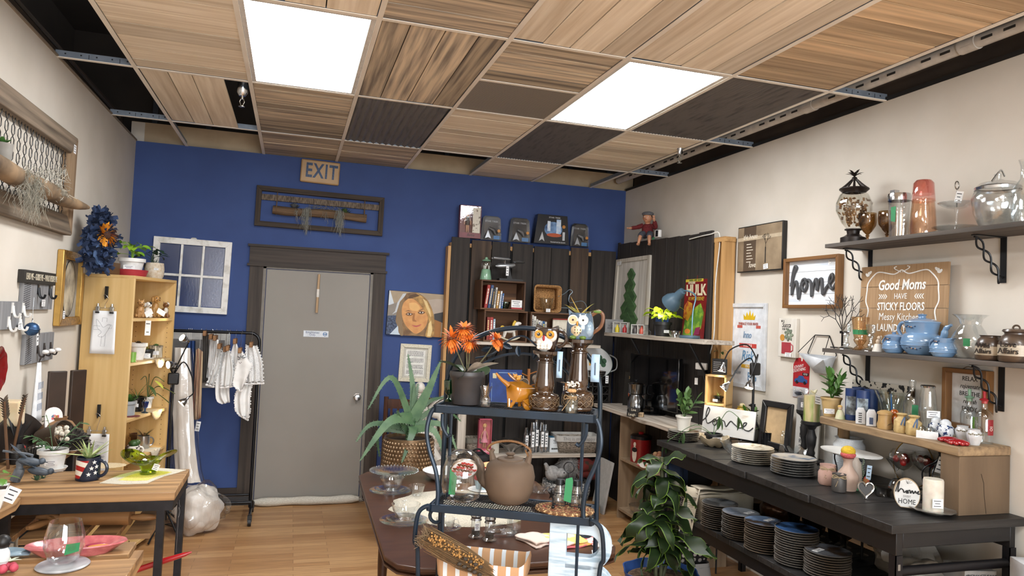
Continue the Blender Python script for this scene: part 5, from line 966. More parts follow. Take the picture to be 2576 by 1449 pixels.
for x0,sg in((0,-1),(RW,1)):
 b=B(RN);b.tube(bez([(x0,.006,zT_-.012),(x0+sg*.012,.004,zT_-.04),(x0+sg*.018,0,zT_-.09),(x0+sg*.006,0,zT_-.15),(x0-sg*.02,0,zT_-.22),(x0-sg*.03,0,zM+.04),(x0-sg*.028,.0,zM)],6),.0075,8);b.tube(bez([(x0-sg*.03,.01,zT_-.03),(x0-sg*.032,.01,zT_-.07),(x0-sg*.05,.01,zT_-.1),(x0-sg*.062,.01,zT_-.095)],5),.006,7);b.tube([(x0-sg*.045,RD*.4,zT_-.02),(x0-sg*.045,RD*.4,zM)],.006,7);b.done('front_post',t)
 b=B(RN);b.tube(bez([(x0,.0,zM-.02),(x0-sg*.0,-.005,zM-.005),(x0+sg*.03,-.01,zM-.03),(x0+sg*.04,-.005,zM-.12),(x0+sg*.03,0,.9),(x0+sg*.02,0,.74)],6),.0075,8);b.tube([(x0+sg*.02,0,.76),(x0+sg*.02,0,0)],.008,8);b.tube(arc((x0-sg*.02,.03,zM-.045),.022,90,400,14),.006,7);b.tube([(x0-sg*.045,.02,zM-.02),(x0-sg*.045,.02,.74)],.006,7);b.done('lower_post',t)
def rk(px,py,z,d=None):
 py=py or(1015 if z>1.2 else 1265)
 if d is None:return at(px,py,z=z)
 p=plane(px,py,RO+RY*d,RY);return Vector((p.x,p.y,z))
z=zT_+.001
p=rk(1128,0,z,.10);t=T('green_goblet','small green pressed glass goblet at the left end of the rack top','goblet',p);B(G('#3f8f63',.16,.06)).lathe(hollow([(0,0),(.017,.001),(.014,.005),(.005,.012),(.005,.022),(.014,.03),(.017,.045),(.0185,.07),(.0185,.073)],.0012),24,wob=.02,lobes=12).done('bowl',t)
p=rk(1172,0,z,.075);t=T('gerbera_pot','grey pot of orange artificial gerberas on the top shelf of the rack','potted plant',p,RZ);PG=P('#3d3c3e',.4,c2='#302f31',sc=14);B(PG).lathe([(0,0),(.044,0),(.047,.004),(.053,.085),(.058,.09),(.061,.1),(.058,.11),(.052,.11),(.05,.09)],36).done('pot',t);B(SOIL).lathe([(0,.092),(.05,.09)]).done('soil',t)
def rl(px,py,d=.09):q=plane(px,py,RO+RY*d,RY)-p;return Vector((q.dot(RX),q.dot(RY),q.z))
GL=LEAFG('#2f4a2c','#24391f');b=B(GL)
for x,y,L_,dd,w,tw in((1125,905,0,.07,.05,.3),(1150,915,0,.1,.045,0),(1190,930,0,.06,.05,.6),(1225,925,0,.12,.045,1),(1160,940,0,.02,.05,.9)):
 e=rl(x,y,dd);s_=Vector((0,0,.095));b.tube([s_,s_.lerp(e,.4)],.003,5);b.leaf(s_.lerp(e,.3),e-s_,(e-s_).length*1.0,w,.5,6,.2,None,tw)
b.done('leaves',t);b=B(P('#9a8b7d',.6,c2='#5f5a4c',sc=20))
for x,y,w in((1240,895,.022),(1205,905,.04),(1170,925,.035)):e=rl(x,y,.03);b.leaf((0,-.01,.10),e-Vector((0,0,.1)),(e-Vector((0,0,.1))).length,w,.5,6,.5,None,.8)
b.done('dry_leaf',t,label='faded brown underside leaves');OR_=P('#e07f2a',.6,c2='#c85f1c',sc=30,isl=.14)
for k,(x,y,s_,nd)in enumerate(((1137,852,.047,(-.15,-1,.25)),(1168,828,.042,(.1,-.7,.6)),(1182,858,.038,(.5,-.7,.1)),(1250,855,.036,(.8,-.3,.5)))):
 e=rl(x,y,.05);b=B(P('#5d5a3c',.7));b.tube(bez([(0,0,.095),e*.5+Vector((0,.012,.04)),e],5),.0022,5);b.done('stem',t)
 d=Vector(nd).normalized();u_=d.orthogonal().normalized();v_=d.cross(u_);b=B(OR_)
 for ly,nn in((1,22),(.72,17)):
  for j in range(nn):a=2*pi*(j+.5*(ly<1))/nn+k;b.leaf(e+d*.001/ly,u_*cos(a)+v_*sin(a)+d*(.12 if ly==1 else .45)-(Vector((0,0,.25))if ly==1 else Vector((0,0,0))),s_*ly*1.12,.0135,.5,4,.15)
 f=b.done('flower',t);B(P('#7a3f1c',.9,c2='#3a2a16',sc=300)).sph(e+d*.004,.0065,8,6).done('flower_centre',f)
p=rk(1221,0,z,.04);t=T('crystal_vase','small cut crystal posy vase beside the grey flower pot','vase',p);B(G('#f2f5f6',.34,.08)).lathe(hollow([(0,0),(.015,0),(.018,.012),(.0165,.025),(.0105,.034),(.0135,.046),(.0215,.066)],.0015),24,wob=.05,lobes=8).done('body',t);B(P('#b58a5c',.7)).leaf((0,0,.02),(.1,0,1),.062,.012,.1,3).done('dried_leaf',t)
# wheelbarrow planter
p=rk(1290,0,z,.06);t=T('wheelbarrow_planter','mustard yellow ceramic wheelbarrow planter with tiny bears on its rim','planter',p,RZ);MU=P('#a0681a',.22,c2='#9c6416',sc=12,coat=.4)
X=lambda u,v:((u-1115)/2174*180*.00135,-(v-1200)/1449*120*.00135)
def xz(u,v,y):a,c=X(u,v);return(a,y,c)
b=B(MU);o_=[xz(905,445,-.022),xz(1410,610,-.028),xz(1240,1030,-.018),xz(960,930,-.016)];i_=[xz(1310,430,.03),xz(1790,635,.022),xz(1620,1000,.014),xz(1280,940,.018)]
b.add(o_+i_,[(0,1,2,3),(4,5,6,7),(1,5,6,2),(0,4,7,3),(3,2,6,7)],False);tr=b.done('tray',t,solid=.004)
b=B(MU);b.tube([xz(600,200,-.02),xz(700,310,-.021),xz(800,400,-.022),xz(905,470,-.022),xz(1010,560,-.022)],[.0035,.0055,.006,.008,.009],8);b.tube([xz(900,205,.02),xz(980,290,.022),xz(1100,390,.026),xz(1250,450,.028)],[.003,.005,.005,.006],8);b.done('handle',t)
b=B(MU);b.tube([xz(1010,930,-.014),xz(1030,1180,-.016)],.006,8);b.tube([xz(1180,1000,-.014),xz(1060,1180,-.016)],.006,8);b.tube([xz(1300,1000,.012),xz(1300,1170,.014)],.006,8);b.done('leg',t)
b=B(MU);c=xz(1560,1080,-.006);b.push(c,(0,0,35));b.cyl((0,-.006,0),(0,.006,0),.0165,n=20);b.tube([(.0165*cos(2*pi*i/20),-.006,.0165*sin(2*pi*i/20))for i in range(20)],.0025,6,True);b.tube([(-.02,-.011,.014),(0,-.011,0)],.003,6);b.sph((0,-.008,0),.004);b.pop();b.done('wheel',t)
b=B(P('#b8812f',.3,coat=.3))
for(u,v,s_)in((1260,320,.0095),(1150,270,.007)):c=Vector(xz(u,v,-.004));b.sph(c,s_);b.sph(c+Vector((-s_*.3,-s_*.8,-s_*.3)),s_*.4);[b.sph(c+Vector((e*s_*.8,0,s_*.8)),s_*.35,8,6)for e in(-1,1)];b.m(BLACK);[b.sph(c+Vector((e*s_*.35-.001,-s_*.95,s_*.15)),s_*.13,6,4)for e in(-1,1)];b.m(P('#b8812f',.3,coat=.3))
b.done('bear',t)
# brown ceramic pedestals
CB=P('#3e2a1a',.12,c2='#2b1c11',sc=6,st=(3,3,.6),coat=.8)
def pedestal(label,p,s,r0,tg):
 t=T('pedestal_candleholder',label,'candle holder',p,RZ);pr=[(0,0),(.96,0),(1,.03),(.97,.05),(.97,.05),(1.0,.065),(1.0,.215),(1.0,.215),(.97,.24),(.9,.26),(.66,.275),(.6,.29),(.58,.32),(.62,.34),(.66,.40),(.64,.46),(.56,.60),(.52,.72),(.52,.80),(.58,.81),(.58,.825),(.5,.84),(.46,.88),(.6,.92),(.8,.945),(.88,.955),(.89,1.0),(.82,1.0),(.8,.985),(0,.985)]
 b=B(CB);b.lathe([(r*r0,zz*s)for r,zz in pr],24,ph=0);b.done('body',t);b=B(P('#8c7a63',.35,c2='#5e4c38',sc=40))
 for i in range(14):
  a=2*pi*i/14
  for zz,ph in((.10,0),(.175,.5)):
   aa=a+ph*2*pi/14;c=Vector((r0*1.005*cos(aa),r0*1.005*sin(aa),zz*s));tg_=Vector((-sin(aa),cos(aa),0));w=r0*.19;h=s*.04
   b.tube([c+tg_*w*sin(2*pi*k/8)*(1+.25*cos(4*2*pi*k/8))*.9+Vector((0,0,h*cos(2*pi*k/8)))for k in range(8)],s*.0045,4,True)
 b.done('relief_band',t,label='cream lattice relief band')
 if tg:b=B(P('#a9c9e6',.6));b.grid(lambda u,v:(tg[0]+(u-.5)*tg[3],tg[1]-.01*sin(v*2.2),tg[2]-tg[4]*v+.0),2,6);b.m(P('#44566b',.7));b.box(tg[0]-.002,tg[1]-.012,tg[2]-tg[4]*.75,tg[0]+.002,tg[1]-.0105,tg[2]-tg[4]*.3);b.done('price_tag',t,label='pale blue hanging tag',solid=.0006)
 return t
p1=rk(1368,0,z,.065);p2=rk(1452,0,z,.11)
pedestal('shorter brown glazed pedestal candle holder carrying the brown owl mug',p1,.192,.050,(.052,-.045,.195,.018,.085));pedestal('taller brown glazed pedestal candle holder carrying the blue owl pitcher',p2,.235,.052,(.058,-.05,.19,.028,.09))
# owl mug
def disc(b,c,r,y,mt,n=18):b.m(mt);b.ell(c[0],c[1],r,r,y,y+.003,n)
t=T('owl_mug','brown and white owl face mug with yellow eyes and red beak','mug',p1+Vector((.002,0,.193)),RZ);b=B(P('#2b1b13',.15,coat=.7));b.lathe(hollow([(0,0),(.027,0),(.031,.006),(.040,.05),(.041,.075)],.003),28);b.prism([(-.041,.068),(-.035,.09),(-.012,.078),(.012,.076),(.036,.086),(.041,.068)],-.012,.012);b.done('mug_body',t,bev=.002)
b=B(P('#dedad2',.25,coat=.5));b.sph((-.004,-.012,.032),(.0305,.032,.037),20,12);b.sph((-.022,-.02,.052),(.02,.018,.023));b.sph((.016,-.024,.052),(.02,.016,.023))
for i in range(9):b.sph((-.022+.011*(i%4),-.04-.003*(i%2),.012+.009*(i//4)),(.007,.003,.006),8,6)
b.done('face',t,label='white glazed face');b=B(P('#c8912c',.25));YEL,WHT=P('#cf9b33',.25,c2='#8a5a18',sc=90),P('#e9e4d8',.25)
for x,y in((-.024,-.0385),(.015,-.0435)):disc(b,(x,.055),.0135,y,YEL);disc(b,(x,.055),.0055,y-.0015,BLACK);disc(b,(x-.0015,.057),.0015,y-.003,WHT,8)
b.done('eyes',t);b=B(P('#a02430',.2));b.sph((-.006,-.044,.043),(.0045,.006,.010));b.done('beak',t);b=B(P('#2b1b13',.15,coat=.7));b.tube(arc((.038,.0,.042),.026,100,-95,12),.0055,8);b.done('handle',t)
# owl pitcher
t=T('owl_pitcher','blue grey owl pitcher with twig handle planted with an aloe','pitcher',p2+Vector((.0,0,.236)),RZ);BG=P('#5f7487',.2,c2='#43566a',sc=10,coat=.6);b=B(BG);b.lathe(hollow([(0,0),(.038,0),(.046,.015),(.046,.05),(.04,.08),(.037,.088)],.003),28);b.prism([(-.038,.078),(-.041,.1),(-.022,.085),(.022,.085),(.034,.095),(.036,.078)],-.02,.01);b.done('body',t,bev=.002)
b=B(P('#d9c3a0',.25,coat=.5));b.sph((-.006,-.016,.03),(.028,.034,.033),18,12);b.m(P('#4a3a30',.4));[b.sph((-.014+.009*(i%3),-.0485,.022+.009*(i//3)),(.0018,.0015,.003),6,4)for i in range(7)];b.done('belly',t,label='cream speckled belly');b=B(P('#dcdcd8',.25))
for x,y,m_ in((-.022,-.044,P('#e0b48e',.25)),(.012,-.046,P('#e4e2dc',.25))):disc(b,(x,.064),.017,y,P('#e4ddd0',.25));disc(b,(x,.064),.0135,y-.0015,m_);disc(b,(x,.064),.0035,y-.003,BLACK,10)
b.done('eyes',t);b=B(P('#cf8f2a',.25));b.sph((-.007,-.046,.052),(.0035,.005,.008));b.done('beak',t);b=B(P('#5e7a33',.25));[b.sph((x,-.038,.006),(.012,.014,.007))for x in(-.02,.012)];b.done('feet',t,label='green leaf feet')
b=B(P('#6f879a',.25,c2='#8fa3b2',sc=60,coat=.5));b.sph((.03,-.024,.035),(.018,.018,.028));b.done('wing',t);b=B(P('#6b452b',.3,coat=.4));b.tube(bez([(.035,0,.08),(.06,0,.095),(.075,0,.08),(.068,0,.045),(.04,0,.02)],6),.0065,8);b.m(P('#5e7a33',.3));b.sph((.056,-.004,.094),(.014,.005,.005));b.done('handle',t);b=B(LEAFG('#6c8a3c','#c9a55c'));plant(b,'aloe',(0,0,.08),.075,8,4);b.done('aloe_leaves',t)
p=rk(1438,0,z,.02);t=T('jar_vase','small glass jar tied with twine holding dried white flowers','vase',p,RZ);B(G('#eef4f2',.16,.04)).lathe(hollow([(0,0),(.0195,0),(.0205,.004),(.0205,.04),(.014,.05),(.0145,.058)],.001),24).done('jar',t);b=B(P('#9a7f5c',.8));b.lathe([(.0155,.046),(.0165,.05),(.0155,.054)]);b.tube(bez([(-.004,-.017,.05),(-.02,-.02,.058),(-.022,-.02,.045),(-.002,-.018,.048),(.012,-.02,.043),(.016,-.02,.05),(0,-.018,.05)],4),.0013,4);b.tube([(0,-.019,.05),(-.028,-.03,.008)],.0012,4);b.done('twine',t)
b=B(P('#8f7d63',.8));[b.tube([(0,0,.01),(x*.4,0,.06),(x,y,h)],.0008,4)for x,y,h in((-.01,0,.08),(.0,0,.09),(.012,-.01,.085))];b.m(P('#2b2a2e',.8));[b.leaf((-.005,0,.055),(-.8,0,.6+.2*i),.03,.004,.1,3)for i in range(4)];b.done('stems',t)
b=B(P('#eeebe2',.7));q=random.Random(2);[b.sph((.004+q.uniform(-.02,.018),-.01+q.uniform(-.008,.008),.092+q.uniform(-.007,.009)),.0026,6,4)for i in range(46)];b.m(P('#c19a6b',.8));[b.sph((.0+.008*cos(i),-.012+.006*sin(i),.072),(.007,.005,.006),6,4)for i in range(6)];b.done('dried_flowers',t)
# middle shelf
z=zM+.001
p=rk(1160,0,z,.085);t=T('glass_cookie_jar','squat clear glass jar with a tilted lid printed with gingerbread hearts','jar',p,RZ);B(G('#f3f6f7',.18,.03)).lathe(hollow([(0,.0),(.045,0),(.062,.012),(.07,.05),(.069,.1),(.055,.145),(.03,.165),(.0,.168)],.003),36).done('jar_body',t)
lid=T('x','x','x',(.016,-.048,.115));
for k_ in('label','category','kind'):del lid[k_]
lid.name='lid';lid.parent=t;lid.rotation_euler=(radians(38),0,radians(20));b=B(P('#c9b8a6',.4));b.ell(0,0,.043,.043,-.004,.006,36);b.m(P('#b5ada6',.2,.9));b.tube([(.043*cos(2*pi*i/36),0,.043*sin(2*pi*i/36))for i in range(36)],.003,6,True);b.done('lid_rim',lid)
b=B(P('#dfe3e8',.5));b.ell(0,0,.041,.041,-.006,-.004,36)
def heart(b,cx,cz,s_,y):b.prism([(cx+s_*.062*16*sin(a)**3,cz+s_*.062*(13*cos(a)-5*cos(2*a)-2*cos(3*a)-cos(4*a)))for a in[2*pi*i/20 for i in range(20)]],y,y+.001)
for i in range(6):
 for j in range(6):
  x,zz=-.034+j*.0135+(i%2)*.002,.03-i*.012-j*.004+.012
  if x*x+zz*zz<.036**2:b.m(P(('#b5453f','#6b3f26','#b5453f','#6b3f26','#c24a44','#b5453f')[i],.5));heart(b,x,zz,.0075,-.0075)
b.done('heart_print',lid);b=B(P('#b9bcc0',.25,.9));b.box(-.008,-.01,-.056,.008,.004,-.04);b.tube([(-.012,-.01,-.045),(-.012,-.012,-.062),(.012,-.012,-.062),(.012,-.01,-.045)],.0012,4);b.done('clasp',lid)
b=B(GREENT);b.prism([(-.03,.03),(-.008,.03),(-.004,.09),(-.028,.115)],-.0635,-.0625);b.done('green_tag',t)
p=rk(1279,0,z,.10);t=T('clay_teapot','matte taupe clay teapot with a cane loop handle on the middle shelf','teapot',p,RZ);CT=P('#665444',.75,c2='#5b4a3b',sc=9);b=B(CT);b.lathe([(0,0),(.045,0),(.066,.012),(.081,.045),(.086,.09),(.078,.125),(.062,.14),(.045,.144),(.045,.144),(.043,.149),(.02,.152),(.012,.153),(.01,.158),(.017,.163),(.013,.168),(0,.168)],40);b.done('body',t)
b=B(CT);b.tube(bez([(-.07,-.0,.055),(-.094,0,.075),(-.104,0,.12),(-.128,0,.148)],6),[.02]*4+[.018]*5+[.014]*4+[.011]*3+[.009]*3,12);b.done('spout',t)
for s_ in(-1,1):b=B(CT);b.tube([(s_*.058,0,.135),(s_*.066,0,.165),(s_*.060,0,.175)],[.013,.008,.007],8);b.done('lug',t)
b=B(P('#8a6239',.5,c2='#5f4024',sc=40,st=(20,1,1)));b.tube(bez([(-.064,0,.165),(-.08,0,.172),(-.072,0,.187),(-.045,0,.2),(0,0,.206),(.04,0,.198),(.066,0,.18),(.064,0,.162)],5),.0042,8);b.tube([(.05,-.004,.18),(.06,-.006,.162),(.066,-.004,.155)],.0025,5);b.done('cane_handle',t)
p=rk(1421,0,z,.06);t=T('braided_mat','oval red and brown braided mat under the shaker caddy','mat',p,RZ);BRM=P('#8a3d30',.95,c2='#b08a5e',sc=110,bump=.8,ramp=(.42,.5));BRB=P('#6b4a30',.95,c2='#c9ab7c',sc=120,bump=.8,ramp=(.4,.48));b=B(BRM)
for k in range(9):b.m((BRM,BRB,BRB)[k%3]);f=(k+.5)/9;b.tube([(f*.098*cos(2*pi*i/44),f*.068*sin(2*pi*i/44)-0,.0045)for i in range(44)],.006,6,True)
b.done('braid',t)
p=p+RX*.01+RY*(-.008)+Vector((0,0,.011));t=T('shaker_caddy','black wire caddy with star ends and ring handle holding two glass shakers','caddy',p,RZ);b=B(BLKM)
for s_ in(-1,1):
 x=s_*.028
 for zz in(.012,.05):b.tube([(x-.02,-.02,zz),(x+.02,-.02,zz),(x+.02,.02,zz),(x-.02,.02,zz)],.0017,5,True)
 for dx in(-.02,.02):
  for dy in(-.02,.02):b.tube([(x+dx,dy,.05),(x+dx,dy,.012)],.0017,5)
 b.sph((s_*.046,-.02,.005),.0055,10,8);b.sph((s_*.046,.02,.005),.0055,10,8)
b.tube([(0,0,.012),(0,0,.115)],.002,5);b.tube(arc((0,0,.132),.017,0,360,24),.0018,5);b.tube([(-.01,0,.012),(.01,0,.012)],.002);b.done('wire_frame',t)
b=B(BLKM)
for s_ in(-1,1):b.push((s_*.052,-.022,.044),(0,0,s_*45));b.prism([((.019 if i%2==0 else .007)*sin(pi*i/5),(.019 if i%2==0 else .007)*cos(pi*i/5))for i in range(10)],-.001,.001);b.pop()
b.done('star',t)
b=B(GREENT);b.push((.003,-.03,.062),(0,3,0));b.prism([(-.013,-.032),(.011,-.036),(.012,.034),(.008,.046),(-.012,.038)],-.0006,.0006);b.pop();b.done('green_tag',t)
for s_,lab in((-1,'left clear glass shaker with black screw cap in the star caddy'),(1,'right clear glass shaker with black screw cap in the star caddy')):
 u=T('glass_shaker',lab,'shaker',p+RX*.028*s_+Vector((0,0,.0135)),RZ);B(G('#f0f4f5',.2,.05)).lathe(hollow([(0,0),(.017,0),(.0185,.004),(.0185,.04),(.0115,.058),(.0115,.062)],.001),20).done('glass_body',u);B(BLKM).lathe([(.0125,.06),(.0125,.076),(.011,.078),(0,.078)],20).done('cap',u)
# lower shelf: letter B and striped basket with broom
z=.7355
WL_=P('#b9cbd9',.75,c2='#8ba3b5',sc=8,st=(1,1,9),bump=.3,ramp=(.35,.5));p=rk(1390,0,z,.045);t=T('wooden_letter','large distressed pale blue wooden letter B standing on the bottom shelf','decor letter',p+RX*.092,RZ)
def bshape():
 o=[(-.095,0),(-.095,.30),(.02,.30)]+[(.02+.075*cos(a),.225+.075*sin(a))for a in[pi/2-pi*i/12 for i in range(1,12)]]+[(.045,.155)]+[(.03+.085*cos(a),.085+.085*sin(a))for a in[pi/3-(pi/3+pi/2)*i/12 for i in range(13)]]
 return o
b=B(WL_);D0,D1=-.028,.012;o=bshape()
# front and back as quads between the outline and two counters: built from bars and rings
b.box(-.095,D0,0,-.04,D1,.30)
def ring(cx,cz,R_,r_,x0):
 n=16;ang=[pi/2-pi*i/n for i in range(n+1)]
 P0=[(x0,cz+R_)]+[(cx+R_*cos(a),cz+R_*sin(a))for a in ang]+[(x0,cz-R_)];P1=[(x0,cz+r_)]+[(cx+r_*cos(a),cz+r_*sin(a))for a in ang]+[(x0,cz-r_)]
 for i in range(len(P0)-1):
  A,C,D_,E=P0[i],P0[i+1],P1[i+1],P1[i];b.add([(x,y,zz)for y in(D0,D1)for x,zz in(A,C,D_,E)],[(0,1,2,3),(7,6,5,4),(0,4,5,1),(3,2,6,7)],False)
ring(.03,.225,.075,.035,-.041);ring(.035,.082,.085,.035,-.041);b.done('letter_body',t,bev=.002)
p=rk(1215,0,z,.09)+RY*(-.0);t=T('striped_basket','woven basket with a tan and white striped cloth liner on the bottom shelf','basket',p+RX*.015,RZ);TS=D.materials.new('mat_stripes');TS.use_nodes=True;N=TS.node_tree.nodes;L=TS.node_tree.links;tc=N.new('ShaderNodeTexCoord');sx=N.new('ShaderNodeSeparateXYZ');L.new(tc.outputs['Object'],sx.inputs[0]);ml=N.new('ShaderNodeMath');ml.operation='MULTIPLY';ml.inputs[1].default_value=150;L.new(sx.outputs[0],ml.inputs[0]);sn=N.new('ShaderNodeMath');sn.operation='SINE';L.new(ml.outputs[0],sn.inputs[0]);rp=N.new('ShaderNodeValToRGB');rp.color_ramp.elements[0].position=.48;rp.color_ramp.elements[1].position=.52;rp.color_ramp.elements[0].color=hx('#b8906a');rp.color_ramp.elements[1].color=hx('#d3dbe0');L.new(sn.outputs[0],rp.inputs[0]);L.new(rp.outputs[0],N['Principled BSDF'].inputs['Base Color']);N['Principled BSDF'].inputs['Roughness'].default_value=.9
def rrect(w,d,r,z,n=5,sag=0):return[(sx_*(w-r)+r*cos(a),sy_*(d-r)+r*sin(a),z+sag*cos(2*a))for sx_,sy_,a0 in((1,1,0),(-1,1,90),(-1,-1,180),(1,-1,270))for a in[radians(a0+90*i/n)for i in range(n+1)]]
def loft(b,rings,cap=True):
 n=len(rings[0]);vs=[v for r in rings for v in r];b.add(vs,[(i*n+j,i*n+(j+1)%n,(i+1)*n+(j+1)%n,(i+1)*n+j)for i in range(len(rings)-1)for j in range(n)]);
 if cap:b.add(rings[0],[tuple(range(n))],False)
 return b
loft(B(P('#8a6a48',.8,c2='#6a4d33',sc=60)),[rrect(.125,.06,.02,.0),rrect(.14,.075,.02,.1),rrect(.143,.078,.02,.125)]).done('basket_body',t,solid=.004);loft(B(TS),[rrect(.146,.081,.024,.085,sag=.004),rrect(.15,.085,.024,.13,sag=.006),rrect(.147,.082,.024,.145,sag=.006),rrect(.137,.072,.02,.13),rrect(.125,.06,.02,.02)],False).done('cloth_liner',t)
# dried grass bundle lying in the basket
p0=rk(1060,1352,0,-.03);a_=plane(1075,1355,RO+RY*-.03,RY);e_=plane(1255,1452,RO+RY*.02,RY);t=T('dried_grass_bundle','braided bundle of dried wheat and flax seed heads leaning in the striped basket','dried flowers',a_);d=e_-a_;q=random.Random(12);b=B(P('#8f7350',.85,c2='#6a5238',isl=.3));up=Vector((0,0,1));n_=d.cross(RY).normalized()
for i in range(330):
 o=q.uniform(-1,1);w=q.uniform(-1,1);s0=n_*o*.030+RY*w*.02+d.normalized()*q.uniform(-.02,.05);m_=d*.5+n_*o*.034+RY*w*.02;e=d*q.uniform(.85,1.05)+n_*o*.012+RY*w*.01;b.tube(bez([s0+Vector((0,-.0,q.uniform(-.01,.01))),m_,e],2),.0009,3)
b.done('stalks',t,kind='stuff');b=B(P('#b88a4c',.7,c2='#8f6a3a',isl=.25));[b.sph(d*q.uniform(.02,.75)+n_*q.uniform(-.034,-.0)*-1+RY*q.uniform(-.028,-.01)+Vector((0,0,.0)),q.uniform(.0025,.0042),6,4)for i in range(210)];b.done('seed_heads',t,kind='stuff')
b=B(P('#7d6a52',.9,isl=.2));[b.tube([n_*q.uniform(-.035,.03)+RY*q.uniform(-.02,.02),n_*q.uniform(-.045,.035)+d.normalized()*-q.uniform(.01,.03)+Vector((0,0,q.uniform(-.01,.02)))],.0009,3)for i in range(90)];b.done('fringe',t,kind='stuff');b=B(P('#3d352c',.8));[b.sph(d*(.5+.035*i)+n_*.012*(1 if i%2 else-1)+RY*-.028,(.008,.006,.006),8,6)for i in range(9)];b.done('dark_braid',t)
# == dark plank partition, back part
CH=wood('#36302c','#1b1715','z',.75,5,.3,.5,(.25,.7));CHB=wood('#4f3f32','#2a2019','z',.75,5,.15,.5,(.25,.7));PN=wood('#c79c66','#a37a48','z',.6,4,.06,.15);WSH=wood('#c9c0b4','#857868','x',.8,6,.1,.4,(.3,.6));WSHY=wood('#bfb5a8','#7d7062','y',.8,6,.1,.4,(.3,.6));WSHZ=wood('#c9c0b4','#857868','z',.8,6,.1,.4,(.3,.6))
t=T('plank_partition','dark stained vertical plank partition against the blue wall','partition',(0,0,0));YP=.70
bx=[(1136.8,1182.6,0,2.385),(1188,1237,1,2.37),(1239,1284.7,0,2.37),(1291,1342,0,2.365),(1345.6,1388,0,2.355),(1389,1433,0,2.35),(1438.5,1482,1,2.37),(1490,1551,0,2.36)]
for a,c,k,h in bx:
 b=B(CHB if k else CH);b.box(at(a,610,y=YP).x,YP,.0,at(c,610,y=YP).x,YP+.02,h);b.done('plank',t,bev=.002)
b=B(PN);b.box(2.235,YP-.0,0,2.262,YP+.11,2.30)
for x in(2.84,3.42,3.82):b.box(x,YP+.026,0,x+.036,YP+.11,2.30)
b.done('stud',t);B(wood('#c79c66','#a37a48','x',.6,4,.06,.15)).box(2.262,YP+.021,2.30,3.90,YP+.11,2.336).done('top_rail',t);B(P('#0d0c0c',.9)).box(2.265,YP+.0205,0,3.914,YP+.025,2.295).done('backing',t)
t=T('plank_partition','dark stained vertical plank partition with pine studs along the right wall','partition',(0,0,0));XPn=3.915
ed=[(235,286),(288,387),(391,466),(469,539),(542,617),(621,717),(722,831),(836,919),(923,1008),(1013,1132)]
for i,(a,c)in enumerate(ed):
 f=lambda X_:at(1480+X_/3.6225,610-.05*X_,x=XPn).y
 y0,y1=min(f(a),YP-.002),f(c);b=B(CH);b.box(XPn,y1,0,XPn+.02,min(y0,YP),2.435-.005*i+(.012 if i in(0,9)else 0));b.done('plank',t,bev=.002)
b=B(PN);yn=f(1132)
for y in(yn-.135,yn-.045,-.4,.1):b.box(XPn+.021,y,0,XPn+.115,y+.04,2.31)
b.done('stud',t);B(wood('#c79c66','#a37a48','y',.6,4,.06,.15)).box(XPn+.021,yn-.14,2.31,XPn+.115,.6,2.345).done('top_rail',t);B(P('#0d0c0c',.9)).box(XPn+.0202,yn+.005,0,XPn+.0215,.65,2.3).done('backing',t)
def brk(t,p,ax,L,h):
 b=B(BLKM);x,y,z=p
 if ax=='y':b.box(x-.015,y-L,z-.004,x+.015,y,z);b.box(x-.015,y-.004,z-h,x+.015,y,z);b.tube([(x,y-L*.85,z-.006),(x,y-.006,z-h*.85)],.008,6)
 else:b.box(x-L,y-.015,z-.004,x,y+.015,z);b.box(x-.004,y-.015,z-h,x,y+.015,z);b.tube([(x-L*.85,y,z-.006),(x-.006,y,z-h*.85)],.008,6)
 b.done('bracket',t)
def wshelf(label,x0,y0,x1,y1,z,th,mt,brs,name='wall_shelf'):
 t=T(name,label,'shelf');B(mt).box(x0,y0,z-th,x1,y1,z).done('board',t,bev=.003)
 for q in brs:brk(t,*q)
 return t
Z1,Z2,Z3,ZR=1.455,.90,.475,1.578
wshelf('upper whitewashed shelf on the back plank partition holding the crates',2.46,.40,3.64,YP-.001,Z1,.028,WSH,[((2.7,YP-.001,Z1-.029),'y',.26,.2),((3.3,YP-.001,Z1-.029),'y',.26,.2)])
wshelf('whitewashed shelf behind the wheelbarrow holding the mug tree',2.29,.38,3.56,YP-.001,Z2,.025,WSH,[])
B(WSHZ).box(2.33,.39,Z3,2.40,.44,Z2-.026).done('upright',D.objects['wall_shelf.001'])
wshelf('low whitewashed shelf on the back partition holding the pink doll box',2.16,.36,3.62,YP-.001,Z3,.03,WSH,[])
wshelf('whitewashed shelf on the right partition holding the tree picture and lamp',3.655,-1.27,XPn-.001,.37,ZR,.03,WSHY,[((XPn-.001,-.95,ZR-.031),'x',.2,.3),((XPn-.001,.0,ZR-.031),'x',.2,.3)])
t=T('live_edge_shelf','live edge plank shelf in the corner carrying the television','shelf');b=B(WSHY);b.prism([(XPn-.001,.37),(3.58,.37),(3.575,.1),(3.57,-.2),(3.585,-.32),(3.56,-.42),(3.545,-.6),(3.565,-.75),(3.56,-1.0),(3.56,-1.28),(XPn-.001,-1.28)],Z2-.0,Z2+.032,'z');b.done('board',t,bev=.004)
OKY=wood('#a28b70','#857059','z',.6,4,.05);b=B(OKY);b.box(3.68,.0,0,XPn-.001,.022,Z2-.001);b.done('end_panel',t);b=B(OKY);b.box(3.68,-1.25,0,XPn-.001,-1.228,Z2-.001);b.done('end_panel',t)
for z in(.09,.515):B(OKY).box(3.68,-1.228,z-.02,XPn-.001,0,z).done('cubby_shelf',t)
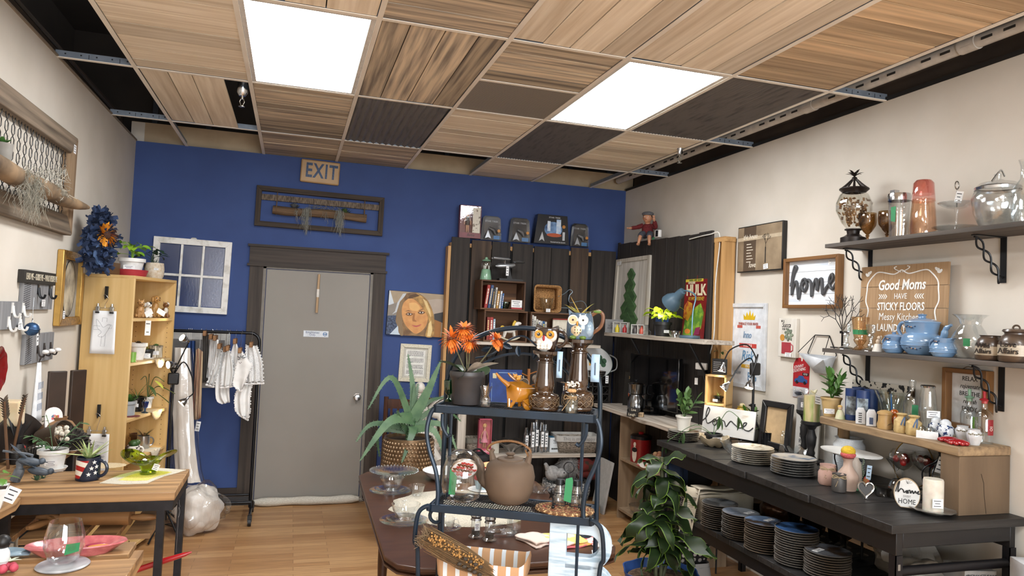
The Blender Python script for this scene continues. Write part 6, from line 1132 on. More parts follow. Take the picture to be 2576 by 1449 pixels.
# crates
CRW=wood('#6f4c31','#452e1d','x',.7,5,.12,.4);CRZ=wood('#63442c','#33221a','z',.7,5,.12,.4)
def crate(label,x0,z0,w,h,d=.24,y=.41):
 t=T('wooden_crate',label,'crate',(x0,y,z0));b=B(CRW);e=.014
 b.box(0,0,0,w,d,e);b.box(0,0,h-e,w,d,h);b.m(CRZ);b.box(0,0,e,e,d,h-e);b.box(w-e,0,e,w,d,h-e);b.done('crate_body',t,bev=.002);B(wood('#7b5534','#4f331e','x',.7,4,.1,.3)).box(e,d-.01,e,w-e,d,h-e).done('crate_back',t);return t
crate('upper dark wooden crate stacked on another holding seven books',2.485,1.737,.41,.262);crate('lower left dark wooden crate holding the rocking horse',2.525,Z1+.001,.40,.279);crate('lower right dark wooden crate packed with books behind the owl mug',2.955,Z1+.001,.47,.279)
def book(label,x,z,w,h,c,lean=0,y=.44,d=.16,band=None,group=None,title=True):
 t=T('book',label,'book',(x,y,z),0,group,ry=-lean);b=B(P(c,.5,var=.15,sc=9));b.box(0,0,0,w,.003,h);b.box(0,.002,0,.0015,d,h);b.box(w-.0015,.002,0,w,d,h);b.done('cover',t);B(P('#d9d2c0',.8)).box(.002,.004,.003,w-.002,d-.003,h-.003).done('pages',t)
 if title:b=B(P(band or '#e6e1d2',.6));q=random.Random(int(x*977));zz=h*.18
 if title:
  while zz<h*.85:l=q.uniform(.008,.02);b.box(w*.28,-.001,zz,w*.72,0,zz+l*.7);zz+=l
  b.done('spine_title',t)
x=2.515
for i,(w,h,c,band,lab,ln)in enumerate(((.026,.205,'#a3261f',None,'red book with cream spine title leaning in the upper crate',-7),(.024,.205,'#2c4a78','#d9c9a0','dark blue book second from the left in the upper crate',-7),(.016,.17,'#2b2a28','#b8935a','thin black book in the upper crate',-5),(.014,.185,'#d9d6cf','#333333','tall white book in the middle of the upper crate row',-5),(.02,.155,'#b98a3c','#ffffff','mustard yellow book in the upper crate',-5),(.014,.155,'#e2e4e6','#3b6ea0','white book with blue title in the upper crate',-5),(.012,.135,'#3a6aa8',None,'slim blue book at the right of the upper crate row',-5))):
 book(lab,x+.012,1.7525,w,h,c,ln,band=band);x+=w+.007
z=1.7525;potted('green_bowl','faceted dark green glass bowl beside the books in the upper crate','bowl',(2.735,.49,z),.045,.06,G('#3f6b4a',.25,.1),None,k=.6,lip=0);t=T('card_holder','white business card stand in the upper crate','card holder',(2.825,.45,z));B(P('#a63238',.5)).box(-.05,-.02,0,.05,.02,.012).done('base',t);card(t,(0,-.012,.047),.10,.065)
x=2.560
for w,h,c,band,lab in((.024,.2,'#8f2a22','#e3c98f','dark red book at the left of the lower left crate'),(.028,.2,'#a8302a','#f0ead8','thick red book second in the lower left crate'),(.018,.185,'#9fb9cc','#ffffff','pale blue book beside the rocking horse')):book(lab,x,Z1+.0155,w,h,c,0,band=band);x+=w+.003
# rocking horse
t=T('rocking_horse','small white toy rocking horse with yellow mane in the lower left crate','ornament',(2.775,.45,Z1+.0155));HW=P('#e3e0da',.35,c2='#cfcac0');b=B(HW);b.sph((0,0,.095),(.055,.028,.03));b.tube(bez([(.04,0,.1),(.06,0,.13),(.062,0,.155)],4),[.024]*4+[.02]*4+[.018],10);b.sph((.078,0,.155),(.03,.014,.015));
for x_ in(-.04,.035):
 for y_ in(-.016,.016):b.tube([(x_,y_,.08),(x_*1.35,y_,.025)],[.012,.008],8)
b.done('horse_body',t);b=B(P('#d6b23a',.5));b.tube(bez([(.05,0,.175),(.035,0,.15),(.03,0,.12)],4),.012,7);b.tube(bez([(-.05,0,.11),(-.075,0,.12),(-.08,0,.08)],4),.012,7);b.done('mane',t);b=B(P('#9db7cf',.5));b.sph((0,0,.11),(.028,.031,.02));b.done('saddle',t);b=B(P('#d9d2b8',.4));[b.tube(arc((0,y_,.16),.155,235,305,12),.006,6)for y_ in(-.022,.022)];b.done('rocker',t)
x=2.975
for i,(w,h,c,band,lab)in enumerate(((.018,.235,'#d8d6cf','#222222','tallest white book at the left of the lower right crate'),(.02,.225,'#e3e1da','#3a3a3a','white book second in the lower right crate'),(.016,.2,'#c9c6bd','#4a6a3a','grey book third in the lower right crate'),(.022,.19,'#e6e4dd','#1f3f70','white book with blue lettering in the lower right crate'),(.014,.185,'#d3d7d9','#222222','slim pale book in the lower right crate'),(.02,.185,'#2f5f93','#e9d24a','blue book with yellow lettering in the lower right crate'),(.016,.18,'#ded9cc','#333333','cream book beside the standing farm books'))):book(lab,x,Z1+.0155,w,h,c,0,band=band);x+=w+.003
for i in range(3):t=T('farm_book',['front cream book lettered farm facing outward in the lower right crate','middle cream book of the outward-facing pile in the crate','rear red-edged book of the outward-facing pile in the crate'][i],'book',(3.19+i*.008,.47+i*.022,Z1+.0155));B(P(['#ded8c8','#cfc6b4','#b3463c'][i],.6)).box(0,0,0,.17,.018,.19+i*.012).done('cover',t);i==0 and txt('The\nFarm',.035,P('#5a5348',.7),t,(.085,-.001,.09))
t=T('squirrel_figurine','small brown squirrel figurine in front of the crate books','figurine',(3.10,.385,Z1+.001));b=B(P('#9a7450',.7));b.sph((0,0,.03),(.02,.016,.03));b.sph((-.01,0,.07),(.016,.013,.014));b.tube(bez([(.018,0,.01),(.04,0,.05),(.03,0,.09)],4),[.01]*4+[.014]*4+[.008],8);[b.sph((-.01+e*.006,0,.085),(.003,.003,.007),6,4)for e in(-1,1)];b.done('body',t)
# on the crates
t=T('candy_dispenser','mint green and glass candy dispenser on the upper crate','dispenser',(2.545,.50,2.0));MG=P('#7fa88a',.3,coat=.5);B(MG).lathe([(0,0),(.052,0),(.052,.01),(.04,.085),(.034,.095),(0,.095)]).done('base',t);B(G('#f0f4f2',.15)).lathe(hollow([(.034,.095),(.05,.12),(.05,.15),(.036,.168)],.002)).done('glass_globe',t);B(MG).lathe([(.038,.168),(.04,.175),(.015,.186),(.012,.2),(0,.206)]).done('lid',t);b=B(P('#e6e2dc',.4));[b.sph((.025*cos(i*2.1),.025*sin(i*2.1),.102+.007*(i//4)),.007,6,4)for i in range(14)];b.done('candies',t)
t=T('toy_spacecraft','silver toy spacecraft model on a black stand on the upper crate','model',(2.76,.50,2.0));b=B(BLACK);b.box(-.10,-.045,0,.12,.045,.02);b.prism([(-.02,.02),(.03,.02),(.0,.13),(-.015,.13)],-.006,.006);b.done('stand',t);b=B(P('#9fa3a7',.3,.7));b.tube([(-.13,0,.13),(-.1,0,.132),(.02,0,.14),(.05,0,.15)],[.006,.02,.022,.016],12);b.done('hull',t);b=B(P('#9fa3a7',.3,.7));b.lathe([(0,.165),(.05,.168),(.062,.176),(.03,.186),(0,.19)],24,c=(.085,0,0));b.done('saucer_wing',t);
for y_ in(-.03,.03):b=B(P('#a9adb1',.3,.7));b.tube([(-.16,y_,.2),(-.02,y_,.195),(0,y_,.194)],[.011,.012,.004],10);b.tube([(-.04,0,.14),(-.05,y_,.19)],.004,6);b.done('engine_pod',t)
card(t,(-.025,-.03,.09),.025,.085)
t=T('wicker_tray','square wicker tray basket standing on edge on the right crate','basket',(3.135,.53,Z1+.281));WK=P('#b98c58',.75,c2='#7d5730',sc=95,st=(1,1,2.2),bump=.9,ramp=(.4,.6));rr_=lambda w,y,r=.03:[(sx_*(w-r)+r*cos(a),y,.125+sz_*(w*.93-r)+r*sin(a))for sx_,sz_,a0 in((1,1,0),(-1,1,90),(-1,-1,180),(1,-1,270))for a in[radians(a0+22.5*i)for i in range(5)]]
b=B(WK);loft(b,[rr_(.105,.05),rr_(.125,-.04)]);b.tube(rr_(.127,-.045),.008,7,True);b.done('weave',t,solid=.005)
t=T('fluted_bowl','clear fluted glass bowl standing in front of the wicker tray','bowl',(3.11,.44,Z1+.281));B(G('#eef0ee',.2,.06)).lathe(hollow([(0,0),(.03,0),(.025,.01),(.05,.05),(.062,.11),(.068,.13)],.002),30,wob=.03,lobes=15).done('glass',t);card(t,(.0,-.045,.018),.04,.03)
t=T('wire_swan','blue wire swan outline ornament on the right crate','ornament',(3.38,.50,Z1+.281));b=B(P('#8fa3b3',.4,.6));b.tube(bez([(.13,0,0),(.15,0,.06),(.1,0,.12),(-.02,0,.1),(-.03,0,.16),(.0,0,.2),(-.03,0,.22),(-.08,0,.18),(-.14,0,.15)],5),.003,5);b.tube([(.13,.0,.0),(-.12,0,0),(-.12,0,.05),(.1,0,.05)],.0025,5);b.done('wire',t)
# toy packages along the top of the partition
zt=2.345;PKB=P('#15161c',.35,coat=.4)
def xat(px):return at(px,590,y=.74).x
def package(px0,px1,h,label,kind):
 x0,x1=xat(px0),xat(px1);w=x1-x0;t=T('toy_package',label,'toy package',((x0+x1)/2,.755,zt+.04));b=B(PKB);o=[(-w*.5,0),(w*.5,0),(w*.46,h*.55),(w*.42,h*.92),(w*.3,h),(-w*.3,h),(-w*.42,h*.92),(-w*.46,h*.55)];b.prism(o,-.004,0);b.done('backing_card',t)
 b=B(G('#ffffff',.12,.08));b.prism([(x_*.88,z_*.92+.004)for x_,z_ in o],-.05,-.0045);b.done('clear_blister',t);txt('STAR TREK',h*.07,P('#c9cdd3',.4),t,(0,-.0055,h*.78),wx=1.15)
 b=B(P('#b9bfc6',.3,.6));b.prism([(-w*.36,.01),(-w*.22,h*.38),(-w*.06,.01),(-w*.2,h*.1)],-.054,-.051);b.done('emblem',t);B(P('#c98a3f',.4)).ell(w*.3,h*.38,.014,.014,-.054,-.051).done('round_seal',t)
 b=B(P('#6f7378',.35,.6));b.tube([(-w*.12,-.025,h*.5),(.02,-.025,h*.42),(w*.18,-.025,h*.25)],[.012,.02,.01],8);b.done('toy',t)
 b=B(P('#4a7fb5',.5));b.box(w*.12,-.0055,.012,w*.42,-.0042,h*.2);b.done('blue_panel',t)
package(1210,1262,.225,'first clear blister toy package with silver emblem beside the doll box',0);package(1280,1335,.23,'blister toy package left of the large window box',1);package(1436,1482,.225,'narrow blister toy package at the right end of the partition top',2)
x0,x1=xat(1339),xat(1427);w=x1-x0;t=T('toy_playset_box','large black window box toy playset on top of the partition','toy package',((x0+x1)/2,.755,zt+.04));b=B(PKB);h=.275;b.add([(x_,y_,z_)for y_ in(-.075,.0)for x_,z_ in((-w/2,0),(w/2,0),(w*.42,h),(-w*.42,h))],[(0,1,2,3),(7,6,5,4),(0,4,5,1),(1,5,6,2),(2,6,7,3),(3,7,4,0)],False);b.done('box',t,bev=.002)
b=B(P('#27466f',.4,c2='#7fa3cf',sc=12));b.ell(.01,.14,.09,.07,-.0768,-.075,24);b.m(P('#8fb4dc',.4,c2='#dfe9f4',sc=20));b.box(-.05,-.078,.12,-.02,-.0768,.215);b.box(.04,-.078,.10,.085,-.0768,.235);b.m(P('#b9562f',.5));b.ell(.02,.085,.075,.018,-.0785,-.078);b.m(P('#c8ccd0',.4));b.prism([(-.13,.02),(-.1,.11),(-.075,.02),(-.1,.04)],-.079,-.0768);b.box(.105,-.079,.04,.128,-.0768,.12);b.m(P('#c98a3f',.4));b.ell(.115,.17,.016,.016,-.079,-.0768);b.done('window_print',t);txt('STAR TREK',.014,P('#d9dde2',.4),t,(.02,-.0765,.25),wx=1.2);txt('TRANSPORTER ROOM',.012,P('#d9dde2',.4),t,(.06,-.0765,.018),wx=.9)
def dollbox(name,label,p,w,h,d,col,dress,hair,ttl,tcol):
 t=T(name,label,'toy package',p);b=B(P(col,.5));b.box(-w/2,-.002,0,w/2,0,h);b.box(-w/2,-d,0,w/2,0,.006);b.box(-w/2,-d,h-.006,w/2,0,h);b.box(-w/2,-d,0,-w/2+.004,0,h);b.box(w/2-.004,-d,0,w/2,0,h);b.box(-w/2,-d-.001,0,w/2,-d,h*.16);b.done('box',t);B(G('#ffffff',.14,.05)).box(-w/2+.004,-d-.0005,h*.16,w/2-.004,-d,h-.006).done('window',t)
 c=-w*.1 if hair=='#4a3020' else 0;s_=h*.9;q=t;b=B(P('#d9a684',.5));b.sph((c,-d/2,h*.78),(.012*s_/.3,.012,.016*s_/.3));b.tube([(c,-d/2,h*.73),(c,-d/2,h*.6),(c,-d/2,h*.42)],[.006,.014,.012],8)
 for e in(-1,1):b.tube([(c+e*.012,-d/2,h*.66),(c+e*.03,-d/2,h*.52),(c+e*.03,-d/2,h*.42)],.004,6);b.tube([(c+e*.007,-d/2,h*.42),(c+e*.008,-d/2,h*.18)],[.008,.004],6)
 b.done('doll',q);b=B(P(hair,.6));b.sph((c,-d/2+.004,h*.80),(.02*s_/.3,.012,.022*s_/.3));b.done('doll_hair',q);b=B(P(dress,.6));b.tube([(c,-d/2,h*.66),(c,-d/2,h*.5),(c,-d/2,h*.4 if dress[1:3]=='2a' else h*.34)],[.016,.015,.018 if dress[1:3]=='2a' else .036],12);b.done('doll_dress',q);txt(ttl,h*.075,P(tcol,.4),t,(w*.03,-d-.002,h*.09),sh=.25,wx=.85);return t
t=dollbox('doll_box','doll in a striped swimsuit in a clear-front box on the partition top',((xat(1150)+xat(1209))/2,.76,zt+.04),.20,.30,.06,'#7f4a50','#2a2a2c','#4a3020','Barbie','#1c1c1e');b=B(P('#d6d0c3',.6,c2='#8a7d70',sc=30,ramp=(.38,.44)));b.box(.02,-.0625,.05,.09,-.0605,.28);b.done('outfit_panel',t,label='cream panel printed with outfits')
# shelf 2
t=T('blue_portfolio','dark blue embossed album standing behind the wheelbarrow','album',(2.80,.58,Z2+.001),rx=-6);B(P('#1d3f86',.45,c2='#173370',sc=14)).box(-.155,-.02,0,.155,0,.30).done('cover',t,bev=.003);b=B(P('#d9cda6',.6));b.box(-.125,-.022,.22,-.09,-.02,.265);b.m(P('#8fb0d6',.6));b.box(-.135,-.0212,.02,-.132,-.02,.18);b.box(-.07,-.0212,.268,.1,-.02,.274);b.done('print',t)
t=T('mug_tree','orange-brown wooden mug tree with hanging stoneware mugs','mug tree',(2.98,.48,Z2+.001));OW=wood('#a9692f','#84501f','z');b=B(OW);b.lathe([(0,0),(.06,0),(.06,.015),(0,.015)]);b.box(-.011,-.011,.015,.011,.011,.32);b.done('post',t)
for e,z_ in((-1,.25),(1,.27),(1,.16),(-1,.14)):b=B(OW);b.tube([(0,0,z_),(e*.07,-.02,z_+.03)],.006,6);b.done('peg',t)
STW=P('#b9ab98',.45,c2='#8f8172',sc=20)
for i,(x_,y_,z_,lab,rx_)in enumerate(((3.045,.43,1.13,'stoneware mug hanging mouth forward on the right of the mug tree',100),(2.915,.43,1.09,'speckled stoneware mug hanging on the left of the mug tree',70))):
 u=T('stoneware_mug',lab,'mug',(x_,y_,z_),0,None,rx=rx_);B(STW).lathe(hollow([(0,-.04),(.036,-.04),(.042,0),(.04,.045)],.004),24).done('mug_body',u);B(STW).tube(arc((0,0,0),.025,60,120,6)+[],.004).done('handle',u)if False else B(STW).tube([(0,.038,.03),(0,.065,.02),(0,.065,-.015),(0,.04,-.025)],.005,6).done('handle',u)
potted('white_jug','white jug with black flecks beside the foot of the mug tree','jug',(3.06,.44,Z2+.001),.05,.11,P('#d8d2c4',.4,c2='#2a2826',sc=60,ramp=(.3,.36)),None,prof=[(0,0),(.04,0),(.052,.03),(.045,.07),(.028,.09),(.032,.11),(.028,.11),(.024,.09)])
for i,(x_,w,h,c,lab)in enumerate(((3.29,.018,.2,'#26262a','black book at the left of the row behind the pedestals'),(3.312,.024,.2,'#b0713a','orange-brown book behind the pedestals'),(3.34,.016,.2,'#c9bda6','cream book behind the pedestals'),(3.36,.02,.19,'#3a5f8a','blue book behind the pedestals'),(3.383,.02,.18,'#d7dade','white book at the right of the row behind the pedestals'))):book(lab,x_,Z2+.001,w,h,c,y=.42)
t=T('plastic_crate','black plastic bottle crate standing on its side in the corner','crate',(3.64,.46,Z2+.034));b=B(P('#26221f',.55));w,h=.125,.21
for x_ in(-w,-w/3,w/3,w):b.box(x_-.005,-.01,0,x_+.005,.12,h)
for z_ in(0,h/3,2*h/3,h):b.box(-w,-.01,z_-.005 if z_ else 0,w,.12,z_+.005)
for i in range(3):
 for j in range(3):c=(-w+w/3+i*2*w/3,-.012,h/6+j*h/3);b.tube([(c[0]-.025,-.01,c[2]),(c[0],-.01,c[2]+.025),(c[0]+.025,-.01,c[2]),(c[0],-.01,c[2]-.025)],.003,4,True)
b.done('lattice',t)
t=T('vegetable_platter','oval white platter painted with vegetables standing on the black crate','platter',(3.60,.50,Z2+.245),0,rx=-14,ry=8);b=B(P('#c9c9c6',.3,c2='#bdbdba',sc=8));b.ell(0,.155,.205,.155,-.012,0,40);b.done('dish',t,bev=.004);b=B(P('#3a4a3f',.4));b.tube([(.205*cos(a),-.012,.155+.155*sin(a))for a in[2*pi*i/44 for i in range(44)]],.003,5,True);b.m(P('#a9aaa8',.3));b.tube(bez([(.17,-.006,.25),(.245,-.006,.22),(.25,-.006,.13),(.19,-.006,.09)],5),.006,6);b.done('rim_handle',t)
b=B(P('#c7923e',.5));b.ell(-.02,.17,.016,.06,-.0135,-.0122,16,-8);b.m(P('#b9793e',.5));b.ell(-.075,.15,.013,.055,-.0135,-.0122,14,20);b.m(P('#5f7a4f',.5));[b.ell(x_,z_,.008,.05,-.0138,-.0124,8,r_)for x_,z_,r_ in((-.045,.18,20),(.005,.17,-25),(-.09,.2,-10),(-.12,.19,15))];b.m(P('#37573d',.5));[b.ell(.08+x_,.17+z_,.026,.026,-.0142,-.0124,12)for x_,z_ in((0,0),(.035,.01),(-.01,.035),(.03,-.025))];b.done('painting',t)
t=T('silver_bowl','dark silver ribbed bowl in front of the vegetable platter','bowl',(3.62,.42,Z2+.245));B(P('#4e4a46',.3,.8,c2='#8f8a85',sc=5,st=(1,1,14),ramp=(.45,.55))).lathe(hollow([(0,0),(.04,0),(.075,.04),(.085,.075)],.003)).done('bowl',t);card(t,(.09,-.03,.0),.03,.07)
# low shelf
DB=at(1218,1128,y=.42);dollbox('doll_box','tall pink box with a ballerina doll on the low shelf',(DB.x,.45,Z3+.001),.115,.305,.05,'#c4566c','#d98a9c','#c79a5c','Barbie','#f2e6e8')
def wbasket(name,label,p,w,d,h,mt,liner,ttl=None,rz=0,fl=1.18):
 t=T(name,label,'basket',p,rz);b=B(mt);loft(b,[rrect(w/fl,d/fl,.02,0),rrect(w*.93,d*.93,.025,h*.6),rrect(w,d,.03,h)]);b.done('weave',t,solid=.004)
 b=B(liner);loft(b,[rrect(w+.006,d+.006,.03,h*.68),rrect(w+.009,d+.009,.03,h+.002),rrect(w*.97,d*.96,.03,h+.003),rrect(w*.86,d*.86,.03,h*.15)]);b.done('cloth_liner',t);ttl and txt(ttl,h*.2,P('#8f8d88',.8),t,(0,-d-.0125,h*.85));return t
WB_=P('#9b9184',.8,c2='#5f574c',sc=60,st=(1,1,2.5),bump=.9,ramp=(.38,.6))
wbasket('lined_basket','grey woven basket with a white cloth liner lettered in grey on the low shelf',(3.46,.49,Z3+.001),.20,.115,.155,WB_,P('#b5b3ae',.9),'This is my Happy',-6)
wbasket('fabric_basket','small round grey lined basket behind the white post',(2.50,.52,Z3+.001),.075,.07,.13,WB_,P('#6d6a60',.9),'to')
t=vessel('crystal_leaf_bowl','frosted glass leaf-edged bowl on the low shelf','bowl',(2.84,.46,Z3+.001),[(0,0),(.02,0),(.05,.035),(.10,.075),(.145,.10)],G('#b5b0aa',.6,.3),40,wob=.10,lobes=7,rip=.012,th=.003)
one(B(P('#bcb8ac',.6,c2='#4a443a',sc=24,ramp=(.3,.36))).box(-.04,-.03,0,.04,0,.10),'owl_card','small cream card with a dark sketch beside the doll box','card',(2.68,.47,Z3+.001))
BT_=[(2.98,.10,.22),(3.03,.045,.27),(3.075,.04,.29),(3.12,.05,.27),(3.165,.04,.25)]
for i,(x_,d_,h_)in enumerate(BT_):t=T('foil_bottle',['leftmost of the five foil-wrapped tall packets on the low shelf','second foil packet from the left on the low shelf','middle and tallest foil-wrapped packet on the low shelf','fourth foil packet from the left on the low shelf','rightmost foil-wrapped packet on the low shelf'][i],'bottle',(x_,.47-.02*(i%2),Z3+.001));B(P('#8f9296',.15,.9,c2='#d5d7d9',sc=25,bump=.6)).lathe([(0,0),(.02,0),(.021,h_*.7),(.012,h_),(0,h_)],12,wob=.12,lobes=4).done('wrap',t);card(t,(0,-.024,h_*.45),.026,h_*.5,lines=4)
t=T('light_box','white and blue retail box with small print on the low shelf','box',(3.265,.46,Z3+.001));B(P('#2f6a8a',.5)).box(-.06,-.0,.13,.06,.09,.133).done('lid',t);B(P('#d7dde0',.5)).box(-.06,0,0,.06,.09,.13).done('box_body',t);txt('apple\ncider',.02,P('#3a3f45',.6),t,(0,-.001,.095),lsp=.8);b=B(P('#4a4d4c',.7));[b.ell(-.036+.018*i,.03,.009,.009,-.0015,-.0003,10)for i in range(5)];b.done('donut_print',t)
# under the low shelf
t=T('woven_basket','grey and white zigzag woven basket on the floor stuffed with soft things','basket',(3.36,.42,0));ZG=P('#a9a7a3',.9,c2='#454648',sc=4,st=(14,14,28),ramp=(.46,.54));loft(B(ZG),[rrect(.17,.13,.08,0),rrect(.205,.15,.09,.15),rrect(.20,.15,.09,.23)]).done('weave',t,solid=.006);b=B(P('#6b6b6b',.9));b.tube(bez([(-.16,-.15,.2),(-.1,-.18,.28),(-.04,-.15,.2)],6),.008,7);b.done('handle',t)
t=T('plush_toy','grey and white plush animal lying in the zigzag basket','plush toy',(3.22,.40,.26));b=B(P('#a8a7a5',.95,c2='#8a8988',sc=40));b.sph((0,0,.04),(.07,.07,.07));b.sph((.06,-.05,.05),(.055,.05,.045));b.tube([(-.05,0,.08),(-.08,-.02,.13)],[.025,.015],8);b.done('body',t);b=B(BLACK);b.sph((.07,-.1,.065),.006);b.done('eye',t)
t=T('fur_cushion','shaggy grey fur cushion in the zigzag basket','cushion',(3.38,.42,.24));q=random.Random(4);b=B(P('#7d7b79',.9));b.sph((0,0,.09),(.10,.08,.10));b.done('cushion_body',t);b=B(P('#908e8c',.9,c2='#5c5b5a',isl=.3))
for i in range(700):d=Vector((q.gauss(0,1),q.gauss(-.4,1),q.gauss(.3,1))).normalized();s_=Vector((d.x*.10,d.y*.08,.09+d.z*.10));b.tube([s_,s_+d*.02+Vector((q.uniform(-.01,.01),0,-.004)),s_+d*.03+Vector((q.uniform(-.02,.02),0,-.02))],.0011,3)
b.done('fur',t,kind='stuff')
t=T('plaid_blanket','dark red and green plaid blanket rolled at the right of the zigzag basket','blanket',(3.56,.40,.24));PB_=P('#5a1712',.95,c2='#2b2316',sc=20,st=(1,1,1),ramp=(.42,.5));b=B(PB_)
for k,(y_,z_,r_)in enumerate(((0,.04,.05),(-.03,.10,.045),(.02,.13,.04))):b.tube(bez([(-.10,y_,z_),(-.04,y_-.02,z_+.03),(.04,y_,z_),(.11,y_,z_+.02)],5),r_,12)
b.done('blanket_roll',t);card(t,(.10,-.06,-.03),.025,.11)
one(B(P('#8a6a47',.85)).box(-.16,-.1,0,.16,.1,.10),'cardboard_box','plain cardboard box on the floor in front of the zigzag basket','box',(3.38,.12,0),-20)
one(B(P('#b3b2ae',.6)).box(-.02,-.12,0,0,.12,.45),'white_board','white board leaning against the oak shelf end near the floor','board',(3.60,.22,.0),0,ry=10)
b=B(P('#17171a',.8,c2='#0d0d0f'));b.sph((0,0,.05),(.14,.10,.05),20,12,.2);b.tube(bez([(-.08,-.04,.08),(0,-.1,.14),(.08,-.04,.08)],6),.008,6);one(b,'black_bag','black soft travel bag lying on the stool behind the glass jar','bag',(2.36,-.10,.50))
t=T('low_stool','low dark stool under the black bag','stool',(2.36,-.10,0));B(DKW).box(-.14,-.12,.47,.14,.12,.498).done('seat',t)
for x_ in(-.13,.10):
 for y_ in(-.11,.08):B(DKW).box(x_,y_,0,x_+.03,y_+.03,.47).done('leg',t)
# -- corner: right partition shelf
z=ZR+.001;t=T('tree_picture','whitewashed wooden panel with a green chevron plank tree leaning on the right partition','picture',(XPn-.012,.34,z),-90,rx=-2);WW_=wood('#d8d5ce','#aca89f','z',.8,5,.1,.3);b=B(WW_);b.box(-.32,-.02,0,.32,0,.69);b.done('panel',t);b=B(wood('#c9c4ba','#989083','z',.8));
for q_ in((-.34,.0,-.30,.70),(.30,.0,.34,.70),(-.3,.665,.3,.70)):b.box(q_[0],-.034,q_[1],q_[2],-.0,q_[3])
b.done('panel_frame',t);
TG=wood('#46663c','#2f4a2c','x',.7,5,.12,.3);b=B(TG);n=6
for i in range(n):
 z0=.60-i*.082;w=.075+.026*i
 for s_ in(-1,1):w2=w*(1 if(i+(s_>0))%2 else .88);b.prism([(0,z0),(s_*w2,z0-.78*w2),(s_*(w2-.055),z0-.78*w2-.07),(0,z0-.075)],-.042-.003*(i%2)-.001*(s_>0),-.021)
b.done('chevron_tree',t,bev=.002,label='dark green chevron plank tree')
card(t,(-.26,-.036,.66),.09,.035)
def rs(px,x_=3.78):p_=at(px,835,x=x_);return Vector((x_,min(p_.y,.32),z))
t=T('comic_poster','red and green comic cover tin sign standing on the right partition shelf','poster',(XPn-.016,-.74,z),-90,rx=-3,ry=0);B(P('#7a1a1c',.4,c2='#6a1518')).box(-.155,-.008,0,.155,0,.49).done('sign_plate',t);b=B(P('#c9b23a',.5));b.box(-.152,-.0095,.44,.1,-.008,.462);b.done('band',t);txt('MARVEL COMICS GROUP',.016,P('#2f5a34',.5),t,(-.01,-.0105,.451),wx=.7);txt('HULK',.085,P('#d9cfae',.5),t,(.015,-.0105,.37),sh=-.15,wx=.92,bold=.004);txt('THE INCREDIBLE',.02,P('#d9cfae',.5),t,(-.06,-.0105,.432),wx=.5);txt('VS WOLVERINE!',.03,P('#c9a83a',.5),t,(.02,-.0105,.305),sh=.1,wx=.75)
b=B(P('#4f7f2e',.5,c2='#8fae3c',sc=18,ramp=(.4,.55)));b.prism([(-.14,.02),(.02,.0),(.12,.08),(.14,.2),(.09,.27),(.02,.24),(-.04,.17),(-.12,.14)],-.0095,-.008);b.m(P('#c9922e',.5,c2='#a8442a',sc=22,ramp=(.4,.55)));b.prism([(-.145,.16),(-.08,.13),(-.02,.19),(-.03,.27),(-.10,.29),(-.14,.25)],-.0105,-.0095);b.m(P('#8c2b52',.5));b.prism([(.02,.02),(.10,.03),(.11,.09),(.05,.08)],-.0105,-.0095);b.m(P('#d9873a',.5));b.ell(-.07,.05,.04,.02,-.0105,-.0095);b.done('abstract_print',t)
for px,lab,c1,c2_,w in((1562,'white two-slot box of toy mustard and ketchup bottles','#c9b62e','#a3262a',.075),(1606,'grey two-slot box with small jars beside the clear vase','#3a3536','#b04a3a',.062),(1612,'grey two-slot box standing behind the front one by the tree picture','#8f8d8a','#6f6d6a',.06)):
 p=rs(px,3.72 if px!=1612 else 3.80);t=T('shadow_box',lab,'shadow box',p,-55);h=.10 if w>.07 else .085;b=B(P('#b9bab8',.6));b.box(-w,-.02,0,w,.02,.006);b.box(-w,-.02,h-.006,w,.02,h);
 for x_ in(-w,-.003,w-.006):b.box(x_,-.02,0,x_+.006,.02,h)
 b.box(-w,.016,0,w,.02,h);b.done('box',t)
 for s_,c_ in((-1,c1),(1,c2_)):B(P(c_,.4)).lathe([(0,.007),(.02,.007),(.02,.045),(.008,.06),(.006,.075),(0,.076)],14,c=(s_*w*.5,0,0)).done('bottle',t)
p=rs(1666,3.75);potted('potted_pothos','bright yellow-green pothos in a black pot on the right partition shelf','potted plant',p,.068,.115,BPOT,'pothos',.145,24,21,LEAFG('#b5cf22','#8fae1e'),tag=(-.0,.045,.35),k=.75)
one(B(P('#c98a84',.5)).box(-.055,-.1,0,.055,.1,.012),'pink_tray','flat salmon pink tray under the front of the pothos pot','tray',(3.715,rs(1655,3.715).y,z),0)if False else None
t=T('desk_lamp','blue-grey gooseneck desk lamp bent over the pothos','desk lamp',rs(1735,3.76));LB=P('#4c6373',.35,c2='#435967',sc=6);B(LB).lathe([(0,0),(.075,0),(.078,.006),(.076,.022),(0,.024)],32).done('base',t)
hd=at(1712,738,x=3.74)-t.location;e=at(1690,760,x=3.72)-t.location;b=B(P('#5f8496',.3,.3));nk=bez([(.0,-.03,.02),(.0,-.035,.2),(.02,-.03,.32),tuple(hd+Vector((.01,-.055,.02))),tuple(hd)],8);b.tube(nk,.0055,8);b.done('gooseneck',t)
dr=(e-hd).normalized();b=B(LB);b.tube([hd-dr*.035,hd-dr*.03,hd-dr*.0,hd+dr*.045,hd+dr*.06,hd+dr*.10,hd+dr*.135],[.012,.028,.034,.036,.05,.072,.078],28);b.done('shade',t);B(EM('#ffe9b8',10)).sph(hd+dr*.118,.03,12,8).done('bulb',t)
l=D.lights.new('desk_lamp_light','SPOT');l.energy=6;l.spot_size=2.0;l.spot_blend=.6;l.color=(1,.88,.62);l.shadow_soft_size=.03;o=D.objects.new('desk_lamp_light',l);COL.objects.link(o);o.parent=t;o.location=hd+dr*.15;o.rotation_euler=dr.to_track_quat('-Z','Y').to_euler()
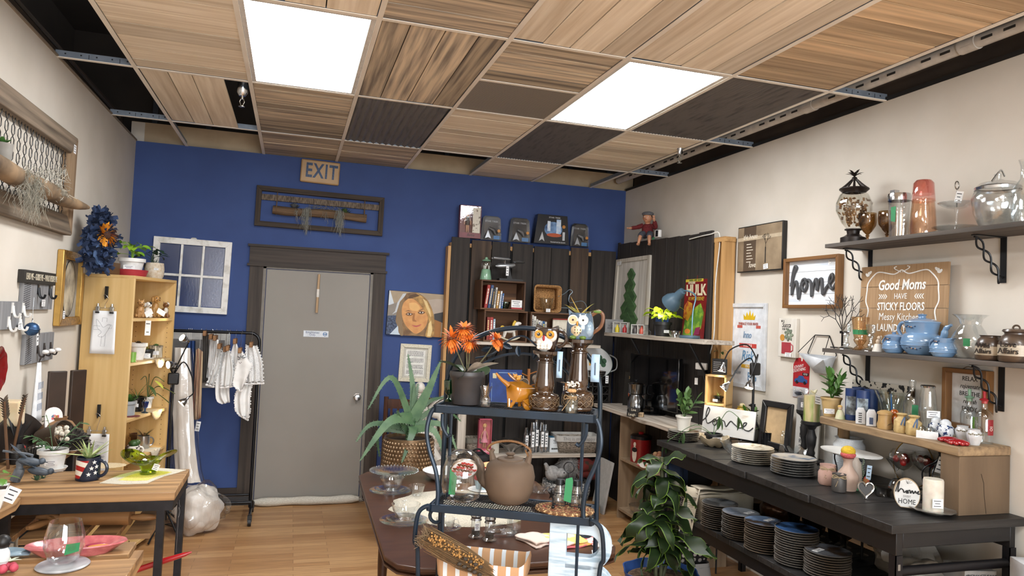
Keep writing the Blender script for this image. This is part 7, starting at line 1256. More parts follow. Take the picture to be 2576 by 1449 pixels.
potted('green_cup','small green glass cup at the left end of the right partition shelf','cup',rs(1540,3.71),.028,.045,G('#5f9a3a',.25),None,lip=0);t=T('baby_figurine','tiny white cherub figurine beside the green cup','figurine',rs(1527,3.74));b=B(P('#d6cbb9',.6));b.sph((0,0,.025),(.025,.02,.025));b.sph((0,0,.06),.018);b.sph((.02,-.01,.015),(.015,.02,.012));b.done('body',t)
t=T('word_block','grey metal box sign with printed words behind the owl pitcher handle','sign',(3.72,.30,z),-30);B(P('#6f7072',.5)).box(-.08,-.02,0,.08,.02,.12).done('block',t);txt('SMILE,\nYOU ARE\nAWESOME',.018,P('#1d1d1f',.6),t,(-.0,-.021,.06),lsp=.8)
potted('glass_bud_vase','small clear glass vase left of the pothos','vase',rs(1628,3.72),.03,.06,CG,None,prof=[(0,0),(.03,0),(.032,.03),(.014,.045),(.016,.06)]);vessel('glass_dish','small clear glass bowl between pothos and desk lamp','bowl',rs(1697,3.73),[(0,0),(.03,0),(.042,.025),(.045,.05)],CG2)
one(B(P('#23406b',.5)).box(-.0,-.1,0,.012,.1,.2),'blue_notebook','blue spiral notebook standing behind the pothos','notebook',(3.88,-.26,z),0,ry=3)
# doll on top
p=at(1632,598,x=3.94);t=T('porcelain_doll','porcelain doll in a grey cap, red sweater and rolled trousers sitting on the partition','doll',(3.925,p.y,2.435),-40)
SK=P('#c08a6a',.5,sss=.1);b=B(P('#6d1f22',.9,c2='#551618',sc=80,bump=.4));b.tube(bez([(0,0,.02),(0,.0,.06),(0,-.005,.11),(0,-.01,.135)],3),[.045,.047,.048,.05,.052,.05,.046,.04,.035,.025],14);b.tube(bez([(-.045,0,.12),(-.09,-.03,.10),(-.13,-.06,.09)],4),[.022]*4+[.018]*4+[.016],10);b.tube(bez([(.045,0,.12),(.08,-.03,.10),(.07,-.055,.15)],4),[.022]*4+[.018]*4+[.016],10);b.done('sweater',t)
b=B(P('#4a4d57',.9));
for s_ in(-1,1):b.tube(bez([(s_*.022,.0,.03),(s_*.035,-.06,.035),(s_*.04,-.10,.01)],4),[.032]*4+[.027]*4+[.026],10)
b.done('trousers',t);b=B(SK);b.tube([(0,0,.17),(0,-.005,.12),(0,0,.04)],[.018,.03,.03],10);[b.tube([(0,0,.04),(s_*.035,-.06,.03),(s_*.04,-.10,.012)],.014,8)for s_ in(-1,1)];[b.tube([(s_*.02,0,.12),(s_*.09,-.03,.10),(-.145,-.068,.088)if s_<0 else(.066,-.06,.165)],.01,6)for s_ in(-1,1)];b.sph((0,-.02,.185),(.040,.042,.046),18,12);b.sph((-.01,-.062,.180),(.007,.008,.007));b.sph((-.145,-.068,.088),(.016,.012,.01));[b.tube([(-.15,-.07,.09),(-.172,-.078+.008*i,.092-.003*i)],.0038,5)for i in range(4)];b.sph((.066,-.06,.17),(.014,.01,.016));[b.tube([(.066,-.062,.178),(.055+.007*i,-.066,.20)],.0035,5)for i in range(4)]
for s_ in(-1,1):b.tube(bez([(s_*.04,-.10,.012),(s_*.045,-.12,-.03),(s_*.05,-.125,-.06)],4),[.017]*4+[.013]*5,10);b.sph((s_*.05,-.14,-.066),(.014,.03,.011));b.sph((s_*.039,-.018,.183),(.005,.009,.012))
b.done('body',t);b=B(P('#f0ece6',.3));[b.sph((s_*.015-.004,-.056,.192),(.006,.004,.005),8,6)for s_ in(-1,1)];b.m(BLACK);[b.sph((s_*.015-.004,-.0595,.192),.0026,6,4)for s_ in(-1,1)];b.m(P('#9c4438',.4));b.sph((-.004,-.06,.166),(.008,.004,.003),8,6);b.done('face',t)
b=B(P('#4f3624',.8));b.sph((0,-.008,.198),(.044,.042,.042),16,10);b.done('hair',t);b=B(P('#67686c',.9,c2='#4c4d52',sc=40));b.sph((.0,-.012,.222),(.054,.052,.022),18,10);b.tube(arc((0,-.02,.212),.042,200,340,8,'xy'),.006,6);b.done('cap',t);b=B(GREENT);b.box(.055,-.045,-.07,.075,-.043,.01);b.done('green_tag',t)
t=T('mini_camera','small white box camera beside the doll on the partition','camera',(3.93,at(1655,600,x=3.93).y,2.43),-80);B(WHITE).box(-.03,-.015,0,.03,.015,.065).done('casing',t,bev=.004);B(BLACK).box(-.016,-.017,.005,.018,-.015,.06).done('lens_panel',t)
# TV, percolator, blocks
z=Z2+.033;t=T('television','black flat screen television standing on the live edge shelf in the corner','tv',(3.80,-.34,z),-90+4);TVB=P('#0b0b0c',.12,coat=.6);b=B(TVB);b.box(-.365,-.02,.055,.365,.02,.48);b.done('casing',t,bev=.006);B(P('#050506',.04,coat=1)).box(-.345,-.0215,.085,.345,-.0195,.462).done('screen',t);b=B(TVB);b.box(-.03,-.01,.01,.03,.03,.08);b.lathe([(0,0),(.10,0),(.10,.008),(0,.012)],28);b.done('stand',t)
p=at(1565,1042,z=z);ALU=P('#8d9093',.14,1,c2='#7f8285');t=T('percolator','polished aluminium stovetop percolator with black lid knob','coffee pot',(3.66,p.y+.06,z),20);B(ALU).lathe([(0,0),(.064,0),(.066,.01),(.066,.12),(.05,.145),(.05,.155),(.062,.165),(.062,.235),(.064,.24),(.055,.25),(.0,.262)],36).done('body',t);B(BLACK).lathe([(0,.26),(.01,.262),(.014,.275),(0,.28)]).done('lid_knob',t);b=B(BLACK);b.tube(bez([(.062,-.0,.225),(.10,0,.22),(.105,0,.16),(.075,0,.15)],5),.009,8);b.tube(bez([(.066,0,.11),(.105,0,.10),(.105,0,.04),(.075,0,.03)],5),.009,8);b.done('handle',t);card(t,(-.03,-.066,.05),.03,.04)
for px,dz,w,c,tc_,s_,lab in((1582,.0,.085,'#1b1815','#d6ccb4','Laugh','black wooden block lettered laugh at the foot of the percolator'),(1586,.036,.085,'#1b1815','#d6ccb4','Live','black wooden block lettered live stacked on the laugh block'),(1601,.0,.06,'#b59a78','#4a3a2a','Love','tan wooden block lettered love beside the laugh block')):
 p=at(px,1048,z=z);t=T('word_block',lab,'sign',(p.x+.03,p.y,z+dz),-42);B(P(c,.6)).box(-w/2,-.015,0,w/2,.015,.035).done('block',t,bev=.002);txt(s_,.019,P(tc_,.6),t,(0,-.016,.018),wx=.9)
t=T('metal_sign','black sign lettered in gold standing behind the percolator','sign',(3.85,.16,z),-60,rx=-5);B(P('#15130f',.5)).box(-.09,-.006,0,.09,0,.30).done('plate',t);txt('3 Things',.024,P('#c9a35c',.5),t,(0,-.007,.25),wx=.8);txt('check',.024,P('#c9a35c',.5),t,(0,-.007,.21),wx=.8);b=B(P('#9a4a2c',.5));b.ell(0,.11,.04,.05,-.0072,-.006);b.done('print',t)
# red canister etc in the cubby
t=T('red_canister','red enamel canister with black lid and a small white painted figure in the cubby','canister',(3.78,-.18,.516));B(P('#8c1518',.3,coat=.4)).lathe([(0,0),(.085,0),(.087,.19),(0,.19)],36).done('canister_body',t);B(P('#141215',.25)).lathe([(.09,.19),(.09,.215),(.075,.225),(.03,.23),(0,.23)],36).done('lid',t);B(P('#a3161a',.3)).lathe([(0,.23),(.02,.23),(.022,.245),(0,.25)]).done('lid_knob',t);b=B(P('#d9cfc0',.5));b.push((0,0,0),(0,0,-62));b.ell(0,.15,.012,.018,-.0895,-.086);b.ell(0,.07,.022,.065,-.0895,-.086);b.m(BLACK);b.ell(0,.105,.025,.02,-.0905,-.088);b.pop();b.done('painted_figure',t)
t=T('ceramic_canister','white canister filled with red figures beside the red canister','canister',(3.78,-.52,.516));B(P('#bcb3a6',.4)).lathe(hollow([(0,0),(.07,0),(.075,.12)],.004)).done('canister_body',t);b=B(P('#a33a2a',.5,c2='#d9b48a',sc=20));[b.sph((.04*cos(i*1.3),.04*sin(i*1.3),.12),.022,8,6)for i in range(6)];b.done('contents',t)
t=T('checked_cloth','red and white cloth with a ruffle on the cubby shelf','cloth',(3.72,-.42,.516));B(P('#a3332f',.9,c2='#d9d2c9',sc=18,ramp=(.46,.52))).sph((0,0,.02),(.07,.12,.022),16,8,.5).done('fabric',t)
t=vessel('glass_tray','cut clear glass tray on the bottom of the cubby','tray',(3.78,-.22,.091),[(0,0),(.06,0),(.09,.03),(.10,.07)],CG2,32,wob=.04,lobes=12)
t=T('scroll_candleholder','dark metal candle bowl with a curled handle in the bottom of the cubby','candle holder',(3.74,-.48,.091));B(P('#2b211c',.4,.5)).lathe(hollow([(0,0),(.04,0),(.07,.03),(.075,.05)],.003)).done('bowl',t);B(BLKM).tube([(-.06-.03*(1-k/16)*cos(k*.6),0,.07+.03*(1-k/16)*sin(k*.6))for k in range(14)],.004,5).done('curled_handle',t)
# cables, power strip
t=T('white_cable','white cable running down the pine stud to the hanging adapter','cable');y0=yn-.03;b=B(P('#d9d7d0',.5));b.tube(bez([(XPn-.012,yn+.3,2.36),(XPn-.012,yn+.02,2.37),(3.95,yn-.05,2.355),(3.93,yn-.045,2.0),(3.93,yn-.045,1.6),(3.92,yn+.03,1.40)],6),.0045,6);b.done('cord',t)
p=at(1770,925,x=3.90);t=T('plug_adapter','white power adapter with black plugs hanging at the end of the white cable','adapter',(3.895,p.y,p.z+.0),-60);B(WHITE).box(-.05,-.03,-.015,.04,.015,.035).done('adapter',t,bev=.006);b=B(BLACK);b.box(-.03,-.025,-.06,.03,.01,-.016);b.tube(bez([(.01,-.01,-.06),(.03,-.01,-.12),(.04,0,-.2),(.045,0,-.45)],5),.008,7);b.tube(bez([(-.02,-.0,-.06),(-.05,0,-.12),(-.03,0,-.3),(-.02,0,-.45)],5),.004,6);b.done('plug',t);B(WHITE).box(-.055,-.02,-.13,-.03,-.015,-.08).done('label_flag',t)
# == right wall
XV=XR-.001
def RWt(name,label,cat,px,py,w,h,**k):
 p=at(px,py,x=XV);return T(name,label,cat,p,-90,**k)
t=T('tree_canvas','sepia canvas of a bare tree with white script words on the right wall','picture',(XV,-1.385,2.24),-90);B(P('#1b1917',.5)).box(-.25,-.035,-.165,.25,0,.165).done('canvas',t,bev=.002)
b=B(P('#9d8a70',.6,c2='#6b5a46',sc=6,ramp=(.3,.65)));b.box(-.243,-.036,-.158,.243,-.035,.158);b.m(P('#5b4a3a',.6,c2='#4e4032',sc=4));b.box(-.175,-.0368,-.158,-.035,-.036,.158);b.m(P('#bfae94',.6));b.box(-.243,-.0374,.06,.243,-.0368,.085)
b.m(P('#1d1813',.7));b.tube([(.075,-.038,-.11),(.075,-.038,.0)],.0035,5);q=random.Random(3)
def twig(p_,a,l,r):
 if l<.008:return
 e=(p_[0]+l*cos(a),-.038,p_[2]+l*sin(a));b.tube([p_,e],[r,r*.7],3)
 for da in(-.5,.45,.05):twig(e,a+da+q.uniform(-.2,.2),l*q.uniform(.6,.78),r*.65)
twig((.075,-.038,-.02),pi/2,.042,.002);b.done('print',t);txt('this house',.035,P('#e9e1d0',.6),t,(-.10,-.038,.085),sh=.3,wx=.8);txt('love',.038,P('#e9e1d0',.6),t,(-.07,-.038,-.118),sh=.3,wx=.9);b=B(P('#e9e1d0',.6));[b.box(-.14,-.0375,.03-i*.021,-.09+.012*(i%3),-.0368,.035-i*.021)for i in range(7)];b.done('small_words',t);card(t,(.085,-.04,-.135),.05,.035,(0,-6,0))
WN=wood('#8a6238','#6a4726','x',.5,5,.06,.2);t=T('home_sign','framed white plank sign with large grey script word home on the right wall','sign',(XV,-1.908,1.98),-90);frame4(t,.495,.325,.022,.045,WN,mt2=wood('#8a6238','#6a4726','z',.5,5,.06,.2));b=B(P('#dfe4ea',.7,c2='#c5d0dc',sc=5,st=(.5,1,12),ramp=(.3,.5)));[b.box(-.226,-.012,-.142+i*.0715,.226,-.002,-.0725+i*.0715)for i in range(4)];b.m(P('#2b2a2b',.8));b.box(-.226,-.003,-.142,.226,0,.142);b.done('planks',t)
def cursive(b,pts,r,y,n=6):b.tube([(v.x,y,v.z)for v in bez([(x_,0,z_)for x_,z_ in pts],n)],r,8)
HOME=[(-.195,-.02),(-.17,.06),(-.145,.10),(-.165,.105),(-.185,.03),(-.185,-.07),(-.18,-.04),(-.15,.01),(-.135,-.02),(-.12,-.10),(-.105,-.04),(-.085,.015),(-.06,.02),(-.045,-.02),(-.07,-.055),(-.09,-.02),(-.06,.01),(-.025,.015),(-.005,-.02),(.0,-.085),(.01,-.03),(.035,.02),(.045,-.01),(.048,-.05),(.06,.0),(.085,.02),(.09,-.03),(.10,-.075),(.125,-.04),(.15,-.015),(.18,.015),(.175,.045),(.155,.02),(.155,-.02),(.18,-.045),(.21,-.01)]
b=B(P('#47484b',.6));cursive(b,HOME,.0095,-.02);b.done('script_word',t,label='dark grey raised script word');card(t,(.175,-.014,.118),.085,.03)
t=T('motto_poster','white framed motto poster with a yellow crown and coloured hand lettering','poster',(XV,-1.25,1.55),-90);frame4(t,.415,.605,.028,.02,P('#d5d9de',.4));b=B(P('#dfe4ea',.5));b.box(-.182,-.006,-.278,.182,0,.278);b.done('paper',t)
b=B(P('#d6b21c',.5));b.prism([(-.055,.185),(-.06,.225),(-.035,.205),(-.02,.24),(.0,.21),(.015,.255),(.03,.21),(.05,.24),(.06,.205),(.08,.22),(.07,.185)],-.0075,-.006);b.done('crown_print',t);b=B(P('#c05a50',.5));b.box(-.13,-.0075,.125,-.07,-.006,.145);b.box(.09,-.0075,.125,.14,-.006,.145);b.m(P('#c2433e',.5));b.box(-.10,-.0075,-.015,.10,-.006,.015);b.m(P('#d9a92a',.5));b.box(-.07,-.0075,-.16,.13,-.006,-.135);b.done('print',t)
for s_,h,c,x_,z_,k in(('EMBRACE YOUR INNER',.020,'#a8574c',0,.155,{}),('Inno',.05,'#5c86ab',-.01,.075,dict(sh=.3)),('BOLD IS B',.02,'#f0ece6',0,0,{}),('Risk',.075,'#5c93bd',.0,-.075,dict(sh=.25)),('STIR THINGS',.016,'#f2f0ea',.03,-.148,{}),('DREAM',.022,'#8f9aa5',-.11,-.20,{}),('BIG',.062,'#5c86ab',.06,-.22,{})):txt(s_,h,P(c,.5),t,(x_,-.0085,z_),wx=.78,**k)
p=at(1988,850,x=XV);t=T('succulent_sign','small white plank sign with a succulent in a red mug on the right wall','sign',p,-90);B(P('#d6d2ca',.7,c2='#c6c1b6',sc=4,st=(9,1,1))).box(-.088,-.025,-.127,.088,0,.127).done('plank',t,bev=.002);b=B(P('#a63a44',.5));b.box(-.05,-.027,-.105,.04,-.025,-.03);b.tube([(.04,-.026,-.04),(.06,-.026,-.05),(.06,-.026,-.08),(.04,-.026,-.09)],.004,5);b.m(P('#c98f3c',.5));b.ell(-.045,.0,.022,.022,-.028,-.025,10);b.m(P('#8f9a85',.5,c2='#5f6a5c',sc=30));
for i in range(12):a=i*.9;b.ell(.02+.026*cos(a),.02+.026*sin(a),.017,.010,-.029-.0003*i,-.025,8,degrees(a)if False else a*57.3)
b.done('print',t);txt('BE A',.014,P('#2b2b2d',.6),t,(-.045,-.026,.108),wx=.8);txt('Succa',.034,P('#2b2b2d',.6),t,(-.01,-.026,.082),sh=.3,wx=.8);txt('FOR YOU',.014,P('#2b2b2d',.6),t,(-.015,-.026,.055),wx=.8);card(t,(.02,-.03,-.11),.06,.028)
# hexagon wire planter
p=at(2070,890,x=XV);t=T('hexagon_planter','black wire hexagon wall planter with a faceted white pocket','wall planter',p,-90);hexp=lambda y,s_=.13:[(s_*cos(a)*.95,y,s_*sin(a))for a in[radians(60*i)for i in range(6)]]
b=B(BLKM);b.tube(hexp(-.008),.003,6,True);b.tube([hexp(-.008)[i]for i in(2,1)],.003,6)
for i in(1,2):a_,c_=Vector(hexp(-.008)[i]),Vector((hexp(-.09,.12)[0 if i==1 else 3]));b.tube([a_,c_],.0025,5)
b.done('wire_frame',t);b=B(P('#cfd3d8',.5));f0=Vector((-.125,-.01,-.01));f1=Vector((.125,-.01,-.01));g0=Vector((-.115,-.085,-.005));g1=Vector((.12,-.1,-.03));m0=Vector((-.03,-.03,-.12));m1=Vector((.07,-.01,-.12));k_=Vector((.02,-.09,-.085));b.add([f0,f1,g0,g1,m0,m1,k_],[(0,2,4),(2,6,4),(2,3,6),(3,1,5),(6,3,5),(4,6,5),(0,4,5,1)],False);b.done('pocket',t,solid=.003)
# toy car card
p=at(2016,950,x=XV);t=T('toy_car_card','red blister card with a small blue toy car pinned to the right wall','toy package',p,-90);b=B(P('#a8222a',.4));b.prism([(-.075,-.13),(.07,-.13),(.075,.09),(.05,.125),(.015,.125),(.01,.105),(-.005,.105),(-.01,.125),(-.045,.125),(-.075,.08)],-.003,0);b.m(P('#c9c9cb',.5));b.box(-.073,-.004,-.128,.068,-.003,-.06);b.done('card',t);txt('JOHNNY\nLIGHTNING',.02,P('#e6e4e0',.4),t,(-.02,-.0045,.058),sh=.3,wx=.8,lsp=.8,rot=(90,-12,0));b=B(BLACK);b.box(.015,-.005,.015,.07,-.003,.033);b.done('name_bar',t);txt('GTO',.012,P('#e6e4e0',.4),t,(.043,-.0055,.024))
b=B(P('#2b4f8a',.3));b.prism([(-.06,-.03),(-.055,-.012),(-.03,-.005),(-.015,.012),(.02,.012),(.035,-.005),(.06,-.01),(.06,-.03)],-.006,-.003);b.m(BLACK);b.ell(-.035,-.03,.011,.011,-.007,-.003,12);b.ell(.038,-.03,.011,.011,-.007,-.003,12);b.done('car_picture',t);b=B(P('#1c1e22',.25,coat=.6));b.sph((0,-.014,-.10),(.045,.012,.012));b.done('toy_car',t);B(G('#ffffff',.18)).box(-.06,-.03,-.125,.055,-.0045,-.075).done('blister',t)
# -- wall shelves
SH=wood('#5d5650','#3c3733','y',.7,6,.05,.3,(.3,.65))
for z,lab in((2.172,'upper long grey wood wall shelf on twisted iron brackets'),(1.583,'lower long grey wood wall shelf on twisted iron brackets')):
 t=T('wall_shelf',lab,'shelf',(0,0,0));B(SH).box(3.785,-4.1,z-.022,XV,-2.29,z).done('board',t,bev=.002)
 for y in(-2.36,-3.155,-3.95):
  b=B(BLKM);b.box(XV-.006,y-.014,z-.235,XV,y+.014,z-.023);b.box(3.86,y-.014,z-.027,XV,y+.014,z-.0225)
  for ph in(0,pi):b.tube([(3.868+.16*i/24+.019*sin(ph+3.5*pi*i/24)*.77,y+.005*cos(ph+3.5*pi*i/24),z-.032-.195*i/24+.019*sin(ph+3.5*pi*i/24)*.64)for i in range(25)],.0048,6)
  b.done('twisted_bracket',t)
def us(px,x=3.90,z=2.1735):p=at(px,600,x=x);return Vector((x,p.y,z))
def lsf(px,x=3.90,z=1.5845):p=at(px,890,x=x);return Vector((x,p.y,z))
BZ=P('#2d2420',.4,.4,c2='#1f1916')
t=T('potpourri_urn','glass urn with a bronze pineapple finial lid filled with dried wood chips','urn',us(2146,3.87));B(BZ).lathe([(0,0),(.066,0),(.066,.03),(.05,.036),(.032,.05),(.034,.068),(.045,.073),(.045,.078),(0,.078)],28).done('foot',t)
B(G('#f2f2ee',.14)).lathe(hollow([(.035,.08),(.06,.11),(.093,.18),(.094,.22),(.075,.27),(.06,.285)],.002),32,wob=.012,lobes=16).done('glass_bowl',t);b=B(P('#9c7448',.8,c2='#5c3d22',isl=.35));q=random.Random(1)
for i in range(150):a,zz=q.uniform(0,2*pi),q.uniform(.10,.245);rr_2=(.035+.05*sin((zz-.08)/.165*pi*.62))*q.uniform(.4,.95);b.push((rr_2*cos(a),rr_2*sin(a),zz),(q.uniform(0,90),q.uniform(0,90),q.uniform(0,90)));b.cb((0,0,0),(.018,.012,.004));b.pop()
b.done('wood_chips',t,kind='stuff');b=B(BZ);b.lathe([(.06,.283),(.078,.30),(.076,.306),(.06,.306)],28);[b.tube(bez([(.07*cos(a),.07*sin(a),.305),(.045*cos(a),.045*sin(a),.325),(.014*cos(a),.014*sin(a),.355)],3),.005,5)for a in[2*pi*i/8 for i in range(8)]];b.lathe([(.0,.35),(.016,.352),(.014,.365),(.01,.37),(0,.372)])
[b.leaf((0,0,.37),(cos(a)*k_,sin(a)*k_,1),.055,.018,.8,4,.3)for k_,n_ in((.8,6),(.3,4))for a in[2*pi*i/n_ for i in range(n_)]];b.done('finial_lid',t)
AMB=G('#b39468',.16,.04);GOB=[(0,0),(.035,0),(.034,.004),(.008,.012),(.007,.03),(.012,.036),(.007,.042),(.022,.058),(.042,.09),(.046,.12),(.043,.16)]
vessel('amber_goblet','amber brown stemmed goblet beside the potpourri urn','goblet',us(2182,3.90),GOB,AMB,wob=.02,lobes=12);vessel('amber_goblet','amber brown stemmed goblet behind the clear shaker','goblet',us(2231,3.93),GOB,AMB,wob=.02,lobes=12)
t=vessel('cocktail_shaker','clear tapered glass shaker with a chrome flip lid and green tag','shaker',us(2260,3.86),[(0,0),(.042,0),(.043,.01),(.053,.19)]);b=B(CHROME);b.lathe([(.054,.188),(.055,.21),(.052,.225),(.0,.228)],28);b.box(-.05,-.02,.222,-.02,.01,.24);b.done('chrome_lid',t);b=B(GREENT);b.push(rot=(0,0,-75));b.prism([(-.012,.08),(.010,.075),(.013,.155),(-.013,.152)],-.0515,-.0505);b.pop();b.done('green_tag',t)
t=vessel('pink_carafe','pink amber tinted glass carafe with tumbler lid on the upper shelf','carafe',us(2321,3.86),[(0,0),(.058,0),(.06,.02),(.055,.12),(.05,.165),(.05,.175)],G('#f3d9c4',.15));B(G('#f0b9b2',.16)).lathe(hollow([(.053,.165),(.05,.2),(.047,.255),(.035,.27),(0,.272)],.002)).done('tumbler_lid',t)
t=T('tiered_glass_stand','two-tier pressed glass serving stand with metal ring handle and tag','serving stand',us(2405,3.90));B(CG2).lathe([(0,.006),(.06,.006),(.10,.022),(.101,.026),(.06,.012),(0,.011)],36,wob=.02,lobes=18).done('lower_plate',t);B(CG).lathe([(.012,.01),(.006,.03),(.005,.09),(.012,.115)]).done('stem',t);B(CG2).lathe([(0,.115),(.04,.118),(.078,.138),(.078,.142),(.04,.124),(0,.121)],36,wob=.02,lobes=18).done('upper_plate',t);b=B(P('#8f8c88',.3,.9));b.cyl((0,0,.12),(0,0,.2),.003);b.tube(arc((0,0,.225),.012,0,360,12,k=1.6),.003,5);b.done('ring_handle',t);card(t,(-.01,-.02,.165),.03,.055,(0,12,-60))
t=vessel('diamond_glass_jar','large diamond-cut glass ice jar with chrome rim and tongs on its lid','jar',us(2508,3.90),[(0,0),(.07,0),(.095,.06),(.105,.13),(.095,.155),(.088,.17)],CG2,10,th=.003);B(CHROME).lathe([(.09,.168),(.092,.18),(.088,.184)],32).done('chrome_rim',t);B(CG2).lathe([(.088,.184),(.07,.2),(.03,.21),(.012,.22),(.016,.24),(0,.25)],32).done('lid',t);b=B(CHROME);b.tube(bez([(-.06,-.02,.2),(-.02,-.02,.245),(.02,-.0,.262),(.04,0,.235)],5),.004,6);b.done('tongs',t)
vessel('glass_decanter','clear glass bottle with flared neck cut off by the right edge of the photo','bottle',us(2578,3.86),[(0,0),(.05,0),(.055,.02),(.052,.14),(.02,.19),(.019,.24),(.028,.27)])
# lower shelf
t=T('good_moms_sign','tan plank sign with white lettering about good moms leaning on the right wall','sign',Vector((3.985,at(2268,790,x=3.99).y,1.5845)),-90,rx=-2);w,h=.60/2-.02,.465;PLK=wood('#a58765','#8f7150','z',.7,6,.05,.2,(.3,.7),30);b=B(PLK);[b.box(-w,-.014,h*i/4+.001,w,0,h*(i+1)/4-.001)for i in range(4)];b.done('planks',t,bev=.001)
LW_=P('#ecebe7',.6);b=B(LW_);ou=[(-.23,.33),(-.225,.37),(-.19,.41),(-.15,.43),(-.06,.415),(-.03,.42),(0,.435),(.03,.42),(.06,.415),(.15,.43),(.19,.41),(.225,.37),(.23,.33)];cursive(b,ou,.0035,-.0155,5);[cursive(b,[(s_*.23,.33),(s_*.235,.27),(s_*.215,.22),(s_*.225,.16),(s_*.21,.1)],.0033,-.0155,5)for s_ in(-1,1)];[cursive(b,[(s_*.005,.425),(s_*.04,.44),(s_*.05,.45),(s_*.035,.455)],.0025,-.0155,5)for s_ in(-1,1)]
[b.ell(s_*.225+s_*x_,.41+z_,.013,.007,-.0165,-.014,10,r_)for s_ in(-1,1)for x_,z_,r_ in((0,.012,90),(.012,.008,45*s_),(-.01,.02,135*s_))];b.done('scroll_border',t)
for s_,h_,z_,k in(('Good Moms',.055,.355,dict(sh=.15,wx=.78,bold=.0016)),('HAVE',.03,.295,dict(wx=.8)),('STICKY FLOORS',.042,.24,dict(wx=.72,bold=.001)),('Messy Kitchens',.04,.185,dict(wx=.8,sh=.05)),('LAUNDRY PILES',.04,.125,dict(wx=.75,bold=.001)),('& happy kids',.045,.06,dict(wx=.85,sh=.2))):txt(s_,h_,LW_,t,(0,-.0155,z_),**k)
b=B(LW_);[b.prism([(s_*(.10+.014*i),.282),(s_*(.088+.014*i),.295),(s_*(.10+.014*i),.308),(s_*(.105+.014*i),.308),(s_*(.094+.014*i),.295),(s_*(.105+.014*i),.282)],-.016,-.014)for s_ in(-1,1)for i in range(4)];b.done('chevrons',t)
CSTK=[(0,0),(.045,0),(.04,.008),(.012,.02),(.018,.03),(.012,.04),(.01,.07),(.018,.08),(.012,.09),(.022,.10),(.024,.135),(.028,.14)]
vessel('glass_candlestick','clear pressed glass candlestick at the left end of the lower shelf','candlestick',lsf(2128,3.84),CSTK,CG2,wob=.05,lobes=10);vessel('glass_candlestick','clear pressed glass candlestick between the amber vase and the bell','candlestick',lsf(2190,3.85),CSTK,CG2,wob=.05,lobes=10)
t=T('twig_candelabra','black metal branching twig ornament behind the left glass candlestick','ornament',lsf(2118,3.95));b=B(BLKM);b.box(-.04,-.05,0,.04,.05,.006);b.cyl((0,0,0),(0,0,.12),.006);b.box(-.02,-.03,.085,.02,.0,.10);q=random.Random(11)
def br2(p_,d,l,r,k):
 e=p_+d*l;b.tube([p_,e],[r,r*.8],5)
 if k:[br2(e,(Matrix.Rotation(q.uniform(.35,.6)*s_,3,'X')@Matrix.Rotation(q.uniform(-.25,.25),3,'Y')@d).normalized(),l*q.uniform(.6,.8),r*.8,k-1)for s_ in(-1,1)]
for a in(-.75,-.35,.05,.35,.7):br2(Vector((0,0,.10)),Vector((0,sin(a),cos(a))),.085,.003,3)
b.done('branches',t)
vessel('amber_vase','tall amber tinted footed glass vase with a green tag band','vase',lsf(2163,3.87),[(0,0),(.04,0),(.03,.012),(.016,.025),(.03,.045),(.034,.055),(.03,.062),(.036,.09),(.04,.13),(.046,.18)],G('#efd9ba',.2,.05),wob=.03,lobes=10);B(GREENT).lathe([(.0365,.085),(.0385,.11)],24).done('green_tag',D.objects['amber_vase'])
t=T('bell_figurine','small white porcelain bell figurine with an animal on top','bell',lsf(2209,3.84));B(P('#dad5cc',.35)).lathe([(0,0),(.03,0),(.026,.015),(.018,.04),(0,.042)]).done('bell',t);b=B(P('#cbb9a3',.5));b.sph((0,0,.052),(.014,.012,.014));b.sph((0,-.004,.072),.010);b.done('animal',t)
TB=P('#7596b8',.18,c2='#6485a8',sc=7,coat=.7);DK=P('#2c4263',.3)
def ribs(b,r_,z0,n):[b.tube([(r_*cos(2*pi*i/28),r_*sin(2*pi*i/28),z0+.017*k_)for i in range(28)],.0022,5,True)for k_ in range(n)]
def floral(t,r_,z_,a0=-115):b=B(DK);[b.sph((r_*cos(radians(a0-20+10*i)),r_*sin(radians(a0-20+10*i)),z_+.005*sin(i*1.7)),(.005,.005,.003),6,4)for i in range(5)];b.m(P('#b08a6a',.4));[b.sph((r_*cos(radians(a0+s_)),r_*sin(radians(a0+s_)),z_),.0035,6,4)for s_ in(-4,6)];b.done('flower_decor',t)
p=lsf(2318,3.89);t=T('blue_teapot','large pale blue ribbed ceramic teapot with small floral decor','teapot',p,-90);b=B(TB);b.lathe([(0,0),(.06,0),(.088,.03),(.095,.06),(.085,.095),(.07,.105),(.07,.11),(.078,.15),(.082,.16)],36);ribs(b,.094,.045,2);b.done('body',t);b=B(TB);b.lathe([(.084,.158),(.082,.163),(.05,.175),(.018,.182),(.016,.19),(.022,.198),(0,.204)],36);b.done('lid',t);B(TB).tube(bez([(-.07,0,.145),(-.12,0,.155),(-.14,0,.115),(-.085,0,.05)],6),.009,10).done('handle',t);B(TB).tube(bez([(.075,0,.07),(.12,0,.085),(.135,0,.13),(.165,0,.15)],6),[.022]*5+[.016]*6+[.012]*4+[.007]*4,12).done('spout',t);floral(t,.077,.135,-90);floral(t,.093,.03,-70)
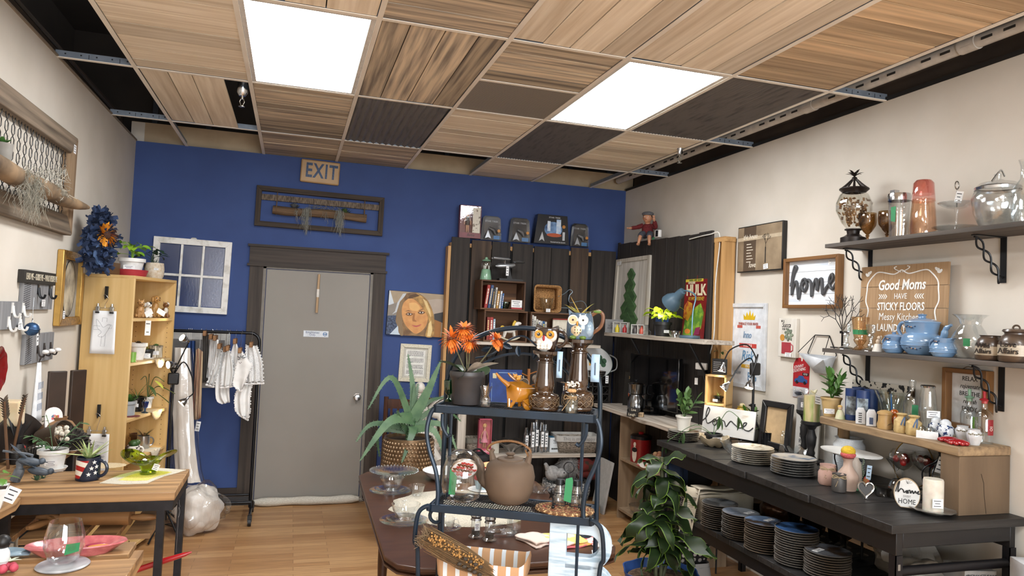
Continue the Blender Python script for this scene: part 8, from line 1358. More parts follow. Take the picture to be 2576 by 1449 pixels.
for px,x_,lab,lid_,s_ in((2248,3.845,'pale blue lidded sugar bowl left of the blue teapot',1,1),(2372,3.83,'pale blue creamer jug right of the blue teapot',0,1.05)):
 t=T('sugar_bowl' if lid_ else 'creamer',lab,'bowl' if lid_ else 'jug',lsf(px,x_),-90);b=B(TB);b.lathe([(r_*s_,z_*s_)for r_,z_ in hollow([(0,0),(.038,0),(.052,.018),(.054,.038),(.043,.058),(.04,.062),(.046,.082)],.004)],32);ribs(b,.0535*s_,.02,2);
 if not lid_:b.prism([(.035,.075),(.066,.088),(.035,.088)],-.012,.012)
 b.done('body',t);floral(t,.045*s_,.07,-90)
 if lid_:B(TB).lathe([(.048,.082),(.03,.092),(.008,.096),(.011,.104),(0,.108)],28).done('lid',t)
 for e in((-1,1)if lid_ else(-1,)):B(TB).tube(arc((e*.05*s_,0,.052),.02*s_,90 if e<0 else-90,270 if e<0 else 90,8,k=1.1),.005,7).done('handle',t)
vessel('round_glass_vase','large clear round glass vase with flared lip and green tag','vase',lsf(2440,3.91),[(0,0),(.05,0),(.075,.03),(.085,.075),(.06,.125),(.042,.155),(.05,.18),(.075,.20)]);b=B(GREENT);b.push(rot=(0,0,-55));b.box(.075-.012,-.0,.055,.099,.001,.09);b.pop();t=D.objects['round_glass_vase'];o=B(GREENT).box(-.012,-.086,.055,.015,-.085,.09).done('green_tag',t);o.rotation_euler=(0,0,radians(-60))
BRJ=P('#3d2f26',.35,c2='#57483a',sc=6,st=(1,1,5),coat=.3);CRM=P('#c2b8a6',.4,c2='#a89c88',sc=9,st=(1,1,6))
def jar3(px,x_,lab,l1,l2,s_,lid_=0,nm='stoneware_jar'):
 t=T(nm,lab,'jar',lsf(px,x_),-72);b=B(BRJ);b.lathe([(r_*s_,z_*s_)for r_,z_ in hollow([(0,0),(.05,0),(.055,.006),(.055,.065),(.045,.09),(.036,.098),(.036,.104),(.042,.108)],.004)],32);b.m(CRM);b.lathe([(.0556*s_,.022*s_),(.0558*s_,.06*s_)],32);b.done('jar_body',t)
 if l1:txt(l1,.021*s_,P('#2a211b',.6),t,(-.005,-.0567*s_-.0012,.062*s_),wx=.9,ex=.003);txt(l2,.021*s_,P('#2a211b',.6),t,(-.005,-.0567*s_-.0012,.038*s_),wx=.85,ex=.003)
 if lid_:b=B(BRJ);b.lathe([(.044*s_,.108*s_),(.04*s_,.116*s_),(.0,.122*s_)],28);b.tube(arc((0,0,.12*s_),.013,0,180,8),.004,6);b.done('lid',t)
jar3(2490,3.835,'brown stoneware jar lettered wild affairs on the lower shelf','Wild','Affairs',1.0);jar3(2556,3.835,'larger lidded brown stoneware jar lettered love affairs at the right edge','Love','Affairs',1.18,1);jar3(2528,3.95,'brown stoneware jar half hidden behind the love affairs jar',None,None,1.0)
t=T('relax_sign','small wood framed white sign with words relax rejuvenate breathe below the lower shelf','sign',(XV,-3.0,1.385),-90);frame4(t,.235,.285,.022,.05,WN,mt2=wood('#8a6238','#6a4726','z',.5,5,.06,.2));B(P('#d9dbdc',.7)).box(-.096,-.008,-.121,.096,0,.121).done('paper',t)
for i,(s_,k)in enumerate((('RELAX',dict(wx=.9)),('rejuvenate',dict(sh=.4,wx=.8)),('BREATHE',dict(wx=.85)),('refresh',dict(sh=.4,wx=.8)),('ENJOY',dict(wx=.9)),('this',dict(sh=.4,wx=.8)))):txt(s_,.022,P('#2a2a2c',.7),t,(0,-.0088,.095-i*.036),**k)
b=B(P('#7a6248',.9));b.tube(bez([(-.03,-.02,.14),(0,-.02,.155),(.04,-.02,.145)],4),.0025,4);b.done('twine',t)
# == black plank display table on the right
BW2=wood('#2c2a29','#121111','x',.5,6,.3,.6,(.3,.75));zt=.90;t=T('black_plank_table','long black plank table on slotted steel posts along the right wall','table',(0,0,0));b=B(BW2);n=12
for i in range(n):y0=-3.285+i*(1.985/n);b.box(3.30+.004*(i%3),y0+.003,zt-.036-.001*(i%2),XV-.004,y0+1.985/n-.003,zt-.001*(i%2))
b.done('tabletop',t,bev=.002);b=B(P('#0e0d0f',.5));b.box(3.335,-3.27,zt-.13,3.37,-1.33,zt-.037);b.box(3.96,-3.27,zt-.13,3.99,-1.33,zt-.037);b.box(3.37,-3.27,zt-.1,3.96,-3.235,zt-.037);b.done('frame_rail',t,bev=.003)
PS=P('#17161a',.45,.3)
for x_,y_ in((3.335,-3.27),(3.96,-3.27),(3.335,-1.36),(3.96,-1.36)):
 b=B(PS);b.box(x_,y_,0,x_+.036,y_+.004,zt-.13);b.box(x_,y_,0,x_+.004,y_+.036,zt-.13);b.m(P('#77726b',.6));[b.box(x_+.012,y_-.0008,.06+i*.05,x_+.024,y_,.085+i*.05)for i in range(14)];b.done('slotted_post',t)
B(PS).tube([(3.37,-3.25,.70),(3.96,-3.25,.70)],.02,12).done('cross_bar',t)
zl=.50;b=B(BW2)
for i in range(13):y0=-3.30+i*.125;b.box(3.30,y0+.002,zl-.03,XV-.05,y0+.123,zl)
b.done('lower_shelf',t,bev=.002);B(P('#0e0d0f',.5)).box(3.34,-3.26,zl-.11,3.37,-1.70,zl-.031).done('shelf_rail',t)
zt+=.001;zl+=.001
def tp(px,py):p_=at(px,py,z=zt);p_.x=min(p_.x,3.84);return p_
def shelfp(px,py):return at(px,py,z=zl)
# stacks of plates: every plate is a thing of its own
ORD='second third fourth fifth sixth seventh eighth ninth tenth eleventh twelfth thirteenth fourteenth fifteenth'.split()
def stack(px,py,r_,n,dz,mt_edge,label,toplabel,grp,z,topm,x=None,tagged=False):
 where=label;p=at(px,py,z=z)+Vector((0,0,0));d=(p-CAM);d.z=0;p=p+d.normalized()*r_*.92;p.z=z
 if x:p.x=x
 proto=None;q=random.Random(px)
 for i in range(n):
  label='%s, %s from the top'%(where,ORD[n-2-i])if i<n-1 else '';loc=Vector((p.x+q.uniform(-.0025,.0025),p.y+q.uniform(-.0025,.0025),z+i*dz))
  if i==n-1 or proto is None:
   b=B(mt_edge);b.lathe([(0,0),(r_*.6,0),(r_*.62,.003),(r_*.98,dz*.78),(r_,dz*.95),(r_*.985,dz*1.0),(r_*.7,dz*.62),(r_*.6,dz*.5)],44);b.m(topm if i==n-1 else mt_edge);b.lathe([(r_*.6,dz*.5),(0,dz*.48)],44)
   if i==n-1:b.m(topm);b.lathe([(r_*.96,dz*.98),(r_*.7,dz*.66),(r_*.6,dz*.54),(0,dz*.52)],44)
   o=one(b,'dinner_plate',toplabel if i==n-1 else label,'plate',loc,q.uniform(0,360),group=None if i==n-1 else grp)
   if i==0:proto=o
  else:o=proto.copy();COL.objects.link(o);o.location=loc;o['label']=label
 if tagged:card(o,(0,0,dz*.9+.001),.07,.03,(-90,0,0));o.children[0].location=(-.02,-r_*.4,dz*.75);o.children[0].rotation_euler=(radians(-90),0,radians(-o.rotation_euler.z*57.3+200))
 return p,z+n*dz
CRP=P('#b9b2a4',.25,c2='#a59d8f',sc=9);BRP=P('#85807a',.2,.3,c2='#6e5f4e',sc=3);GY=P('#83827f',.25,c2='#6d6c6a')
pA,zA=stack(1718,1112,.105,5,.0125,P('#8f8b83',.25,.2,c2='#6d6558'),'gold-rimmed plate under the white ribbed pot','top gold-rimmed plate carrying the white ribbed pot','gold-rimmed plates at the far end of the black table',zt,P('#8a8780',.3,c2='#5d4a3c',sc=18,ramp=(.4,.5)))
stack(1893,1172,.118,8,.0115,CRP,'cream plate in the middle stack on the black table','top cream plate with floral rim on the middle stack of the black table','cream plates in the middle stack on the black table',zt,P('#c5bca8',.25,c2='#8f7d5c',sc=26,ramp=(.38,.46)))
stack(1995,1202,.118,7,.013,GY,'grey-edged plate in the nearest stack on the black table','top grey blue painted plate of the nearest stack on the black table','grey-edged plates in the nearest stack on the black table',zt,P('#b5aea2',.25,c2='#5e6e82',sc=8,ramp=(.38,.5)))
TOPS=[('#4a4c50','#8a8d90'),('#2c2d30','#6f7275'),('#8d9299','#5c6470'),('#6a7f9c','#3a3028'),('#3d6091','#10151d'),('#6d7076','#33261c')]
nm=['first','second','third','fourth','fifth','sixth']
for i,(px,py,n,r_)in enumerate(((1752,1306,11,.102),(1808,1336,12,.104),(1862,1364,12,.104),(1922,1397,13,.105),(2002,1432,15,.106),(2080,1462,10,.108))):
 stack(px,py,r_,n,.0118,BRP,'collector plate in the %s stack on the lower shelf'%nm[i],'top painted plate of the %s stack from the far end of the lower shelf'%nm[i],'collector plates in the %s lower stack'%nm[i],zl,P(TOPS[i][0],.2,c2=TOPS[i][1],sc=7,ramp=(.42,.56)),tagged=i in(2,3,5))
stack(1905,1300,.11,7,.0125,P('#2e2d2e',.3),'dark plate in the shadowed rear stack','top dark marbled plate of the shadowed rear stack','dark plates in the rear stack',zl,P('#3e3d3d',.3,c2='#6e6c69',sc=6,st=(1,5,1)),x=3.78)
t=potted('zz_plant','young rubber plant in a white ribbed pot standing on the gold-rimmed plates','potted plant',Vector((pA.x,pA.y,zA)),.052,.10,P('#dedbd2',.4,c2='#c9c6bd',sc=1,st=(1,1,1)),'zz',.17,4,5,LEAFG('#56753e','#35542c'),k=.72,rim=.1,lip=.003)
p=tp(1797,1108);t=T('love_sign','long white weathered board sign with black script word love leaning behind the plates','sign',Vector((3.79,-1.40,Z2+.033)),-66,rx=-8);B(P('#c3c2bf',.7,c2='#a39483',sc=6,st=(1,1,5),ramp=(.28,.42))).box(-.20,-.012,0,.20,0,.19).done('board',t,bev=.002);b=B(P('#1d1d1f',.6));cursive(b,[(-.20,.08),(-.17,.11),(-.15,.16),(-.165,.175),(-.175,.12),(-.16,.07),(-.13,.08),(-.10,.105),(-.085,.08),(-.10,.06),(-.115,.08),(-.08,.10),(-.03,.10),(-.01,.065),(.02,.105),(.05,.09),(.09,.07),(.13,.09),(.14,.11),(.12,.105),(.12,.07),(.16,.06),(.19,.085)],.0035,-.014);b.done('script_word',t)
p=tp(1781,1126)+Vector((.08,.05,0));t=vessel('clay_bowl','cream clay bowl with torn wavy rim holding a black nursery pot','bowl',p,[(0,0),(.05,0),(.085,.025),(.098,.06)],P('#b5a68d',.7,c2='#a39479',sc=12),40,wob=.03,lobes=6,rip=.008,th=.006)
t=potted('philodendron','trailing lobed philodendron in a black pot with a handwritten label','potted plant',p+Vector((-.01,0,.0075)),.052,.075,BPOT,None,tag=(-.005,.07,.5));[setattr(c_,'scale',(1,1,1.1))for c_ in t.children if c_.name.startswith('price')];b=B(LEAFG('#4f7040','#38552f'))
for e,m_ in(((.0,-.06,.19),(.01,-.0,.16)),((.09,-.13,.2),(.06,-.05,.22)),((-.16,.10,.06),(-.08,.04,.10)),((-.24,.16,.0),(-.1,.06,.12))):
 b.tube(bez([(0,0,.06),m_,e],6),.0022,5);e=Vector(e)
 for s_ in(-1,0,1):b.leaf(e,(e.x*.5+.5*s_*.3,e.y-.2*s_,-.5),.09,.028,.5,5,.2)
b.done('leaves',t)
vessel('pressed_glass_bowl','clear pressed glass bowl with scalloped rim beside the middle plate stack','bowl',tp(1850,1150)+Vector((.05,.06,0)),[(0,0),(.04,0),(.075,.035),(.098,.075)],CG2,40,wob=.03,lobes=14)
t=T('square_planter','black square ceramic planter with glossy green leaves before the empty picture frame','potted plant',tp(1880,1115)+Vector((.13,.09,0)),-60);b=B(P('#111114',.12,coat=.6));b.box(-.055,-.055,0,.055,.055,.085);b.done('pot',t,bev=.003);B(SOIL).box(-.05,-.05,.083,.05,.05,.088).done('soil',t);b=B(LEAFG('#4e7a2a','#35601f'));plant(b,'zz',(0,0,.085),.14,3,8);plant(b,'rosette',(0,0,.1),.09,10,3);b.done('leaves',t)
t=T('empty_frame','black moulded picture frame with bare tan backing leaning on the wall','picture frame',(3.955,-1.70,zt+.155),-80,rx=-6);frame4(t,.25,.30,.04,.022,P('#17161a',.35,coat=.3),bev=.005);B(P('#b59a75',.8)).box(-.09,-.006,-.11,.09,-.001,.11).done('backing',t)
mug('black_mug','black mug planted with thin arching leaves behind the middle plate stack',tp(1920,1130)+Vector((.10,.06,0)),.042,.10,P('#101013',.12,coat=.6),-30,'grass',.18,4,4,LEAFG('#46603a'))
BCS=P('#151417',.55)
def cstick(label,p,h,s_=1):t=T('black_candlestick',label,'candlestick',p);B(BCS).lathe([(r_*s_,z_*h)for r_,z_ in[(0,0),(.055,0),(.055,.05),(.035,.12),(.02,.18),(.024,.25),(.018,.32),(.026,.45),(.03,.62),(.022,.72),(.018,.8),(.025,.84),(.03,.88),(.055,.93),(.058,1.0),(.0,1.0)]],28).done('turned_stem',t);return p+Vector((0,0,h+.001))
a=cstick('tallest black turned candlestick with the silver wrapped candle',Vector((3.94,-1.975,zt)),.29,.85);c=cstick('black turned candlestick with the tall green wrapped candle',Vector((3.87,-2.12,zt)),.245,1.0)
t=T('wrapped_candle','grey candle wrapped in clear cellophane on the tallest black candlestick','candle',a);B(P('#85868a',.4,c2='#5d5e62',sc=9,st=(4,4,.4))).lathe([(0,0),(.042,0),(.042,.075),(0,.078)]).done('wax',t);b=B(G('#ffffff',.25,.1));b.lathe([(.045,0),(.046,.078),(.02,.09),(.01,.10),(.03,.125)],20,wob=.08,lobes=7);b.done('cellophane',t);card(t,(-.03,-.035,.035),.045,.03,(0,0,-50))
t=T('wrapped_candle','tall mottled green candle wrapped in cellophane with a ribbon tag','candle',c);B(P('#7d9a3c',.4,c2='#c9b98a',sc=7,st=(3,3,.6),ramp=(.4,.6))).lathe([(0,0),(.045,0),(.045,.15),(0,.155)]).done('wax',t);B(G('#ffffff',.2,.1)).lathe([(.047,0),(.048,.15),(.02,.16),(.012,.168),(.03,.185)],20,wob=.08,lobes=7).done('cellophane',t);card(t,(.0,-.05,.13),.04,.05,(0,10,-30));b=B(P('#d6cfae',.6));b.tube(bez([(-.02,-.01,.18),(0,-.02,.165),(.02,-.01,.18),(0,0,.165)],4),.004,5,flat=2);b.done('ribbon',t)
t=T('jar_candle','olive green wrapped jar candle standing on a clear glass cylinder','candle',tp(1958,1105)+Vector((.12,.03,0)));B(CG).lathe([(0,0),(.04,0),(.032,.01),(.03,.10),(.044,.115),(0,.116)]).done('glass_stand',t);B(P('#8a8f3c',.4,c2='#b08a3c',sc=8,ramp=(.4,.6))).lathe([(0,.117),(.042,.117),(.042,.20),(.03,.215),(.034,.225),(0,.225)],24).done('wrapped_wax',t);card(t,(-.03,-.038,.15),.06,.035,(0,0,-40));b=B(P('#d9cba0',.6));b.sph((0,0,.235),(.02,.02,.014),8,6,.4);b.done('bow',t)
t=T('glass_angel','clear glass praying angel figurine before the black candlesticks','figurine',tp(1975,1140)+Vector((.10,.04,0)));b=B(CG2);b.lathe([(0,0),(.035,0),(.028,.02),(.02,.07),(.022,.09),(.012,.11),(.0,.112)],16,wob=.08,lobes=6);b.sph((0,0,.122),.014);[b.leaf((0,.01,.10),(s_,.3,.3),.06,.035,.6,4)for s_ in(-1,1)];b.done('angel',t)
t=T('sisters_sign','white board sign lettered sisters downward behind the jar candle','sign',(4.0,-1.93,zt),-88,rx=-3);B(P('#c6c4bf',.7,c2='#b3b0a9',sc=4)).box(-.10,-.01,0,.10,0,.30).done('board',t);[txt(s_,.026,P('#4a4a4c',.6),t,(-.055,-.011,.265-i*.036))for i,s_ in enumerate('SISTERS')]
b=B(P('#b5b3ae',.7,isl=.1));[b.box(-.005+i*.014,-.10,0,.006+i*.014,.02,.27)for i in range(4)];one(b,'canvas_bundle','bundle of thin white canvas boards leaning behind the green candle','canvas',(3.955,-2.16,zt),0)
vessel('crystal_bowl','heavy clear crystal bowl with folded rim beside the angel','bowl',tp(1985,1165)+Vector((.12,.05,0)),[(0,0),(.04,0),(.06,.03),(.075,.07)],CG2,36,wob=.08,lobes=6,rip=.01,th=.004);b=B(G('#e6eaf0',.3,.2));b.sph((0,0,.02),(.04,.03,.02),10,7,.5);one(b,'cellophane_bow','crumpled clear cellophane behind the nearest plate stack','cellophane',(3.93,-2.27,zt))
t=vessel('white_canister','large white embossed ceramic canister under the live edge shelf','canister',(3.915,-2.37,zt),[(0,0),(.078,0),(.082,.01),(.082,.155),(.068,.175),(.068,.185),(.078,.192)],P('#cdd1d4',.25,bump=.1,sc=200),40,th=.006);b=B(P('#cdd1d4',.3));[b.sph((.0825*cos(a),.0825*sin(a),.012+.0115*k_),.0022,5,4)for k_ in range(9)for a in[radians(180+130*(j+.5*(k_%2))/26)for j in range(26)]];b.done('embossed_dots',t)
t=T('platter_stand','big white oval platter resting level on a black scroll iron stand','platter',(3.76,-2.55,zt),-90);b=B(P('#e2e2de',.25,c2='#d2d1cc',sc=6));b.push(sc=(1.45,.9,1));b.lathe([(0,.125),(.06,.125),(.105,.14),(.125,.146),(.126,.15),(.1,.143),(.06,.13),(0,.13)],48);b.pop();b.done('platter',t,label='white platter');b=B(BLKM)
for s_ in(-1,1):b.tube(bez([(s_*.09,-.02,.124),(s_*.08,-.03,.10),(s_*.05,-.04,.05),(s_*.06,-.045,.0)],5),.0035,6);b.tube([(s_*.06+s_*.022*(1-k_/14)*cos(k_*.6)-.0,-.045,.03+.022*(1-k_/14)*sin(k_*.6))for k_ in range(12)],.003,5);b.tube([(s_*.06,-.045,0),(s_*.06,.05,0)],.0035,6)
b.tube([(-.1,-.02,.122),(.1,-.02,.122)],.003,5);b.done('scroll_stand',t)
# small jars, gourd bottle, heart frame...
TW_=P('#a3906f',.9)
def twine(t,r_,z_):b=B(TW_);b.tube([(r_*cos(2*pi*i/24),r_*sin(2*pi*i/24),z_)for i in range(24)],.0022,5,True);b.tube(bez([(-.0,-r_,z_),(-.025,-r_-.006,z_+.012),(-.03,-r_-.005,z_-.004),(0,-r_,z_),(.025,-r_-.006,z_+.01),(.028,-r_-.004,z_-.004),(0,-r_,z_)],4),.0018,4);b.tube([(0,-r_,z_),(-.016,-r_-.006,z_-.045)],.0016,4);b.done('twine_bow',t)
JP=[(0,0),(.04,0),(.046,.012),(.046,.06),(.036,.08),(.036,.085),(.039,.1)]
t=vessel('pink_mason_jar','pale pink painted mason jar with twine bow on the black table','jar',tp(2080,1222)+Vector((.03,.03,0)),JP,P('#b8968a',.6,c2='#8a6a5e',sc=60,ramp=(.3,.36)),rz=-40);twine(t,.038,.082)
t=vessel('grey_mason_jar','small dark grey painted jar with twine bow in front of the pink one','jar',tp(2113,1240)+Vector((.02,.03,0)),[(0,0),(.03,0),(.034,.008),(.034,.06),(.028,.072),(.033,.085)],P('#4c4845',.5),rz=-40);twine(t,.03,.072)
t=T('gourd_vase','cream bottle vase topped with a yellow and pink crocheted ball','vase',tp(2128,1245)+Vector((.09,.09,0)),-40);B(P('#bfa899',.5,c2='#a88f80',sc=9)).lathe([(0,0),(.04,0),(.052,.04),(.05,.075),(.022,.115),(.02,.14),(.028,.155),(0,.155)],28).done('vase_body',t);b=B(P('#d0b32e',.9,c2='#b8942a',sc=150,bump=.9));b.sph((0,0,.19),(.034,.034,.026),20,12);b.m(P('#c4605e',.9,c2='#a84a4c',sc=150,bump=.9));b.sph((0,0,.172),(.036,.036,.02),20,12);b.done('crochet_ball',t)
t=T('ceramic_bottle','narrow cream ceramic bottle hung with beads and blue price tags','bottle',tp(2160,1240)+Vector((.06,.09,0)),-40);B(P('#a89c90',.5)).lathe([(0,0),(.03,0),(.034,.06),(.03,.12),(.014,.15),(0,.152)],20).done('bottle_body',t);b=B(P('#5f6a5a',.5));[b.sph((.034+.004*sin(i),-.01,.15-.009*i),.005,8,6)for i in range(13)];b.m(P('#b5484a',.9,c2='#8f7d3a',sc=90));b.sph((.05,-.02,.045),(.015,.014,.024));b.sph((-.02,-.03,.018),(.02,.018,.018));b.done('bead_string',t);card(t,(-.03,-.045,.11),.028,.08,(0,-6,20),col='#b7cfe6');card(t,(.06,-.03,.09),.022,.07,(0,5,0),col='#b7cfe6');o=B(GREENT).box(-.0,-.055,0,.035,-.054,.035).done('green_tag',t)
t=T('heart_frame','small silver heart-shaped photo frame on an easel back','picture frame',tp(2186,1258)+Vector((.0,.02,0)),-40,rx=-14);hp=lambda s_:[(s_*.0021*16*sin(a)**3,.045+s_*.0025*(13*cos(a)-5*cos(2*a)-2*cos(3*a)-cos(4*a)))for a in[2*pi*i/30 for i in range(30)]];b=B(P('#a9a6a0',.2,.9));b.tube([(x_,-.004,z_)for x_,z_ in hp(1)],.005,8,True);b.done('silver_rim',t);b=B(P('#1c1a1b',.4));b.prism(hp(.95),-.002,.002);b.prism([(-.01,0),(.01,0),(.0,.06)],.002,.004);b.tube([(0,.002,.05),(0,.05,.0)],.004,4);b.done('backing',t)
t=vessel('votive_glass','small square smoky glass votive beside the silver heart frame','candle holder',tp(2222,1252)+Vector((.02,.03,0)),[(0,0),(.024,0),(.03,.006),(.032,.045)],G('#8f8d8a',.25,.1),8)
t=vessel('martini_glass','clear cocktail glass behind the votive','glass',tp(2262,1245)+Vector((.08,.1,0)),[(0,0),(.035,0),(.034,.003),(.005,.008),(.004,.09),(.012,.1),(.052,.155)]);t=T('wine_tumbler','squat smoky grey ribbed glass behind the home sweet home sign','glass',tp(2262,1262)+Vector((.05,.06,0)));B(G('#7a7875',.25,.1)).lathe(hollow([(0,0),(.04,0),(.045,.03),(.03,.075),(.02,.09)],.002),24,wob=.05,lobes=8).done('glass',t)
t=T('home_disc_sign','round white wooden sign reading home sweet home standing on the black table','sign',tp(2285,1282)+Vector((.0,.01,0)),-42);dp=[(.052*cos(a),.068+.068*sin(a))for a in[radians(-62+304*i/30)for i in range(31)]];b=B(P('#b09a7c',.6));b.prism(dp,-.012,.014);b.m(P('#d6d6d4',.6));b.prism([(x_*.95,.068+(z_-.068)*.95)for x_,z_ in dp],-.0132,-.012);b.done('disc',t,bev=.002);b=B(P('#1a1a1c',.6));cursive(b,[(-.045,.075),(-.035,.115),(-.03,.12),(-.035,.09),(-.035,.075),(-.025,.09),(-.015,.085),(-.012,.075),(0,.085),(.005,.075),(-.003,.075),(.01,.088),(.014,.075),(.02,.087),(.025,.075),(.032,.087),(.036,.078),(.045,.088),(.042,.075),(.052,.078)],.0022,-.0155);[b.leaf((0,-.0145,.115),(cos(a),0,sin(a)),.022,.005,0,3)for a in(.3,.8,1.3,1.9)];b.done('script_word',t);txt('SWEET',.009,P('#8a8a8a',.6),t,(0,-.0138,.058),wx=.8);txt('HOME',.022,P('#1a1a1c',.6),t,(0,-.0138,.035),wx=.8)
t=T('silver_dish','low silver scalloped dish under the pillar candle','dish',tp(2358,1300)+Vector((.03,.05,0)));B(P('#a8a49e',.3,.7,c2='#8a847c',sc=40)).lathe([(0,0),(.04,0),(.05,.01),(.088,.016),(.09,.02),(.05,.014),(0,.012)],40,wob=.03,lobes=12).done('dish',t);p=t.location+Vector((0,0,.013));t=T('pillar_candle','thick white pillar candle with a price label standing on the silver dish','candle',p);B(P('#d2cdc2',.45,c2='#c4beb1',sc=30,sss=.3)).lathe([(0,0),(.041,0),(.041,.13),(.038,.138),(0,.136)],32).done('wax',t);card(t,(-.02,-.042,.04),.045,.04,(0,0,-20))
# live edge riser with block leg
LE=wood('#a38a68','#6a5540','y',.6,5,.05,.4,(.3,.72));t=T('live_edge_riser','live edge wooden riser shelf ending in a thick solid block leg','shelf',(0,0,0));zr=1.20;b=B(LE);b.prism([(4.03,-3.215),(3.725,-3.215),(3.73,-3.1),(3.755,-2.95),(3.74,-2.8),(3.77,-2.65),(3.755,-2.5),(3.775,-2.38),(3.79,-2.28),(3.87,-2.24),(4.03,-2.25)],zr-.042,zr,'z');b.done('live_edge_board',t,bev=.006)
b=B(wood('#74604a','#4a3b2b','z',.65,3,.0,.4,(.3,.75),4));b.box(3.735,-3.21,.901,4.03,-3.115,zr-.043);b.m(P('#2a1d12',.9));b.tube([(3.86,-3.2102,1.08),(3.875,-3.2102,1.04),(3.88,-3.2102,.98),(3.892,-3.2102,.905)],.0018,4);b.done('block_leg',t,bev=.004);B(wood('#a3835c','#6a4f33','z',.7)).tube([(3.93,-2.31,.901),(3.93,-2.31,zr-.042)],.032,14).done('round_leg',t)
zr+=.001
def rp(px,py,dx=0):p=at(px,py,z=zr);p.x=min(p.x+dx,3.98);return p
def rx_(px,x_):p=at(px,1060,x=x_);return Vector((x_,p.y,zr))
t=potted('zz_plant','leafy jade-like plant in a cream ribbed pot at the far end of the wooden riser','potted plant',rx_(2090,3.86),.056,.105,P('#bfa574',.5,c2='#a88c5c',sc=1),'zz',.15,7,14,LEAFG('#4f7a35','#33591f'),k=.7,rim=.08,lip=.002,tag=(-.02,.055,.3));t.rotation_euler=(0,0,radians(-30))
t=T('angel_figurine','small green and cream girl figurine beside the cream ribbed pot','figurine',rx_(2113,3.82));b=B(P('#9fae7c',.5,c2='#c9c0a8',sc=20));b.lathe([(0,0),(.026,0),(.02,.03),(.012,.05),(0,.052)]);b.m(P('#cdb59a',.5));b.sph((0,0,.06),.012);b.m(P('#c9a35c',.5));b.sph((0,.002,.067),(.013,.013,.009));b.done('figure',t)
BT=P('#1c3566',.45)
for px,x_,h,lab,face in((2142,3.87,.17,'blue tin tube with a seascape label on the riser',1),(2170,3.85,.17,'blue tin tube with a ship label in front of the others',1),(2158,3.95,.175,'blue tin tube standing behind the seascape tube',0),(2190,3.93,.175,'plain blue tin tube at the right of the tube group',0)):
 t=T('blue_tin',lab,'tin',rx_(px,x_),-50);B(BT).lathe([(0,0),(.034,0),(.034,h),(.0,h)],24).done('tube',t)
 if face:b=B(P('#9aa7b0',.5,c2='#4a4f52',sc=22,ramp=(.4,.55)));b.push(rot=(0,0,0));b.grid(lambda u,v:(.0345*sin((u-.5)*1.8),-.0345*cos((u-.5)*1.8),.03+.10*v),8,1);b.pop();b.done('picture_label',t)
t=T('patterned_cushion','black and cream patterned fabric board leaning on the wall behind the blue tins','board',(4.0,-2.50,zr),-90,rx=-4);b=B(P('#a89f8c',.9,c2='#8d836f',sc=9));b.box(-.20,-.02,0,.21,0,.20);b.m(P('#b5aea0',.9,c2='#151416',sc=34,ramp=(.47,.5)));b.box(-.2,-.022,.155,.21,-.0,.21);b.done('fabric',t)
for px,lab in((2163,'white house-shaped shaker with a black ladder'),(2190,'white house-shaped shaker with a blue door')):t=T('house_shaker',lab,'shaker',rx_(px+2,3.80),-45);b=B(P('#c9cbcd',.25));b.prism([(-.024,0),(.024,0),(.024,.065),(.014,.085),(-.014,.085),(-.024,.065)],-.02,.02);b.done('house',t,bev=.003);b=B(DK if 'blue' in lab else BLACK);b.box(-.009,-.021,.01,.009,-.02,.045)if 'blue' in lab else[b.box(-.01,-.021,.01+.011*i,.006,-.02,.015+.011*i)for i in range(5)];b.done('painted_detail',t)
t=vessel('fluted_vase','wide flared ribbed clear glass vase behind the small shakers','vase',rx_(2240,3.93),[(0,0),(.035,0),(.04,.06),(.055,.12),(.08,.18)],G('#e6efee',.3,.05),48,wob=.04,lobes=16);b=B(P('#2c5a8a',.4));b.tube([(-.02,-.03,.02),(-.05,-.05,.17)],.004,6);b.done('blue_stem',t)
CR2=P('#b8996a',.4,c2='#a3824f',sc=9)
t=T('mushroom_jar','tan ceramic lidded shaker with scratched bird pattern','jar',rx_(2226,3.80));B(CR2).lathe([(0,0),(.034,0),(.037,.02),(.031,.045),(.031,.07),(.036,.072),(.036,.082),(.02,.092),(0,.095)],24).done('jar_body',t);b=B(P('#3a2a1a',.5));[b.tube([(-.02+.006*i,-.0372,.02+.003*i),(-.012+.006*i,-.038,.03+.002*(i%2))],.0008,3)for i in range(5)];b.done('etched_bird',t)
t=T('red_owl','small red-brown glazed owl figurine between the shakers','figurine',rx_(2250,3.85));b=B(P('#7c2a14',.2,c2='#b5651d',sc=40,coat=.5));b.sph((0,0,.04),(.022,.02,.04));b.sph((0,0,.082),(.022,.02,.018));b.done('owl',t)
for px,lab in((2268,'left sack-shaped cream shaker with a blue bow'),(2299,'right sack-shaped cream shaker with a blue bow')):t=T('sack_shaker',lab,'shaker',rx_(px,3.79),-40);B(P('#bfa673',.6,c2='#a88f5f',sc=60)).lathe([(0,0),(.032,0),(.036,.01),(.034,.06),(.018,.075),(.017,.08),(.026,.09),(.02,.094),(0,.088)],24,wob=.03,lobes=5).done('sack',t);b=B(P('#4a6488',.6));b.tube(bez([(.012,-.017,.078),(.0,-.036,.06),(-.006,-.037,.04)],4),.003,5);b.tube(bez([(.012,-.017,.078),(.01,-.036,.06),(.008,-.037,.038)],4),.003,5);b.done('bow',t)
BOT=[(0,0),(.04,0),(.042,.006),(.042,.15),(.03,.175),(.0165,.19),(.0155,.23),(.018,.23),(.018,.25)]
t=vessel('tall_bottle','tall empty clear glass bottle with a green tag on the riser','bottle',rx_(2294,3.93),BOT);o=B(GREENT).box(-.014,-.0435,.06,.014,-.0425,.13).done('green_tag',t);o.rotation_euler=(0,0,radians(-30))
